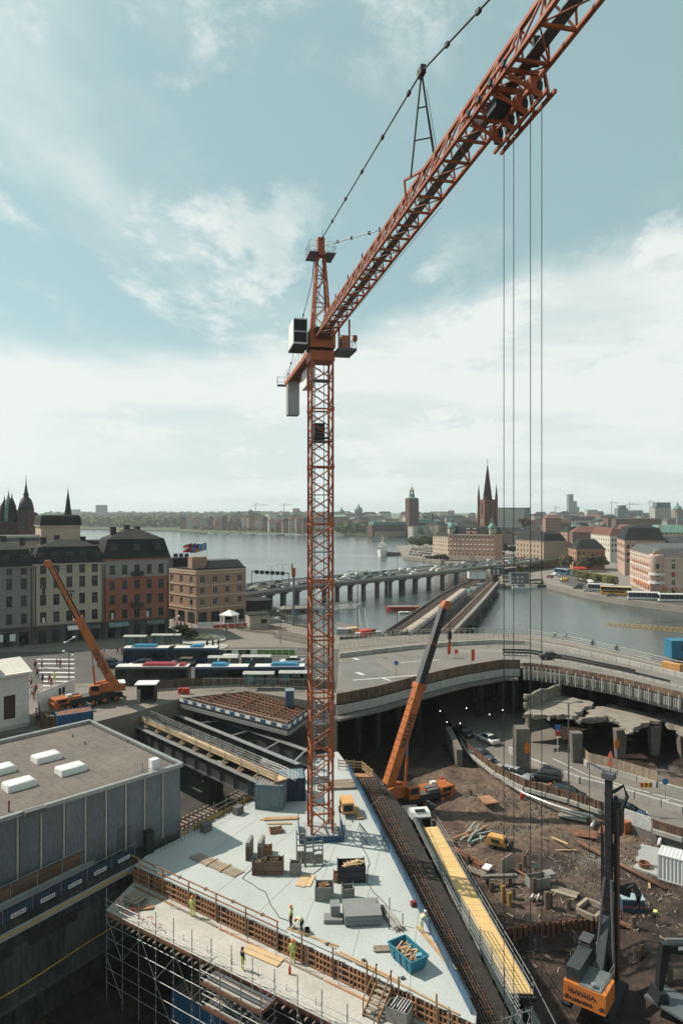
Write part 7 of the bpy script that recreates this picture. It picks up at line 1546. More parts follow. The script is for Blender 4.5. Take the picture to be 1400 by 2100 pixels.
# ------------------------------------------------------------------ the tower crane
def tower_crane():
 T=thing('tower_crane','tall orange lattice tower crane standing on the concrete slab, jib rising out of the picture','tower crane',(-2.15,70,8.0))
 V=Vector;rot=Matrix.Rotation(math.radians(12),4,'Z');hw=1.07
 def mp(x,y,z):return rot@V((x,y,z))
 ztop=48.3;lev0,sec=2.5,5.85;C4=[(-hw,-hw),(hw,-hw),(hw,hw),(-hw,hw)]
 for x,y in C4:
  leg=bar('mast_leg',mp(x,y,0),mp(x,y,ztop),.24,.24,ORANGE,T)
  for k in range(8):
   box('splice',mp(x,y,lev0+k*sec),(.31,.31,.42),ORANGE,leg,math.radians(12))
 def brace(a,b,z0,z1,r=.068):rod('mast_brace',mp(*a,z0),mp(*b,z1),r,ORANGE,T)
 for f in range(4):
  a,b=C4[f],C4[(f+1)%4]
  brace(a,b,.35,lev0-.15)
  for k in range(9):
   z=lev0+k*sec
   if z>ztop:break
   bar('mast_tie',mp(*a,z),mp(*b,z),.13,.16,ORANGE,T)
   for j in range(4):
    z0,z1=z+.12+j*1.43,z+.12+(j+1)*1.43-.1
    if z1>ztop:break
    if j%2==0:brace(b,a,z0,z1)
    else:brace(a,b,z0,z1)
 for k in range(9):
  z=lev0+3.0+k*sec-2.6*(k%2)*0
  if z>ztop-1:break
  pf=box('mast_platform',mp(.05,.1,z),(1.75,1.6,.07),GSTEEL,T,math.radians(12))
  for x,y in((-.75,-.6),(.8,-.6),(.8,.75),(-.75,.75)):rod('post',mp(x,y,z),mp(x,y,z+1.0),.018,STEEL,pf)
  for s_ in(.5,1.0):rod('rail',mp(-.75,-.6,z+s_),mp(.8,-.6,z+s_),.018,STEEL,pf);rod('rail',mp(.8,-.6,z+s_),mp(.8,.75,z+s_),.018,STEEL,pf)
  lx=-.62
  ld=rod('ladder',mp(lx,-.25,z-2.6),mp(lx,-.25,z+3.0),.03,STEEL,T)
  rod('stile',mp(lx,.15,z-2.6),mp(lx,.15,z+3.0),.03,STEEL,ld)
  for q in range(14):rod('rung',mp(lx,-.25,z-2.4+q*.4),mp(lx,.15,z-2.4+q*.4),.02,STEEL,ld)
  for q in range(5):
   hoop=MB();hoop.path([mp(lx+.05+.55*math.sin(a),-.05-.4*math.cos(a),z-1.2+q*.8)for a in[i*math.pi/5 for i in range(6)]],.014,4);hoop.build('ladder_hoop',STEEL,ld)
 rod('power_cable',mp(.45,.5,.5),mp(.45,.5,ztop),.035,BLACK,T)
 bxm=lev0+sec*7+1.0
 cb=box('climbing_cage',mp(-.2,.1,41.2),(1.1,1.3,1.7),DSTEEL,T,math.radians(12))
 box('cage_shelf',mp(.1,0,40.2),(2.0,1.9,.12),GSTEEL,cb,math.radians(12))
 # slewing gear
 D=V((.2144,-.9767,0));S=V((.9767,.2144,0));U=V((0,0,1));az=math.atan2(D.x,-D.y)
 def jp(along,side,up):return D*along+S*side+U*up
 JB=50.5  # jib bottom chords above the slab
 MB().prism([mp(-1.25,-1.25,0)[:2],mp(1.25,-1.25,0)[:2],mp(1.25,1.25,0)[:2],mp(-1.25,1.25,0)[:2]],ztop,ztop+1.0).build('slewing_frame',ORANGE,T)
 rod('slewing_ring',(0,0,ztop+1.0),(0,0,ztop+1.3),1.35,DSTEEL,T)
 b=MB();c=[jp(-1.3,-1.3,0),jp(-1.3,1.3,0),jp(1.3,1.3,0),jp(1.3,-1.3,0)]
 b.prism([p[:2]for p in c][::-1],ztop+1.3,ztop+3.1);b.build('turntable',ORANGE,T)
 # tower head
 top=60.4
 for s_ in(-1,1):
  for f_ in(-1,1):
   bar('head_leg',jp(f_*1.0,s_*.85,ztop+3.0),jp(f_*.22,s_*.32,top-.6),.2,.2,ORANGE,T)
 def hp(f_,s_,t):return jp(lerp(f_*1.0,f_*.22,t),lerp(s_*.85,s_*.32,t),lerp(ztop+3.0,top-.6,t))
 for i in range(6):
  t0,t1=i/6,(i+1)/6
  for(f0,s0),(f1,s1)in(((1,-1),(1,1)),((-1,-1),(-1,1)),((1,1),(-1,1)),((1,-1),(-1,-1))):
   rod('head_brace',hp(f0,s0,t0 if i%2 else t1),hp(f1,s1,t1 if i%2 else t0),.05,ORANGE,T)
   if i in(0,2,4):rod('head_tie',hp(f0,s0,t0+.01),hp(f1,s1,t0+.01),.055,ORANGE,T)
 MB().prism([jp(.5,-.35,0)[:2],jp(.5,.35,0)[:2],jp(-.5,.35,0)[:2],jp(-.5,-.35,0)[:2]],top-1.2,top+.6).build('head_block',ORANGE,T)
 for s_ in(-1,1):
  pl=box('head_platform',jp(0,s_*.85,top-1.25),(1.0,2.7,.07),GSTEEL,T,az)
  for q in(-1.3,-.45,.45,1.3):rod('post',jp(q,s_*1.33,top-1.2),jp(q,s_*1.33,top-.1),.022,STEEL,pl)
  for q in(-1.3,1.3):rod('post',jp(q,s_*.5,top-1.2),jp(q,s_*.5,top-.1),.022,STEEL,pl)
  for h in(.55,1.1):
   rod('rail',jp(-1.3,s_*1.33,top-1.2+h),jp(1.3,s_*1.33,top-1.2+h),.02,STEEL,pl)
   for q in(-1.3,1.3):rod('rail',jp(q,s_*.5,top-1.2+h),jp(q,s_*1.33,top-1.2+h),.02,STEEL,pl)
 rod('mast_light',jp(0,.2,top+.6),jp(0,.2,top+1.5),.025,BLACK,T)
 # jib
 JL,PN=60,1.95;hwj,jh=.75,1.95
 for s_ in(-1,1):bar('jib_chord',jp(1.0,s_*hwj,JB),jp(JL,s_*hwj,JB),.16,.16,ORANGE,T)
 bar('jib_chord',jp(2.0,0,JB+jh),jp(JL,0,JB+jh),.18,.18,ORANGE,T)
 n=int((JL-2)/PN)
 for i in range(n):
  a0,a1=1.6+i*PN,1.6+(i+1)*PN;am=(a0+a1)/2
  bar('jib_cross',jp(a0,-hwj,JB),jp(a0,hwj,JB),.12,.12,ORANGE,T)
  if i%2:rod('jib_brace',jp(a0,-hwj,JB),jp(a1,hwj,JB),.035,ORANGE,T)
  else:rod('jib_brace',jp(a0,hwj,JB),jp(a1,-hwj,JB),.035,ORANGE,T)
  for s_ in(-1,1):
   rod('jib_lacing',jp(a0,s_*hwj,JB),jp(am,0,JB+jh),.05,ORANGE,T)
   rod('jib_lacing',jp(am,0,JB+jh),jp(a1,s_*hwj,JB),.05,ORANGE,T)
 wk=MB();wk.beam(jp(1.6,.12,JB+.30),jp(JL,.12,JB+.30),.52,.05);wk.build('jib_walkway',GSTEEL,T)
 for s_ in(-.2,.45):rod('jib_rope',jp(1,s_,JB+.75),jp(JL,s_,JB+.7),.016,BLACK,T)
 rod('jib_handline',jp(1,hwj+.06,JB-.1),jp(32,hwj+.2,JB-.15),.014,BLACK,T)
 for a,s_ in((12,-.5),(32.4,-.35),(40,-.35),(20,-.4)):
  fl=box('flood_light',jp(a,s_,JB+.1),(.42,.5,.14),WHITE,T,az)
 for a in(7.5,12.6,17.5,22.5):box('jib_signal',jp(a,0,JB+jh+.32),(.1,.1,.5),DSTEEL,T)
 box('jib_root_plate',jp(1.6,0,JB+.5),(1.6,.5,1.0),DSTEEL,T,az)
 # trolley with hook ropes
 for k,a in enumerate((40.1,41.2,42.4,43.6)):
  fr=bar('trolley_frame',jp(a,-hwj-.15,JB+.2),jp(a,hwj+.15,JB+.2),.12,.16,ORANGE,T)
  bar('trolley_hanger',jp(a,-hwj-.12,JB+.2),jp(a+.5,-.25+.9,JB-1.05),.1,.12,ORANGE,T)
  bar('trolley_hanger',jp(a+.2,hwj+.15,JB+.2),jp(a+.5,hwj+.2,JB-1.05),.1,.12,ORANGE,T)
  rod('trolley_strut',jp(a,-hwj,JB-.1),jp(a+.6,hwj,JB-1.0),.05,ORANGE,T)
  rod('trolley_strut',jp(a+.9,hwj,JB-.1),jp(a,.1,JB-.8),.05,ORANGE,T)
  box('trolley_bracket',jp(a+.3,.4,JB-.5),(.5,.35,.5),ORANGE,T,az)
  sh=MB();p=jp(a+.25,.55,JB-.62);sh.tube(p-S*.09,p+S*.09,.34,n=12);sh.build('sheave',DSTEEL,T)
  wh=MB();p=jp(a+.3,-hwj-.16,JB+.22);wh.tube(p-S*.05,p+S*.05,.16,n=8);wh.build('trolley_wheel',DSTEEL,T)
 bar('trolley_beam',jp(39.8,.62,JB-1.05),jp(44.6,.62,JB-1.05),.12,.14,ORANGE,T)
 bar('trolley_beam',jp(39.8,hwj+.2,JB-1.05),jp(44.6,hwj+.2,JB-1.05),.12,.14,ORANGE,T)
 bar('trolley_beam',jp(39.6,-hwj-.15,JB+.28),jp(44.8,-hwj-.15,JB+.28),.1,.12,ORANGE,T)
 box('trolley_winch',jp(42,-.2,JB-.35),(.7,.9,.5),DSTEEL,T,az)
 mx_=bar('trolley_mast',jp(44.2,.35,JB+.1),jp(44.2,.35,JB+1.2),.25,.25,DSTEEL,T)
 for px,D_ in((1032.5,30.7),(1052.5,30.0),(1087,28.6),(1110,27.8)):
  x=(px-700)*D_/1400-(-2.15);y=D_-70
  rod('hoist_rope',(x,y,JB-.8),(x,y,1.2),.017,BLACK,T)
 hk=MB();hk.box((9.9,-40.7,1.0),(.5,3.4,.7));hk.build('hook_block',ORANGE2,T)
 # pendant ties over the A-frame
 pk=V((4.35+2.15+.1,38-70,CAMZ+24.5-8));hd=V((0,0,top+.35))+D*.4;en=jp(52.5,0,JB+jh)
 for p,q in((hd,pk),(pk,en)):
  t=rod('pendant_tie',p,q,.05,DSTEEL,T)
  L=(q-p).length;m_=5
  for i in range(1,m_+1):
   c=p.lerp(q,i/(m_+.4));d=(q-p).normalized()
   bar('tie_joint',c-d*.22,c+d*.22,.17,.2,DSTEEL,t)
 for s_ in(-1,1):
  for f_ in(-.75,):
   rod('a_frame_leg',jp(31.8+.4*s_,s_*.62,JB+jh-.2),pk+V((0,0,0)),.055,DSTEEL,T)
 b0,b1=jp(31.4,-.62,JB+jh-.2),jp(32.2,.62,JB+jh-.2)
 for t in(.35,.66):rod('a_frame_tie',b0.lerp(pk,t),b1.lerp(pk,t),.04,DSTEEL,T)
 for dx in(.25,.5):
  rod('a_frame_ladder',jp(32.2,.62+dx*.5,JB+jh-.2),pk+S*(dx*.6)-U*.9,.016,DSTEEL,T)
 box('a_frame_head',pk,(.3,.7,.45),DSTEEL,T,az)
 bar('a_frame_foot',jp(30.4,-.7,JB+jh+.05),jp(33,.6,JB+jh+.1),.12,.14,ORANGE,T)
 bar('a_frame_foot',jp(30.4,-.7,JB+jh+.05),jp(31,-.72,JB),.1,.12,ORANGE,T)
 # the thin grey service line from the head to the jib
 sl=rod('service_boom',V((.3,0,top-.1)),jp(22.5,-.2,JB+jh+.3),.05,STEEL,T)
 for t in(.35,.62,.9):box('clamp',V((.3,0,top-.1)).lerp(jp(22.5,-.2,JB+jh+.3),t),(.2,.2,.2),DSTEEL,sl)
 # counter jib
 CB=50.0;CL=21.5
 for s_ in(-1,1):bar('counter_jib_beam',jp(-1.0,s_*.72,CB),jp(-CL,s_*.72,CB),.26,.5,ORANGE,T)
 for i in range(8):bar('counter_jib_cross',jp(-2-i*2.6,-.72,CB-.05),jp(-2-i*2.6,.72,CB-.05),.16,.3,ORANGE,T)
 MB().beam(jp(-1.2,0,CB+.30),jp(-CL,0,CB+.30),1.2,.05).build('counter_jib_walkway',GSTEEL,T)
 for s_ in(-1,1):
  for i in range(9):rod('counter_jib_post',jp(-2.5-i*2.3,s_*.85,CB+.2),jp(-2.5-i*2.3,s_*.85,CB+1.3),.022,STEEL,T)
  for h in(.75,1.3):rod('counter_jib_rail',jp(-2.5,s_*.85,CB+h),jp(-CL,s_*.85,CB+h),.02,STEEL,T)
 ep=box('end_platform',jp(-CL-.5,-.9,CB-.1),(1.6,1.2,.1),GSTEEL,T,az)
 for q in((-.1,-1.7),(-.1,-.2),(-1.1,-1.7),(-1.1,-.2)):rod('post',jp(-CL+q[0],q[1],CB-.1),jp(-CL+q[0],q[1],CB+1.1),.025,STEEL,ep)
 for h in(.5,1.1):
  for q0,q1 in(((-.1,-1.7),(-1.1,-1.7)),((-1.1,-1.7),(-1.1,-.2)),((-.1,-1.7),(-.1,-.2))):rod('rail',jp(-CL+q0[0],q0[1],CB+h-.1),jp(-CL+q1[0],q1[1],CB+h-.1),.02,STEEL,ep)
 for i in range(3):
  cw=MB();a=-CL+.9+i*.62;c=[jp(a,-.75,0),jp(a,.75,0),jp(a+.56,.75,0),jp(a+.56,-.75,0)]
  cw.prism([p[:2]for p in c],CB-4.4,CB+.1);cw.build('counterweight',CONC,T)
 wb=MB();c=[jp(-13,.1,0),jp(-13,1.1,0),jp(-9.3,1.1,0),jp(-9.3,.1,0)];wb.prism([p[:2]for p in c],CB-2.3,CB-.2);wb=wb.build('winch_cover',WHITE,T)
 for s_ in(-.5,.5):
  a=V((0,0,top-.3))-D*.5+S*s_;m_=jp(-2.0,s_*1.0,top-3.0);e=jp(-CL+1.2,s_*1.4,CB+.3)
  rod('head_strut',a,m_,.05,DSTEEL,T)
  bt=rod('backstay',m_,e,.035,DSTEEL,T)
  for t in(.3,.55,.8,.92):box('backstay_joint',m_.lerp(e,t),(.16,.2,.3),DSTEEL,bt)
 rod('backstay_rope',jp(-1.0,.3,top-1.5),jp(-6,.4,CB+.5),.014,BLACK,T)
 # cabin, the electrical house and the side platform
 cm=[jp(-1.9,-1.55,0),jp(-1.9,-3.0,0),jp(1.3,-3.0,0),jp(1.3,-1.55,0)]
 ho=MB().prism([p[:2]for p in cm][::-1],ztop+1.5,ztop+4.1).build('machine_house',WHITE,T)
 f=[jp(1.32,-1.6,0),jp(1.32,-3.2,0)]
 for z0,z1 in((ztop+1.7,ztop+2.7),(ztop+2.82,ztop+3.95)):
  MB().prism([jp(1.31,-1.66,0)[:2],jp(1.31,-2.92,0)[:2],jp(1.36,-2.92,0)[:2],jp(1.36,-1.66,0)[:2]][::-1],z0,z1).build('machine_house_window',BLACK,ho)
 MB().prism([p[:2]for p in[jp(-2.0,-1.5,0),jp(-2.0,-3.05,0),jp(1.4,-3.05,0),jp(1.4,-1.5,0)]][::-1],ztop+1.3,ztop+1.49).build('machine_house_floor',DSTEEL,ho)
 sp=MB().prism([p[:2]for p in[jp(-1.2,1.4,0),jp(-1.2,3.3,0),jp(2.2,3.3,0),jp(2.2,1.4,0)]],ztop+.9,ztop+1.15).build('side_platform',GSTEEL,T)
 for a,s_ in((-1.1,3.2),(.5,3.2),(2.1,3.2),(2.1,1.5),(2.1,2.3)):rod('post',jp(a,s_,ztop+1.1),jp(a,s_,ztop+2.4),.03,STEEL,sp)
 for h in(1.75,2.4):rod('rail',jp(-1.1,3.2,ztop+h),jp(2.1,3.2,ztop+h),.025,STEEL,sp);rod('rail',jp(2.1,1.5,ztop+h),jp(2.1,3.2,ztop+h),.025,STEEL,sp)
 box('slewing_motor',jp(.9,2.3,ztop+1.9),(.7,.9,1.4),ORANGE,T,az)
 for a,s_ in((.2,1.9),(1.4,2.7)):bar('motor_post',jp(a,s_,ztop+1.1),jp(a,s_,ztop+4.2),.2,.2,ORANGE,T)
 rod('cable_reel',jp(1.9,3.0,ztop+2.2),jp(1.9,3.35,ztop+2.2),.35,ORANGE,T)
 return T
tower_crane()

# ------------------------------------------------------------------ mobile cranes
def boom_box(T,name,p,q,w0,h0,w1,h1,m):
 p,q=Vector(p),Vector(q);d=(q-p).normalized();a=d.cross(Vector((0,0,1))).normalized();b=a.cross(d)
 def rg(c,w_,h):return[c+a*x*w_/2+b*y*h/2 for x,y in((-.8,-1),(.8,-1),(1,-.6),(1,1),(-1,1),(-1,-.6))]
 return MB().ring([rg(p,w0,h0),rg(q,w1,h1)]).build(name,m,T),a,b,d
def mobile_crane(label,base,head,boom_vec,l1,l2,axles,text_side,scale=1.0,hubs=ORANGE2,name='mobile_crane',pivot=None):
 """local frame: carrier along +x (cab at +x end), boom direction given in the local frame"""
 bv=Vector(boom_vec).normalized();ba=math.atan2(bv.y,bv.x);l1,l2=l1/scale,l2/scale
 if pivot is not None:
  o_=Matrix.Rotation(head,3,'Z')@(Vector((-2.2,0,2.1))+Matrix.Rotation(ba,3,'Z')@Vector((-2.0,0,1.55)))*scale;base=(pivot[0]-o_.x,pivot[1]-o_.y,base[2])
 T=thing(name,label,'mobile crane',M=Matrix.Translation(base)@Matrix.Rotation(head,4,'Z')@Matrix.Scale(scale,4));L=11.8
 body=MB();body.box((0,0,1.25),(L,2.6,.55));body.box((.2,0,1.7),(L-2.5,2.3,.36));body=body.build('carrier',DSTEEL,T)
 box('carrier_deck',(1.0,0,1.95),(6.6,2.5,.12),GSTEEL,T)
 for i in range(axles):
  x=-4.6+i*(9.0/(axles-1))
  for s in(-1,1):wheel(T,(x,s*1.15,.72),(0,1,0),.72,.5,BLACK,hubs)
 cab=MB();pr=[(4.1,.75),(6.5,.75),(6.75,1.6),(6.45,2.45),(4.1,2.45)]
 cab.ring([[(x,-1.3,z)for x,z in pr],[(x,1.3,z)for x,z in pr]]);cab=cab.build('driver_cab',ORANGE2,T)
 box('windscreen',(6.63,0,2.0),(.05,2.2,.7),GLASS,cab,ry=.33)
 for s in(-1,1):box('cab_window',(5.3,s*1.305,2.02),(1.5,.03,.55),GLASS,cab)
 eng=box('engine_cover',(2.9,.2,2.2),(2.3,2.0,.42),ORANGE2,T)
 rod('exhaust',(2.0,-.9,2.3),(3.8,-.9,2.3),.2,STEEL,T)
 for i in range(8):rod('spare_chain',(1.9+i*.27,-.7,2.55),(1.9+i*.27,.1,2.55),.1,GSTEEL,T)
 box('air_tank',(3.9,.5,2.65),(.9,.6,.4),WHITE,T)
 for s in(-1,1):
  for x in(-5.2,1.4):
   og=box('outrigger',(x,s*2.2,1.1),(.35,3.0,.35),GSTEEL,T)
   rod('jack',(x,s*3.55,.1),(x,s*3.55,1.3),.1,STEEL,og);box('pad',(x,s*3.55,.07),(1.1,1.1,.12),GWOOD,og)
 # superstructure
 bv=Vector(boom_vec).normalized();ba=math.atan2(bv.y,bv.x);sc_=Matrix.Rotation(ba,4,'Z');o0=Vector((-2.2,0,2.1))
 def sp(x,y,z):return o0+sc_@Vector((x,y,z))
 rod('slew_ring',o0-Vector((0,0,.2)),o0+Vector((0,0,.15)),1.1,DSTEEL,T)
 sup=MB();R2=[(-3.2,0.1),(1.6,.1),(1.6,1.0),(.6,1.5),(-1.8,1.9),(-3.2,1.5)]
 for s0,s1 in((-1.3,-.55),(.55,1.3)):sup.ring([[sp(x,s0,z)for x,z in R2],[sp(x,s1,z)for x,z in R2]])
 sup.ring([[sp(x,-.54,z*.45)for x,z in R2],[sp(x,.54,z*.45)for x,z in R2]])
 sup.build('superstructure',ORANGE2,T)
 for i in range(4):
  box('counterweight',sp(-3.75,-1.05+i*.7,.75),(1.0,.66,1.3),ORANGE2,T,ba)
 box('counterweight_cap',sp(-3.7,0,1.45),(1.1,2.8,.12),GWOOD if text_side>0 else WHITE,T,ba)
 oc=MB();pr=[(.2,0),(1.9,0),(2.1,.6),(1.75,1.65),(.2,1.65)];cy=-1.85*text_side
 oc.ring([[sp(x,cy-.42,z)for x,z in pr],[sp(x,cy+.42,z)for x,z in pr]]);oc=oc.build('operator_cab',ORANGE2,T)
 box('cab_window',sp(1.0,cy-.43*text_side,1.1),(1.3,.03,.8),GLASS,oc,ba);box('cab_window',sp(1.98,cy,1.05),(.04,.72,.9),GLASS,oc,ba)
 piv=sp(-2.0,0,1.55);e1=piv+bv*l1;e2=piv+bv*(l1+l2)
 bo,a,b,d=boom_box(T,'boom',piv-bv*.8,e1,1.3,1.5,1.2,1.4,ORANGE2)
 for i in range(14 if text_side>0 else 0):
  c=piv+bv*(l1*.10+i*l1*.058);bar('boom_rib',c+b*.74-a*.5,c+b*.74+a*.5,.05,.06,DSTEEL,bo)
 MB().ring([[e1-bv*.5+a*x*.72+b*y*.82 for x,y in((-1,-1),(1,-1),(1,1),(-1,1))],[e1+bv*.25+a*x*.72+b*y*.82 for x,y in((-1,-1),(1,-1),(1,1),(-1,1))]]).build('boom_collar',ORANGE2,T)
 for i in range(4):bar('collar_rib',e1-bv*(.4-.25*i)+a*.76-b*.84,e1-bv*(.4-.25*i)+a*.76+b*.84,.06,.06,ORANGE,T)
 m2=DSTEEL;ms=[(1.02,1.16,.0,.52),(.9,1.0,.50,1.0)]
 if text_side<0:m2=DSTEEL
 for w_,h,t0,t1 in ms:
  sg,_,_,_=boom_box(T,'boom_section',e1+bv*l2*t0,e1+bv*l2*t1,w_,h,w_,h,m2)
  if text_side<0:
   MB().ring([[c_+a*x*.06+b*(y*.3)-a*(w_/2)for x,y in((-1,-1),(1,-1),(1,1),(-1,1))]for c_ in(e1+bv*l2*t0,e1+bv*l2*t1)]).build('boom_edge',ORANGE2,sg)
   MB().ring([[c_+a*x*(w_*.5)+b*(h*.5+y*.04)for x,y in((-1,-1),(1,-1),(1,1),(-1,1))]for c_ in(e1+bv*l2*t0,e1+bv*l2*t1)]).build('boom_edge',ORANGE2,sg)
  else:
   MB().ring([[c_+a*x*(w_*.5)+b*(h*.5+y*.03)for x,y in((-1,-1),(1,-1),(1,1),(-1,1))]for c_ in(e1+bv*l2*t0,e1+bv*l2*t1)]).build('boom_edge',GSTEEL,sg)
  cc=e1+bv*l2*t1;MB().ring([[cc+bv*q+a*x*.5+b*y*.56 for x,y in((-1,-1),(1,-1),(1,1),(-1,1))]for q in(-.12,.12)]).build('boom_collar',ORANGE2,T)
 hd=MB();hd.ring([[e2+a*s*.45+bv*x+b*y for x,y in((-.3,-.5),(.7,-.95),(1.15,-.5),(.9,.35),(-.3,.5))]for s in(-1,1)]);hd=hd.build('boom_head',ORANGE2,T)
 for s in(-.25,.25):rod('sheave',e2+bv*.75-b*.6+a*(s-.06),e2+bv*.75-b*.6+a*(s+.06),.3,DSTEEL,hd)
 hkp=e2+bv*.95-b*.75
 for s in(-.12,.12):rod('hoist_rope',hkp+a*s,hkp+a*s-Vector((0,0,4.3)),.03,BLACK,T)
 hb=MB();hb.box(hkp-Vector((0,0,4.9)),(.5,.4,1.2));hb.box(hkp-Vector((0,0,5.8)),(.2,.2,.6));hb.build('hook_block',DSTEEL,T)
 cyl0=sp(.9,0,.5);cyl1=piv+bv*l1*.52-b*.6
 rod('lift_cylinder',cyl0,cyl0.lerp(cyl1,.6),.2,ORANGE2,T);rod('cylinder_rod',cyl0.lerp(cyl1,.6),cyl1,.13,STEEL,T)
 rod('winch_drum',e1-bv*1.0+b*.2+a*.55,e1-bv*1.0+b*.2+a*1.05,.62,BLACK,T)if text_side<0 else rod('winch_drum',sp(-2.8,-.5,1.9),sp(-2.8,.5,1.9),.4,DSTEEL,T)
 # painted name along the boom
 sd_=1 if text_side>0 else-1
 xax=bv if True else-bv;nrm=a*sd_;yax=nrm.cross(xax)
 c=piv+bv*l1*(.56 if text_side>0 else.34)+nrm*.655
 Mx=Matrix(((xax.x,yax.x,nrm.x,c.x),(xax.y,yax.y,nrm.y,c.y),(xax.z,yax.z,nrm.z,c.z),(0,0,0,1)))
 text_mesh('lettering','RALLING',1.25,mat('dark_lettering',(.02,.02,.03),.6),Mx,bo,bold=.02)
 return T
# the one on the street: carrier cab towards the white house, boom leaning left
mobile_crane('orange mobile crane on the street with its boom raised over the old facades',(-35.6,102.2,ZS),math.atan2(-6.2,-6.0),Matrix.Rotation(-math.atan2(-6.2,-6.0),3,'Z')@Vector((-7.9,-3.2,17.7)),10.8,8.9,5,-1,.82,pivot=(-34.4,102.5))
mobile_crane('orange mobile crane in the excavated yard with a long dark grey telescopic boom',(10.9,90.6,2.2),math.atan2(4.6,9.0),Matrix.Rotation(-math.atan2(4.6,9.0),3,'Z')@Vector((8.0,4.1,23.2)),13.5,10.8,4,1,.9,pivot=(6.0,88.2))
# ------------------------------------------------------------------ people
SKINM=mat('skin',(.42,.26,.19),.6,rand=.2);HAIR=mat('hair',(.05,.035,.025),.8,rand=.5)
JN=['pelvis','chest','neck','head','crown','ls','le','lw','lh','rs','re','rw','rh','lhip','lk','la','lt','rhip','rk','ra','rt']
ED=[(0,1),(1,2),(2,3),(3,4),(1,5),(5,6),(6,7),(7,8),(1,9),(9,10),(10,11),(11,12),(0,13),(13,14),(14,15),(15,16),(0,17),(17,18),(18,19),(19,20)]
RD=[.145,.155,.055,.092,.07,.075,.052,.036,.04,.075,.052,.036,.04,.105,.068,.046,.045,.105,.068,.046,.045]
ZN=[2,1,0,0,3,1,1,1,0,1,1,1,0,2,2,2,3,2,2,2,3]
POSE={
 'stand':[(0,0,.95),(0,0,1.3),(.01,0,1.49),(.03,0,1.62),(.02,0,1.72),(0,.19,1.40),(0,.27,1.14),(.07,.27,.9),(.11,.26,.8),(0,-.19,1.40),(.02,-.27,1.14),(.1,-.26,.91),(.15,-.24,.82),(0,.1,.9),(.03,.12,.5),(0,.13,.09),(.16,.15,.04),(0,-.1,.9),(.03,-.12,.5),(0,-.13,.09),(.16,-.15,.04)],
 'walk':[(0,0,.95),(.03,0,1.3),(.05,0,1.49),(.08,0,1.62),(.07,0,1.72),(.02,.19,1.40),(-.1,.25,1.15),(-.08,.25,.92),(-.04,.24,.83),(.02,-.19,1.40),(.12,-.25,1.16),(.27,-.22,.98),(.34,-.21,.93),(0,.1,.9),(.18,.1,.52),(.24,.1,.1),(.4,.11,.06),(0,-.1,.9),(-.04,-.1,.5),(-.3,-.1,.14),(-.2,-.11,.05)],
 'bend':[(-.1,0,.9),(.22,0,1.1),(.38,0,1.13),(.5,0,1.1),(.57,0,1.05),(.24,.2,1.1),(.36,.24,.84),(.46,.16,.62),(.5,.12,.53),(.24,-.2,1.1),(.36,-.24,.84),(.48,-.16,.6),(.52,-.12,.5),(-.1,.11,.86),(.06,.14,.48),(-.04,.15,.09),(.12,.17,.04),(-.1,-.11,.86),(.04,-.14,.48),(-.08,-.15,.09),(.08,-.17,.04)],
 'lean':[(-.04,0,.94),(.14,0,1.26),(.24,0,1.4),(.34,0,1.5),(.38,0,1.58),(.16,.19,1.33),(.36,.25,1.14),(.58,.2,1.1),(.68,.18,1.09),(.16,-.19,1.33),(.34,-.25,1.1),(.55,-.2,1.05),(.66,-.18,1.04),(-.04,.1,.9),(.05,.13,.5),(-.06,.15,.09),(.1,.17,.04),(-.04,-.1,.9),(.02,-.12,.5),(-.1,-.14,.09),(.06,-.15,.04)],
 'ride':[(-.1,0,.98),(.12,0,1.27),(.2,0,1.44),(.27,0,1.56),(.27,0,1.66),(.14,.18,1.35),(.33,.24,1.16),(.52,.24,1.06),(.58,.22,1.04),(.14,-.18,1.35),(.33,-.24,1.16),(.52,-.24,1.06),(.58,-.22,1.04),(-.1,.1,.95),(.24,.12,.78),(.1,.12,.38),(.24,.13,.33),(-.1,-.1,.95),(.14,-.12,.62),(.02,-.12,.22),(.16,-.13,.18)]}
_body={}
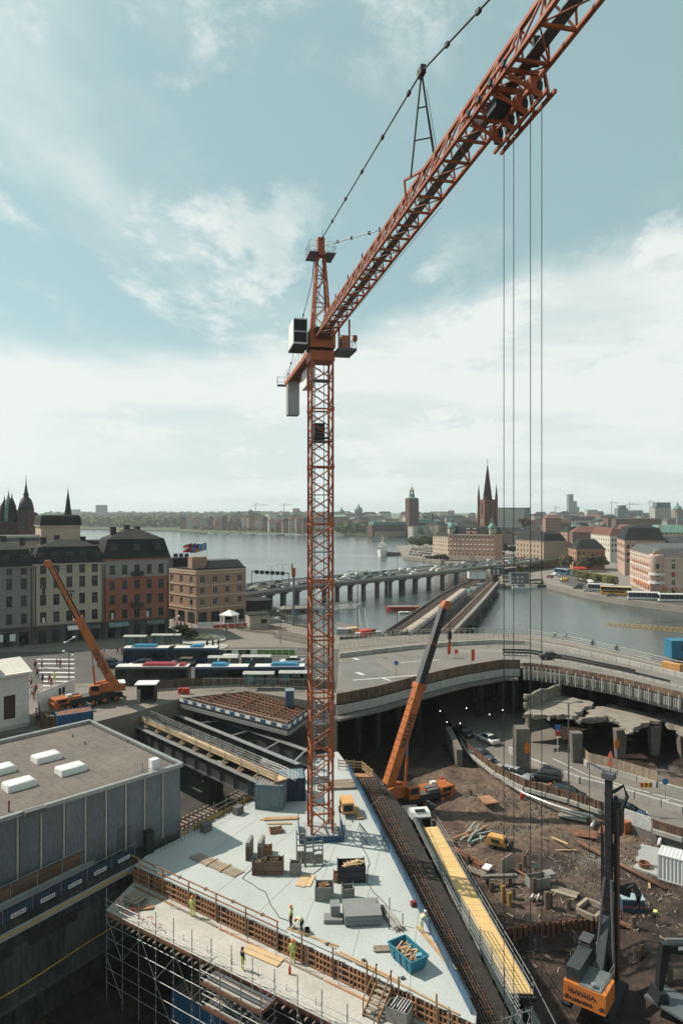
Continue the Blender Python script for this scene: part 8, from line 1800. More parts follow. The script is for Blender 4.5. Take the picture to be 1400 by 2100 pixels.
def body_mesh(pose):
 if pose in _body:return _body[pose]
 P=POSE[pose];me=bpy.data.meshes.new('body');me.from_pydata(P,ED,[]);o=bpy.data.objects.new('tmp',me);COL.objects.link(o);md=o.modifiers.new('skin','SKIN');md.use_smooth_shade=True
 for i,sv in enumerate(me.skin_vertices[0].data):sv.radius=(RD[i],RD[i]);sv.use_root=i==0
 o.modifiers.new('sub','SUBSURF').levels=1;dg=bpy.context.evaluated_depsgraph_get();r_=bpy.data.meshes.new_from_object(o.evaluated_get(dg));bpy.data.objects.remove(o)
 r_.materials.clear()
 # five fingers on each hand, welded into the same mesh
 import bmesh
 bm=bmesh.new();bm.from_mesh(r_)
 for w_,h in((7,8),(11,12)):
  hp_,d=Vector(P[h]),(Vector(P[h])-Vector(P[w_])).normalized();sd_=d.orthogonal().normalized();up=d.cross(sd_)
  for k in range(5):
   b0=hp_+sd_*(.03-.018*k if k<4 else.045)+d*(.02 if k<4 else-.01);L=(.055,.065,.06,.05,.045)[k];e=b0+(d+up*.5+(sd_*.7 if k==4 else Vector())).normalized()*L;t=MB().tube(b0,e,.011,.008,5);vs=[bm.verts.new(v_)for v_ in t.v]
   for f in t.f:bm.faces.new([vs[i]for i in f])
 bm.to_mesh(r_);bm.free()
 for m in(SKINM,WHITE,DSTEEL,BLACK):r_.materials.append(m)
 V=[Vector(p)for p in P]
 for pl_ in r_.polygons:
  c=pl_.center;best=min(range(len(ED)),key=lambda e:(lambda a,b:(c-a.lerp(b,max(0,min(1,(c-a).dot(b-a)/(b-a).length_squared)))).length)(V[ED[e][0]],V[ED[e][1]]));a,b=ED[best];k=a if(c-V[a]).length<(c-V[b]).length else b
  pl_.material_index=ZN[k]if k!=4 or c.z>V[3].z+.03 else 0
  pl_.use_smooth=True
 _body[pose]=r_;return r_
CL={k:mat('cloth_'+k,c,.9,rand=.2)for k,c in dict(navy=(.02,.03,.07),black=(.015,.015,.017),grey=(.14,.14,.14),red=(.3,.03,.06),white=(.5,.5,.48),blue=(.04,.1,.22),green=(.06,.1,.05),tan=(.28,.2,.13),pink=(.35,.12,.16)).items()};CL['vis']=HIVIS;CL['visw']=mat('cloth_pale_vis',(.62,.64,.38),.8)
HELM={'o':mat('helmet_orange',(.6,.2,.03),.4),'w':mat('helmet_white',(.65,.65,.62),.4)}
def person(pose,loc,rz,label,top,leg,helmet=None,group=None,s=1.0):
 T=thing('person',label,'person',M=Matrix.Translation(loc)@Matrix.Rotation(rz,4,'Z')@Matrix.Scale(s,4),group=group);b=put('body',body_mesh(pose),I4,T)
 for i,m in((1,CL[top]),(2,CL[leg]),(3,HAIR)):b.material_slots[i].link='OBJECT';b.material_slots[i].material=m
 P=POSE[pose];h=Vector(P[3]);u_=(Vector(P[4])-Vector(P[2])).normalized();q=u_.to_track_quat('Z','X').to_matrix().to_4x4()
 if helmet:MB().lathe([(.165,.02),(.14,.05),(.13,.1),(.07,.16),(.01,.17)],n=10).build('helmet',HELM[helmet],T,True,Matrix.Translation(h)@q)
 else:MB().lathe([(.108,-.02),(.118,.06),(.09,.12),(.01,.15)],n=10).build('hair',HAIR,T,True,Matrix.Translation(h-Vector((.025,0,0)))@q)
 if top in('vis','visw'):
  c=Vector(P[0]).lerp(Vector(P[1]),.35);d=(Vector(P[1])-Vector(P[0])).normalized();MB().lathe([(.172,-.03),(.172,.03)],n=10).build('reflective_band',STEEL,T,False,Matrix.Translation(c)@d.to_track_quat('Z','X').to_matrix().to_4x4())
 return T
GW='site workers in hi-vis'
for pose,px,py,z,rz,lb,tp,lg,h in(('stand',394,1880,ZD,1.2,'worker in yellow hi-vis walking on the lower deck at the left','vis','vis','o'),('stand',597,1902,ZK,2.8,'worker standing on the slab edge, arms at his sides','vis','black','o'),('bend',618,1911,ZK,3.6,'worker bending over a bucket on the slab','visw','black','o'),('stand',600,1974,ZD,1.6,'worker facing the formwork from the lower deck','vis','vis','o'),('stand',497,1990,ZD,.6,'dark clad worker at the scaffold opening of the lower deck','black','vis',None),('lean',864,1912,ZK,.5,'worker in pale overalls leaning over the blue mesh fence','visw','visw','w'),('bend',1340,1893,1.75,.4,'worker bent over a pile head in the yard','vis','black',None),('stand',112,1398,ZS,1,'worker in yellow overalls on the zebra crossing','vis','vis',None)):
 person(pose,G(px,py,z),rz,lb,tp,lg,h,GW)
r=random.Random(8);tops=['navy','black','grey','red','white','blue','tan','pink']
for i,(px,py)in enumerate(((73,1374),(86,1370),(117,1369),(124,1371),(77,1390),(88,1402),(102,1405),(106,1412),(64,1410),(74,1424),(66,1432),(70,1437),(80,1441),(75,1478),(80,1488),(69,1489),(17,1330),(47,1328),(74,1330),(214,1345),(242,1342),(250,1344),(364,1288),(371,1289),(379,1290),(465,1298),(487,1294),(620,1404),(578,1412))):
 t=tops[r.randrange(8)];w_='near the zebra crossing' if py<1415 and px<130 and py>1365 else 'beside the white house' if px<90 and py>1405 else 'before the old houses' if px<260 else 'on the hotel plaza' if py<1305 else 'at the bus shelter'
 person(('walk','stand')[i%2 if i%3 else 0],G(px,py,ZS),r.uniform(0,6.2),only(f'pedestrian in a {t} top and {("black", "navy", "grey", "tan")[i % 4]} trousers {w_}'),t,('black','navy','grey','tan')[i%4],None,'pedestrians on the street')
def bicycle(T,M):
 B=DSTEEL
 for x in(-.5,.52):
  MB().ring([[M@Vector((x+(.33+dx)*math.cos(a),dy,.34+(.33+dx)*math.sin(a)))for dx,dy in((.02,0),(0,.02),(-.02,0),(0,-.02))]for a in[k*TAU/14 for k in range(15)]],cap=False).build('wheel',BLACK,T)
 for a,b in(((-.5,.34),(-.1,.34)),((-.5,.34),(-.15,.85)),((-.1,.34),(-.15,.9)),((-.1,.34),(.4,.85)),((-.15,.82),(.4,.88)),((.52,.34),(.4,1.02))):bar('frame_tube',M@Vector((a[0],0,a[1])),M@Vector((b[0],0,b[1])),.04,.04,B,T)
 bar('handlebar',M@Vector((.42,-.28,1.02)),M@Vector((.42,.28,1.02)),.03,.03,B,T);box('saddle',M@Vector((-.16,0,.93)),(.26,.14,.07),BLACK,T)
for i,(px,py,rz,t)in enumerate(((1136,1309,-.3,'white'),(1160,1311,2.8,'white'),(1213,1327,-.6,'black'),(1262,1338,-.7,'navy'),(968,1301,.1,'grey'),(804,1304,.2,'black'),(835,1303,3.1,'navy'),(718,1304,3.2,'black'))):
 p=G(px,py,ZS);lb=('in white at the path bend','in white second at the path bend','in black riding down the ramp','in navy lowest on the ramp','in grey behind the boom tip','in black before the train','in navy beside the boom','in black near the crane mast')[i]
 person('ride',p,rz,f'cyclist {lb}',t,'black',None,'cyclists on the flyover path');B=thing('bicycle',f'bicycle ridden by the cyclist {lb}','bicycle',p,rz,'bicycles on the flyover path');bicycle(B,I4)

# ------------------------------------------------------------------ things on the slab
def K(px,py):return G(px,py,ZK)
LBLUE=mat('faded_blue',(.13,.19,.22),.6,.1,.22,.6,4)
c=K(556,1652);container('faded light blue container with scribbles on the slab',c,-.12,3.1,2.4,2.75,LBLUE,STEEL,None,'site_container');c=K(598,1632);container('dark navy container behind the faded blue one',c,.12,3.0,3.2,2.6,mat('navy_container',(.018,.03,.065),.6,.1),LBLUE,None,'site_container')
T=thing('mast_guard','blue board guard around the foot of the tower crane','barrier',(-2.15,70,ZK),.1);BG=mat('guard_blue',(.02,.06,.13),.6)
for x,y,sx,sy in((0,-1.9,4.4,.06),(-2.2,0,.06,3.8),(2.2,0,.06,3.8)):box('guard_board',(x,y,.3),(sx,sy,.55),BG,T);box('mesh_panel',(x,y,.95),(sx,sy*.4,.5),MESHB,T)if y==0 else None
for x in(-2.2,2.2):
 for y in(-1.9,0,1.9):rod('post',(x,y,0),(x,y,1.3),.04,BG,T)
box('crane_foot',(0,0,.25),(3.4,3.2,.5),CONC,T)
def planks(name,label,px,py,rz,n,L,wd,m,layers=1,z=0,jit=.1,cat='planks'):
 T=thing(name,label,cat,K(px,py)+Vector((0,0,z)),rz)
 for l_ in range(layers):
  for i in range(n):y=(i-(n-1)/2)*wd*1.06;o=jit*math.sin(i*5+l_*3);bar('plank',(-L/2+o,y,.05+l_*.07),(L/2+o*.5,y+.03*math.sin(i*2),.05+l_*.07),wd,.06,m,T)
 return T
T=planks('plank_mat','long mat of grey planks lying diagonally on the slab',443,1774,-.62,5,6.0,.24,GWOOD);[bar('batten',(x,-.8,.13),(x,.8,.13),.12,.08,WOOD,T)for x in(-.6,1.2)]
planks('board_stack','pale boards lying before the faded blue container',575,1680,.08,3,3.6,.22,WOOD,2,0,.4);planks('board_stack','two short boards in front of the pale boards',574,1690,.03,2,2.6,.15,WOOD);planks('board_stack','loose plywood sheet and boards near the crates',627,1806,1.35,3,1.9,.42,PLY,1,0,.2);planks('board_stack','small brown boards by the skip',788,1948,.05,5,1.5,.13,GWOOD,2);planks('board_stack','long white boards along the blue fence below the leaning worker',892,1944,-1.2,2,5.6,.2,WOOD);planks('board_stack','boards lying behind the yellow compressor',732,1668,1.75,4,3.2,.16,WOOD,3);planks('board_stack','timber stacked behind the crane mast',690,1612,.1,8,4.2,.3,GWOOD,4,0,.3);planks('board_stack','planks under the far timber railing',745,1592,-.1,5,2.6,.2,RWOOD,2);planks('board_stack','thin long plank beside the worker bending down',640,1923,-.5,1,4.6,.14,WOOD);planks('board_stack','pale plywood sheets lying on the lower deck',540,1939-14,-.55,2,3.4,.5,PLY,1,-1.33)
def crate(name,label,px,py,w_,d_,h,m,rz=0,fill=None,bars=True):
 T=thing(name,label,'crate',K(px,py),rz)
 for x,y,sx,sy in((0,-d_/2,w_,.05),(0,d_/2,w_,.05),(-w_/2,0,.05,d_),(w_/2,0,.05,d_)):box('panel',(x,y,h/2),(sx,sy,h),m,T)
 box('floor',(0,0,.1),(w_,d_,.06),m,T)
 for x in(-w_/2,w_/2):
  for y in(-d_/2,d_/2):bar('corner',(x,y,0),(x,y,h+.12),.09,.09,m,T)
 if bars:[bar('rib',(-w_/2,-d_/2-.04,z),(w_/2,-d_/2-.04,z),.05,.06,m,T)for z in(h*.3,h*.7)]
 if fill:
  for i in range(9):a=i*1.9;bar('content',(w_*.32*math.cos(a),d_*.32*math.sin(a),h*.7),(w_*.3*math.cos(a+2.2),d_*.3*math.sin(a+2.4),h*1.0),.09,.08,fill,T)
 return T
CR=mat('crate_grey',(.23,.225,.205),.8,.1,.2,2,12);BIN=mat('bin_black',(.02,.024,.032),.6)
crate('brown_crate','dark brown timber crate, smaller of two side by side',530,1791,1.0,.7,1.15,BWOOD,0,GWOOD);crate('brown_crate','larger dark brown timber stack crate',563,1790,1.55,.9,1.3,BWOOD,0,BWOOD);crate('metal_crate','grey metal crate left of the ladder frames',606,1792,.95,.7,1.1,CR);crate('metal_crate','large grey metal crate with planks in it',665,1840,1.5,1.2,1.15,CR,0,RWOOD);crate('metal_crate','smaller grey metal crate by the plate stack',713,1843,.95,.8,1.05,CR,.1);crate('cardboard_box','small tan box beside the black bin',691,1807,.6,.5,.8,RWOOD,0,None,False);crate('timber_tray','low brown timber tray with scraps near the mast',566,1706,1.25,.8,.38,RWOOD,.25,BWOOD)
crate('timber_bin','black waste bin heaped with offcut boards',720,1802,2.4,1.5,1.45,BIN,.05,PLY);T=thing('offcut_pile','pale offcut boards heaped on top of the black bin','offcuts',K(720,1802)+Vector((0,0,1.4)),.1);[bar('offcut',(-.9+.2*i,-.5+.11*(i%8),.05+.05*(i%3)),(.7-.1*(i%5),-.4+.1*(i%7),.1+.06*(i%4)),.14,.05,PLY,T)for i in range(12)]
for i,(px,py,h,l_)in enumerate(((512,1757,1.9,'left upright grey form panel on the slab'),(536,1757,1.9,'right upright grey form panel beside the tan box'))):T=thing('form_panel',l_,'form panel',K(px,py),1.45);box('panel',(0,0,h*.45),(1.7,.32,h*.9),CR,T);box('stop_end',(-.8,0,.7),(.12,.36,1.3),BWOOD,T)
crate('timber_box','reddish timber box next to the form panel',547,1750,.95,.8,.7,RWOOD,.1,RWOOD)
for i,(px,py,lb,hh)in enumerate(((618,1778,'left grey ladder frame standing on the slab',3.0),(634,1776,'middle grey ladder frame standing on the slab',2.6),(653,1776,'right grey ladder frame with a tan infill',2.1))):
 T=thing('ladder_frame',lb,'frame',K(px,py),.1)
 for x in(-.42,.42):bar('stile',(x,0,0),(x,1.0,hh),.1,.1,CR,T);bar('stile',(x,1.2,0),(x,1.0,hh),.07,.07,CR,T)
 for k in range(6):t=(k+.6)/6.3;bar('rung',(-.42,t,hh*t),(.42,t,hh*t),.16 if k%2 else.09,.08,CR if k%2 else STEEL,T)
 bar('infill',(0,.1,hh*.1),(0,.45,hh*.42),.7,.04,GWOOD,T)
T=thing('plate_stack','large flat stack of grey panels strapped on the slab','panels',K(745,1898),.08);PL=mat('panel_grey',(.19,.20,.195),.8,0,.08,.8,6,rand=.1)
for i in range(7):box('panel',(.02*math.sin(i*3),1.1+.02*math.cos(i*2),.15+i*.11),(3.0,2.5,.10),PL,T)
for x in(-.8,.8):box('bearer',(x,1.1,.05),(.12,2.5,.1),GWOOD,T);box('strap',(x,1.1,.86),(.05,2.53,.02),STEEL,T)
for k,(px,py,w_,d_,n,l_)in enumerate(((683,1894,1.5,1.0,3,'low grey panel stack left of the large one'),(684,1886,.75,1.0,7,'narrow grey panel stack on top of the low one'))):
 T=thing('plate_stack',l_,'panels',K(px,py)+Vector((.15*k,0,.36*k)),.1*k);[box('panel',(0,.4,.06+i*.11),(w_,d_,.1),PL,T)for i in range(n)]
T=thing('tube_bundle','bundle of long pale tubes lying on the slab','tubes',K(798,1885),1.95);[rod('tube',(-1.7+.15*math.sin(i*4),-.42+.12*(i%7),.1+.1*(i//7)),(1.6+.2*math.sin(i*7),-.4+.11*(i%7)+.1*math.sin(i),.1+.1*(i//7)),.045,STEEL if i%3 else GWOOD,T)for i in range(20)];[rod('upright',(x,y,0),(x,y,1.0),.04,DSTEEL,T)for x in(-1.2,1.2)for y in(-.6,.6)]
def skip():
 T=thing('waste_skip','bright blue open skip full of timber scraps on the slab','skip',K(836,1975),-1.02);SK=mat('skip_blue',(.02,.165,.235),.5,0,.18,1.2,7);L,W,H=2.8,1.6,1.05
 ot=[(-L/2,-W/2),(L/2,-W/2),(L/2,W/2),(-L/2,W/2)];f=lambda k,z:[(x*k,y*k,z)for x,y in ot]
 MB().ring([f(.82,.1),f(1,H),f(.95,H),f(.79,.2)],cap=True).build('tub',SK,T)
 for x in(-.75,0,.75):
  for s in(-1,1):bar('rib',(x,s*W*.42,.1),(x,s*W*.51,H),.1,.08,SK,T)
 for a,b in zip(ot,ot[1:]+ot[:1]):bar('rim',(*a,H),(*b,H),.1,.1,SK,T)
 T2=thing('timber_scraps','broken timber scraps heaped in the blue skip','scraps',K(836,1975)+Vector((0,0,.6)),-1.02);r=random.Random(2)
 for i in range(60):c=Vector((r.uniform(-.95,.95),r.uniform(-.48,.48),r.uniform(.0,.35)));d=Vector((r.gauss(0,1),r.gauss(0,1),r.gauss(0,.35))).normalized()*r.uniform(.15,.45);bar('scrap',c-d,c+d,r.uniform(.05,.14),.04,(PLY,RWOOD,GWOOD,WOOD)[i%4],T2)
 bar('sack',(.8,.1,.3),(1.0,.5,.35),.35,.25,mat('blue_sack',(.1,.3,.38),.8),T2)
skip()
def compressor(label,p,rz,s=1.0):
 T=thing('compressor',label,'compressor',p,rz);m=mat('compressor_tan',(.55,.30,.10),.5);pr=[(-1.3,.5),(1.3,.5),(1.35,.9),(1.1,1.55),(.8,1.65),(-.9,1.65),(-1.25,1.4)]
 MB().ring([[(x*s,y*.72*s*k,z*s)for x,z in pr]for y,k in((-1,.9),(-.85,1),(.85,1),(1,.9))]).build('hood',m,T)
 box('grille',(1.3*s,0,1.1*s),(.1,1.0*s,.6*s),BLACK,T,ry=-.35);box('side_window',(0,-.74*s,1.15*s),(1.1*s,.04,.45*s),BLACK,T)
 for x in(-.5,):
  for q in(-1,1):wheel(T,(x*s,q*.75*s,.33*s),(0,1,0),.33*s,.18)
 bar('drawbar',(1.2*s,0,.45*s),(2.1*s,0,.4*s),.1,.1,DSTEEL,T);box('chassis',(0,0,.45*s),(2.3*s,1.2*s,.14),DSTEEL,T)
compressor('tan compressor on the slab right of the crane mast',K(711,1668),-1.45,1.0);compressor('tan compressor standing in the muddy yard',G(1018,1738,2.0),-.5,.85)
T=thing('timber_railing','pale timber railing around the far corner of the slab','railing');pts=[K(694,1578),K(742,1582),K(764,1600)]
for a,b in zip(pts,pts[1:]):
 for h in(.45,.8,1.15):bar('rail',a+Vector((0,0,h)),b+Vector((0,0,h)),.05,.14,WOOD,T)
 for i in range(4):c=a.lerp(b,i/3);bar('post',c,c+Vector((0,0,1.4)),.1,.1,WOOD,T)
T=thing('leaning_gate','blue lattice gate panel standing on the slab right of the mast','gate',K(745,1722),-1.25);[bar('frame_bar',(-1.3,0,z),(1.3,0,z),.06,.07,BG,T)for z in(.15,1.15)];[rod('lattice_bar',(-1.3+i*.37,0,.15),(-.93+i*.37,0,1.15),.025,BG,T)for i in range(7)];[rod('leg',(x,y,0),(x,0,1.2),.03,STEEL,T)for x in(-1,1)for y in(-.6,.6)]
for px,py,m,lb in((520,1767,BLUE,'small blue bucket below the form panel'),(630,1912,BLACK,'black bucket beside the bending worker')):tag(MB().lathe([(.16,0),(.21,.34),(.19,.34),(.14,.04)],K(px,py),10).build('bucket',m),lb,'bucket')
tag(MB().lathe([(.09,0),(.1,.1),(.1,.5),(.04,.6),(.05,.7)],G(594,1998,ZD),8).build('fire_extinguisher',RED),'red fire extinguisher standing on the lower deck','extinguisher')
tag(MB().box(K(848,1858)+Vector((0,0,.2)),(.5,.35,.4),.4).build('tool_bag',mat('maroon_bag',(.2,.03,.04),.8)),'dark red bag at the blue fence','bag')
T=thing('panel_pile','pile of slabs and boards in the corner of the lower deck','pile',G(272,1856,ZD),-.6);[box('slab_piece',(.1*math.sin(i*3),.3+.1*math.cos(i*5),.1+.14*i),(1.7-.08*i,1.3,.12),(CONC,GWOOD,OLDC)[i%3],T,.12*math.sin(i*7))for i in range(5)];bar('board',(.6,-.5,.1),(1.9,.7,.12),.5,.06,RWOOD,T)
T=thing('tube_box','grey mesh box with scrap tubes at the foot of the timber stair','crate',G(818,2092,ZD),-.5);[box('panel',(x,y,.5),(sx,sy,1.0),CR,T)for x,y,sx,sy in((0,-.5,1.6,.05),(0,.5,1.6,.05),(-.8,0,.05,1),(.8,0,.05,1))];[rod('scrap_tube',(-.7+.2*i,-.3,.6),(-.3+.2*i,.5,1.25),.04,STEEL,T)for i in range(6)]

# ------------------------------------------------------------------ the excavated yard
def Y(px,py,z=None):
 p=G(px,py,2.0);p.z=gz(p.x,p.y);return p
STUMP=mat('pile_stump',(.13,.095,.07),.9,0,.3,2,9,rand=.4)
for i,(px,py,h,rr)in enumerate(((1074,1772,1.3,.24),(1065,1792,1.2,.24),(1047,1742,1.1,.28),(960,1770,.9,.2),(1020,1738,.7,.2),(1009,1718,.6,.2),(1031,1852,1.6,.25),(1044,1858,1.3,.25),(1052,1846,1.1,.22),(1120,1866,1.7,.26),(1128,1862,1.5,.22),(1165,1868,1.2,.27),(1094,1836,1.4,.25),(1007,1830,1.0,.25),(1297,1900,1.1,.27),(1308,1950,.9,.2),(1302,1944,.9,.2),(1315,1948,1.0,.2),(964,1650,.8,.25),(1373,2010,1.2,.22))):
 tag(MB().lathe([(rr,-.6),(rr,h),(rr*.86,h+.02),(rr*.84,h-.06)],Y(px,py),10).build('pile_stump',mat('yellow_pipe',(.33,.2,.07),.7)if i in(6,7)else STUMP),f'{"tan" if i in (6, 7) else "dark"} pile stump {("by the tilted plate", "below the tilted plate", "pale topped beside the compressor", "beside the rusty beams", "behind the compressor", "farthest behind the compressor", "tall one of the tan pair", "short one of the tan pair", "behind the tan pair", "at the valve heap", "second at the valve heap", "left of the timber frame", "before the open box", "under the tube rack", "right of the drill mast", "in the small trio, left", "in the small trio, middle", "in the small trio, right", "near the crane outrigger mat", "beside the excavator arm")[i]}','pile','pile stumps in the yard')
def yard(name,label,px,py,rz,cat):return thing(name,label,cat,Y(px,py),rz)
T=yard('beam_pile','tangled pile of rusty beams and pale timbers in the yard',975,1716,.9,'beams');r=random.Random(6)
for i in range(20):c=Vector((r.uniform(-1.2,1.2),r.uniform(-1.0,1.0),.15+.07*(i%6)));d=Vector((1,r.gauss(0,.35)*(1 if i%2 else-1),r.gauss(.03,.06))).normalized()*r.uniform(1.1,2.1);bar('beam',c-d,c+d,.2,.18,(RUST,GWOOD,RWOOD,mat('mint_beam',(.22,.30,.26),.8))[i%4],T)
T=yard('steel_beams','two rusty steel beams lying side by side',946,1755,-.95,'beams');[bar('beam',(-3.2,y,.25),(3.2,y*.9,.25),.32,.34,RUST,T)for y in(-.3,.25)]
tag(MB().box(Y(1038,1788)+Vector((0,0,.9)),(2.0,.12,1.7),.75).build('steel_plate',mat('tan_plate',(.30,.27,.22),.8)),'square tan plate leaning upright in the yard','plate')
T=yard('tube_rack','pale tubes stacked on a low rack in the yard',1022,1818,.05,'tubes');[rod('tube',(-1.9,-.3+.14*(i%5),.9+.13*(i//5)),(1.9,-.3+.14*(i%5),.9+.13*(i//5)),.06,GWOOD if i%3 else STEEL,T)for i in range(12)];[box('trestle',(x,0,.45),(.2,.9,.9),BWOOD,T)for x in(-1.2,1.2)]
T=yard('open_box','open grey green steel box in the yard',1102,1822,.25,'box');[box('side',(x,y,.6),(sx,sy,1.2),CR,T)for x,y,sx,sy in((0,-.6,2.2,.08),(0,.6,2.2,.08),(-1.1,0,.08,1.2),(1.1,0,.08,1.2))];box('lid',(1.5,.3,1.0),(1.0,1.0,.5),CR,T)
T=yard('timber_crib','square grey timber frame lying on the ground by the drill rig',1211,1872,.75,'frame');[bar('beam',a,b,.3,.5,GWOOD,T)for a,b in(((-1.2,-1,.25),(1.2,-1,.25)),((-1.2,1,.25),(1.2,1,.25)),((-1.2,-.85,.25),(-1.2,.85,.25)),((1.2,-.85,.25),(1.2,.85,.25)))]
T=yard('valve_heap','heap of coupled fittings and hoses beside two stumps',1098,1855,0,'fittings');[rod('fitting',(.5*math.cos(i*1.7),.4*math.sin(i*2.3),.15+.1*(i%3)),(.5*math.cos(i*1.7)+.3,.4*math.sin(i*2.3)+.2,.3+.1*(i%4)),.14,(STEEL,GWOOD,DSTEEL)[i%3],T)for i in range(11)]
for px,py,rz,w_,l_,lb,m in((1157,1835,-.6,1.2,2.6,'tan board lying in the mud left of the drill mast',GWOOD),(975,1792,-.7,1.0,2.2,'grey boards beside the yellow walkway',GWOOD),(1000,1663,.3,2.4,1.8,'brown timber mat under the crane outrigger',RWOOD),(1175,1680,-.5,2.6,3.4,'striped grey pallet sheet leaning at the silver pipe',CR),(1185,1715,-.3,1.8,4.2,'rusty plates and planks by the road fence',RUST),(1240,1704,.8,1.0,2.6,'stacked rusty bars left of the drill mast',RUST),(1368,1764,-.55,4.5,6.0,'large pale concrete slab at the right edge',CONC),(1352,1795,-.7,1.5,5.0,'narrow pale slab before the white container',CONC),(1205,1912,.5,.3,2.2,'short plank in front of the sheet pile wall',GWOOD),(1160,1745,.0,.2,2.4,'thin plank on the grey gravel',WOOD),(1140,1733,-.9,.25,3.0,'bent plank on the grey gravel',WOOD),(1330,1815,1.2,.2,2.0,'crossed laths beside the rusty pipe',WOOD),(1090,1810,-1.0,.14,4.0,'long pole lying beside the open box',RWOOD)):
 T=yard('site_boards',lb,px,py,rz,'boards');n=max(1,int(w_/.35));[bar('board',(-l_/2+.1*math.sin(i*5),(i-(n-1)/2)*w_/n,.18),(l_/2-.1*math.sin(i*3),(i-(n-1)/2)*w_/n,.2),w_/n*.95,.22 if m is CONC else.12,m,T)for i in range(n)]
a,b=Y(1184,1733)+Vector((0,0,.3)),Y(1366,1832)+Vector((0,0,.3));tag(MB().tube(a,b,.24,n=10).build('steel_pipe',mat('brown_pipe',(.17,.09,.055),.6,.2,.25,1.5,8),None,True),'long rusty brown pipe lying behind the drill rig','pipe')
a=Y(1279,1893);tag(MB().tube(a+Vector((-.6,.5,.3)),a+Vector((.6,-.5,.3)),.26,n=10).build('steel_pipe',RUST),'short rusty pipe piece lying near the drill mast','pipe')
T=yard('tool_chest','blue tool chest with a pale lid right of the drill mast',1295,1862,-.1,'chest');box('chest',(0,0,.6),(2.1,1.1,1.1),mat('chest_blue',(.025,.06,.10),.6),T);box('lid',(0,0,1.2),(2.2,1.2,.12),mat('chest_lid',(.28,.36,.38),.5),T);box('stripe',(0,-.56,.5),(2.0,.03,.12),RED,T)
c=Y(1392,1812);container('white container at the right picture edge',(c.x+.6,c.y+.5,c.z),-.6,4.5,2.4,2.7,mat('white_container',(.6,.61,.60),.5,0,.1),None,None,'site_container')
tag(MB().lathe([(.5,0),(.62,.7),(.5,.72),(.42,.2)],Y(1320,1783),10).build('tub',RUST),'round rusty tub beside the pale slab','tub')
T=yard('excavator_attachment','orange machine part half hidden behind the drill mast',1280,1704,.3,'machine');MB().box((0,0,.7),(1.6,1.3,1.4),.2).build('housing',ORANGE2,T);rod('arm',(0,0,.7),(-1.2,.3,1.4),.15,DSTEEL,T)
for i,(px,py,m,l_)in enumerate(((1070,1650,RED,'small red marker post on the soil slope'),(905,1615,RED,'red board by the crane carrier'),(998,1785,WHITE,'crumpled white rags in the mud'),(1128,1630,ORANGE2,'orange jacket bundle on the board fence'))):
 tag(MB().box(Y(px,py)+Vector((0,0,.35)),(.5,.3,.9)if i!=2 else(1.2,.8,.15),.5*i).build('site_marker',m),l_,'marker')
GRAV=mat('rubble_stone',(.16,.145,.125),.95,0,.3,3,12);r=random.Random(12);mb=MB()
for i in range(2600):
 k=r.choice(((1060,1705,75,14),(1105,1668,80,24),(1335,1735,55,22),(1200,1760,90,30),(1180,1800,190,70),(1010,1640,70,18),(1290,1850,100,50)));p=G(k[0]+r.gauss(0,k[2]*.5),k[1]+r.gauss(0,k[3]*.5),2.0)
 if p.x<dirt_edge(p.y)+.5 or p.y>92 or p.y<46:continue
 s=abs(r.gauss(0,.10))+.05;z=gz(p.x,p.y)+s*.3;a=r.uniform(0,6.3);mb.faces([(p.x+s*math.cos(a+q*2.1)*r.uniform(.7,1.3),p.y+s*math.sin(a+q*2.1)*r.uniform(.7,1.3),z-s*.6)for q in range(3)]+[(p.x,p.y,z+s*.7)],((0,1,3),(1,2,3),(2,0,3)))
o=tag(mb.build('rubble',GRAV),'loose stones and rubble scattered over the excavated yard','rubble');o['kind']='stuff'
r=random.Random(14);mb=MB()
for i in range(240):
 p=G(r.uniform(930,1400),r.uniform(1700,1960),2.0)
 if p.x<dirt_edge(p.y)+.5:continue
 a=r.uniform(0,3.1);L=r.uniform(.1,.45);z=gz(p.x,p.y)+.1;d=Vector((math.cos(a)*L,math.sin(a)*L,r.uniform(-.05,.05)));mb.beam(Vector((p.x,p.y,z))-d,Vector((p.x,p.y,z))+d,r.uniform(.03,.09),.05)
o=tag(mb.build('debris',GWOOD),'small splinters and timber debris lying about the yard','debris');o['kind']='stuff'
# interlocking sheet pile wall
T=thing('sheet_pile_wall','rusty interlocking sheet pile wall stepping down in the yard','wall');a,b=Vector((15.4,63.6,0)),Vector((26.4,65.8,0));d=(b-a).normalized();s=Vector((-d.y,d.x,0));n=40
for i in range(n):
 o=s*(.16 if i%2 else-.16);p=a+d*((b-a).length*(i+.5)/n)+o;bar('sheet_pile',Vector((p.x,p.y,-.3)),Vector((p.x,p.y,2.25+.06*math.sin(i*4))),.27,.06,RUST,T);q=p-o*1.0-d*.13;bar('pile_web',Vector((q.x,q.y,-.3)),Vector((q.x,q.y,2.2)),.05,.3,RUST,T)
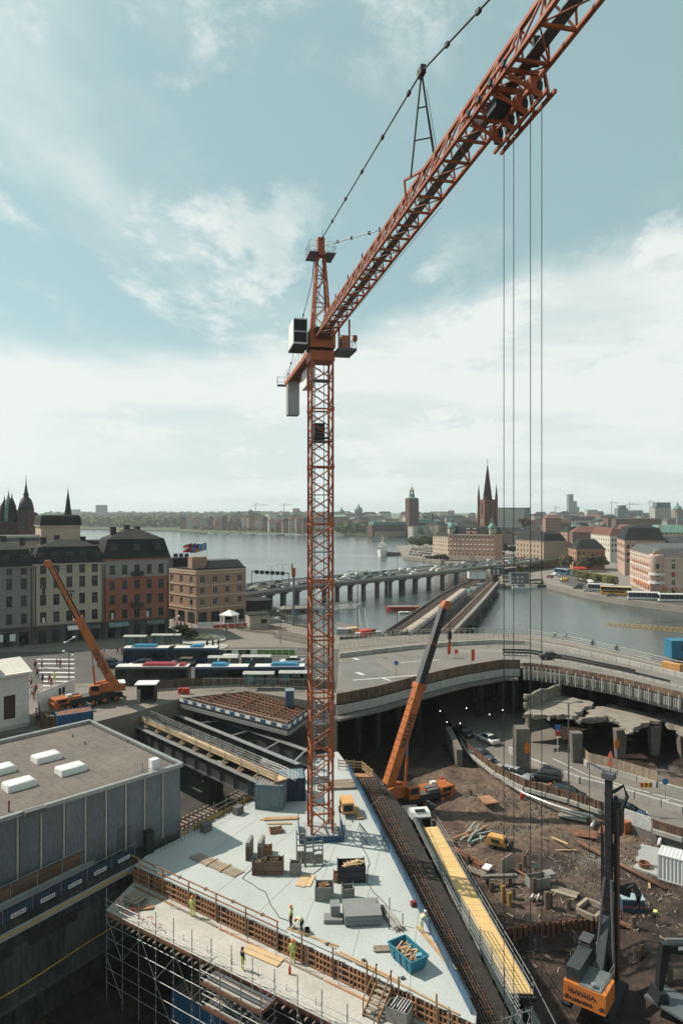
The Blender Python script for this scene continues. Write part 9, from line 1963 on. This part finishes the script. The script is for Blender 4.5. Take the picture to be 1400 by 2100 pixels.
# white truck behind the footbridge
def truck():
 p=Y(851,1722);T=thing('truck','white truck cab parked at the end of the yellow footbridge','truck',(9.2,80.6,2.3),-1.42);W=mat('truck_white',(.66,.67,.66),.35)
 pr=[(-.9,.9),(1.0,.9),(1.1,1.7),(.95,2.9),(.4,3.45),(-.9,3.5)]
 cb=MB().ring([[(x,y*1.22*k,z)for x,z in pr]for y,k in((-1,.95),(-.9,1),(.9,1),(1,.95))]).build('cab',W,T);box('windscreen',(1.07,0,2.35),(.06,2.1,.95),CGLASS,cb,ry=-.12);box('sun_visor',(1.05,0,3.0),(.3,2.2,.12),BLACK,cb);box('grille',(1.08,0,1.25),(.06,1.8,.6),DSTEEL,cb);box('bumper',(1.1,0,.6),(.25,2.4,.45),W,T)
 for s in(-1,1):box('side_window',(.3,s*1.225,2.4),(.9,.03,.7),CGLASS,cb);box('mirror',(1.1,s*1.45,2.3),(.12,.3,.6),BLACK,cb);box('headlight',(1.13,s*.95,.95),(.06,.35,.25),LAMP,T)
 box('beacon',(.2,0,3.56),(.5,1.2,.12),BLACK,cb);box('chassis',(-3.2,0,.85),(5.2,1.0,.3),DSTEEL,T);box('load_bed',(-3.6,0,1.3),(4.8,2.4,.5),GSTEEL,T)
 for x in(.1,-2.6,-4.2):
  for s in(-1,1):wheel(T,(x,s*1.0,.5),(0,1,0),.5,.3)
truck()
def drill_rig():
 h=math.atan2(.8,.6);T=thing('drill_rig','orange crawler drill rig with a tall black mast in the yard','drill rig',(20.9,56.3,.75),h);RIG=mat('rig_orange',(.52,.17,.04),.45,0,.12,.8,6,rand=0);RD_=mat('rig_dark',(.05,.058,.062),.45,.2,.25,1,7)
 for s in(-1,1):MB().ring([[(x,s*1.6+y,z)for x,z in((-2.3,.1),(2.3,.1),(2.6,.5),(2.3,.95),(-2.3,.95),(-2.6,.5))]for y in(-.38,.38)]).build('crawler',BLACK,T)
 box('undercarriage',(0,0,.8),(2.6,2.8,.5),DSTEEL,T)
 cw=MB().ring([[(x,y,z)for x,z in((-3.0,1.1),(-2.2,1.0),(-.4,1.0),(-.4,2.5),(-2.9,2.6))]for y in(-1.65,1.65)]).build('counterweight',RIG,T)
 c=Matrix(((0,0,-1,-3.0),(-1,0,0,.2),(0,1,0,2.1),(0,0,0,1)));LT=mat('dark_lettering',(.02,.02,.03),.6)
 text_mesh('lettering','SKANSKA',.5,LT,c,cw,bold=.01);c2=c.copy();c2[2][3]=1.45;text_mesh('lettering','LIEBHERR',.42,LT,c2,cw,bold=.008)
 for s in(-1,1):[box('hazard_stripe',(-3.02,s*(1.25+.12*k),1.55),(.02,.07,.34),BLACK,cw,rx=.6)for k in range(3)]
 box('engine_house',(-.9,1.0,2.9),(3.4,1.1,1.5),RD_,T);box('house_top',(-1.4,-.4,2.62),(2.8,1.7,.12),mat('rig_deck',(.16,.185,.19),.5,.2,.25,1,7),T);box('operator_cab',(1.5,1.15,2.9),(1.7,1.0,1.8),RD_,T);box('cab_window',(2.37,1.15,3.1),(.04,.85,1.1),CGLASS,T);box('cab_window',(1.5,1.66,3.1),(1.4,.03,1.0),CGLASS,T)
 g=box('roof_guard',(1.5,1.15,3.95),(1.5,1.0,.05),DSTEEL,T);[bar('guard_bar',(.85+.16*i,.7,4.02),(.85+.16*i,1.65,4.02),.04,.04,STEEL,g)for i in range(9)]
 for x,y in((-2.4,-1.5),(-1.2,-1.5),(0,-1.5)):rod('handrail_post',(x,y,2.6),(x,y,3.6),.03,STEEL,T)
 for z in(3.1,3.6):rod('handrail',(-2.4,-1.5,z),(0,-1.5,z),.025,STEEL,T)
 rod('exhaust',(-2.5,-.6,2.6),(-2.5,-.6,3.0),.2,STEEL,T);box('mirror',(-1.0,2.0,2.9),(.1,.3,.6),BLACK,T)
 mx0,my0=2.6,-.35;MZ=17.6
 ml=MB();ml.box((mx0,my0,1.2+MZ/2-.6),(.52,.52,MZ-1.2));ml=ml.build('mast',DSTEEL,T)
 [box('mast_rib',(mx0,my0,2+1.1*i),(.6,.6,.12),DSTEEL,ml)for i in range(14)]
 rod('leader_rail',(mx0+.1,my0-.75,.2),(mx0+.1,my0-.75,15.2),.13,RUST,T);rod('drill_tube',(mx0+.5,my0-.45,-.4),(mx0+.5,my0-.45,16),.16,DSTEEL,T)
 [rod('hydraulic_hose',(mx0-.3,my0+.5-.12*k,2.5),(mx0-.1,my0+.6-.1*k,13.8-.5*k),.05,BLACK,T)for k in range(3)]
 box('drill_head',(mx0+.5,my0-.5,14.3),(1.0,1.0,2.8),DSTEEL,T);box('drill_motor',(mx0+.4,my0-.2,11.0),(.9,.9,1.8),BLACK,T);rod('rotary_clamp',(mx0+.7,my0-1.6,8.0),(mx0+.5,my0-.2,8.2),.4,BLACK,T);MB().path([(mx0+.4,my0-1.3,8.5),(mx0+.4,my0-1.9,8.9),(mx0+.4,my0-2.3,8.2),(mx0+.4,my0-2.2,7.0)],.28,6).build('hose_loop',BLACK,T)
 MB().path([(mx0,my0-.4,16.5),(mx0,my0-1.2,17.2),(mx0,my0-1.5,16.4),(mx0,my0-1.1,15.2)],.16,6).build('hose_loop',BLACK,T);box('mast_head',(mx0,my0,MZ+.2),(.9,1.0,.5),GSTEEL,T);bar('head_jib',(mx0,my0+.2,MZ+.5),(mx0-.4,my0+1.5,MZ+1.1),.16,.16,STEEL,T);rod('aux_rope',(mx0-.4,my0+1.5,MZ+1.1),(mx0-.4,my0+1.5,10.5),.03,BLACK,T)
 for k,z in enumerate((MZ+1.0,MZ+1.7)):MB().lathe([(.3,z),(.02,z+.6)],(mx0+.2,my0-.1,0),3).build('flag_pennant',mat('pennant',(.34,.07,.04),.7),T)
 rod('pennant_pole',(mx0+.2,my0-.1,MZ),(mx0+.2,my0-.1,MZ+2.4),.03,DSTEEL,T)
 for s in(-.9,.5):rod('mast_strut',(mx0-1.8,my0+s,2.6),(mx0-.5,my0+s*.4,9.2),.13,GSTEEL,T);rod('strut_rod',(mx0-1.2,my0+s*.7,5.6),(mx0-.5,my0+s*.4,9.2),.08,STEEL,T)
 bar('kinematic_arm',(.2,-.3,2.6),(mx0-.4,-.35,6.0),.6,.55,RD_,T)
drill_rig()
def excavator():
 p=Y(1425,2000);T=thing('excavator','black excavator reaching in at the right edge with its bucket on the ground','excavator',(31.6,55.5,1.4),math.pi+.12);BK=mat('excavator_black',(.022,.024,.027),.4,.2)
 for s in(-1,1):MB().ring([[(x,s*1.3+y,z)for x,z in((-2,.05),(2,.05),(2.3,.45),(2,.85),(-2,.85),(-2.3,.45))]for y in(-.3,.3)]).build('crawler',BLACK,T)
 box('house',(-.6,0,1.8),(3.2,2.5,1.4),ORANGE2,T);box('cab',(.5,.8,2.3),(1.5,.95,1.9),CGLASS,T)
 def arm(name,a,b,w0,w1):a,b=Vector(a),Vector(b);d=(b-a).normalized();u_=Vector((-d.z,0,d.x));return MB().ring([[q+u_*k*w_/2+Vector((0,y,0))for y,k in((-.28,-1),(.28,-1),(.28,1),(-.28,1))]for q,w_ in((a,w0),(a.lerp(b,.5),(w0+w1)*.6),(b,w1))]).build(name,BK,T)
 arm('boom',(1.0,0,2.0),(3.2,0,4.4),.6,.8);bm_=arm('boom',(3.1,0,4.4),(5.9,0,4.6),.8,.5);arm('dipper',(5.7,0,5.0),(6.2,0,1.5),.7,.4);rod('dipper_cylinder',(3.4,0,5.1),(5.7,0,5.3),.1,STEEL,T);box('maker_plate',(4.4,.3,4.65),(.7,.02,.28),WHITE,bm_)
 MB().ring([[(x,y,z)for x,z in((5.9,1.4),(6.5,1.4),(6.8,.6),(6.3,.1),(5.7,.3))]for y in(-.7,.7)]).build('bucket',BK,T);box('coupler',(6.3,0,.25),(.5,.8,.25),mat('coupler_tan',(.5,.3,.14),.6),T)
excavator()
a=G(1365,2070,1.5);tag(MB().box(a+Vector((.6,.3,.4)),(2.6,3.2,.2),.6).build('steel_plate',mat('striped_plate',(.12,.14,.15),.5,.3)),'grey ribbed steel plate in the bottom right corner','plate')
# ticket machine tower in the cutting left of the slab
T=thing('control_cabin','dark green old control cabin on a post in the rail cutting','cabin',G(438,1645,3.0),.55);GR=mat('cabin_green',(.035,.042,.038),.6);box('base',(0,0,1.4),(2.0,1.8,2.8),GR,T);box('cab',(0,0,3.8),(2.4,2.2,1.8),GR,T);box('window',(0,-1.12,3.9),(1.8,.05,1.1),CGLASS,T);box('window',(1.22,0,3.9),(.05,1.6,1.1),CGLASS,T);box('cabin_roof',(0,0,4.8),(2.6,2.4,.16),mat('mint_roof',(.20,.25,.22),.7),T)
r=random.Random(31)
for i in range(10):
 t=i/10;p=Vector((-15.5,75,3.1)).lerp(Vector((-7,87.5,3.1)),t)+Vector((r.uniform(-4,-.6),r.uniform(-.6,2),0));T=thing('track_materials',f'{("steel profiles", "orange beams", "grey sections", "timber sleepers")[i % 4]} stacked in the rail cutting, {ORD[i]} heap from the hall','materials',p,1.0+r.uniform(-.2,.2),'material stacks in the rail cutting')
 for k in range(6):bar('profile',(-1.6,-.5+.2*k,.12+.12*(k%2)),(1.6-.2*(k%3),-.5+.2*k,.12+.12*(k%2)),.15,.15,(GSTEEL,ORANGE,STEEL,GWOOD)[i%4],T)
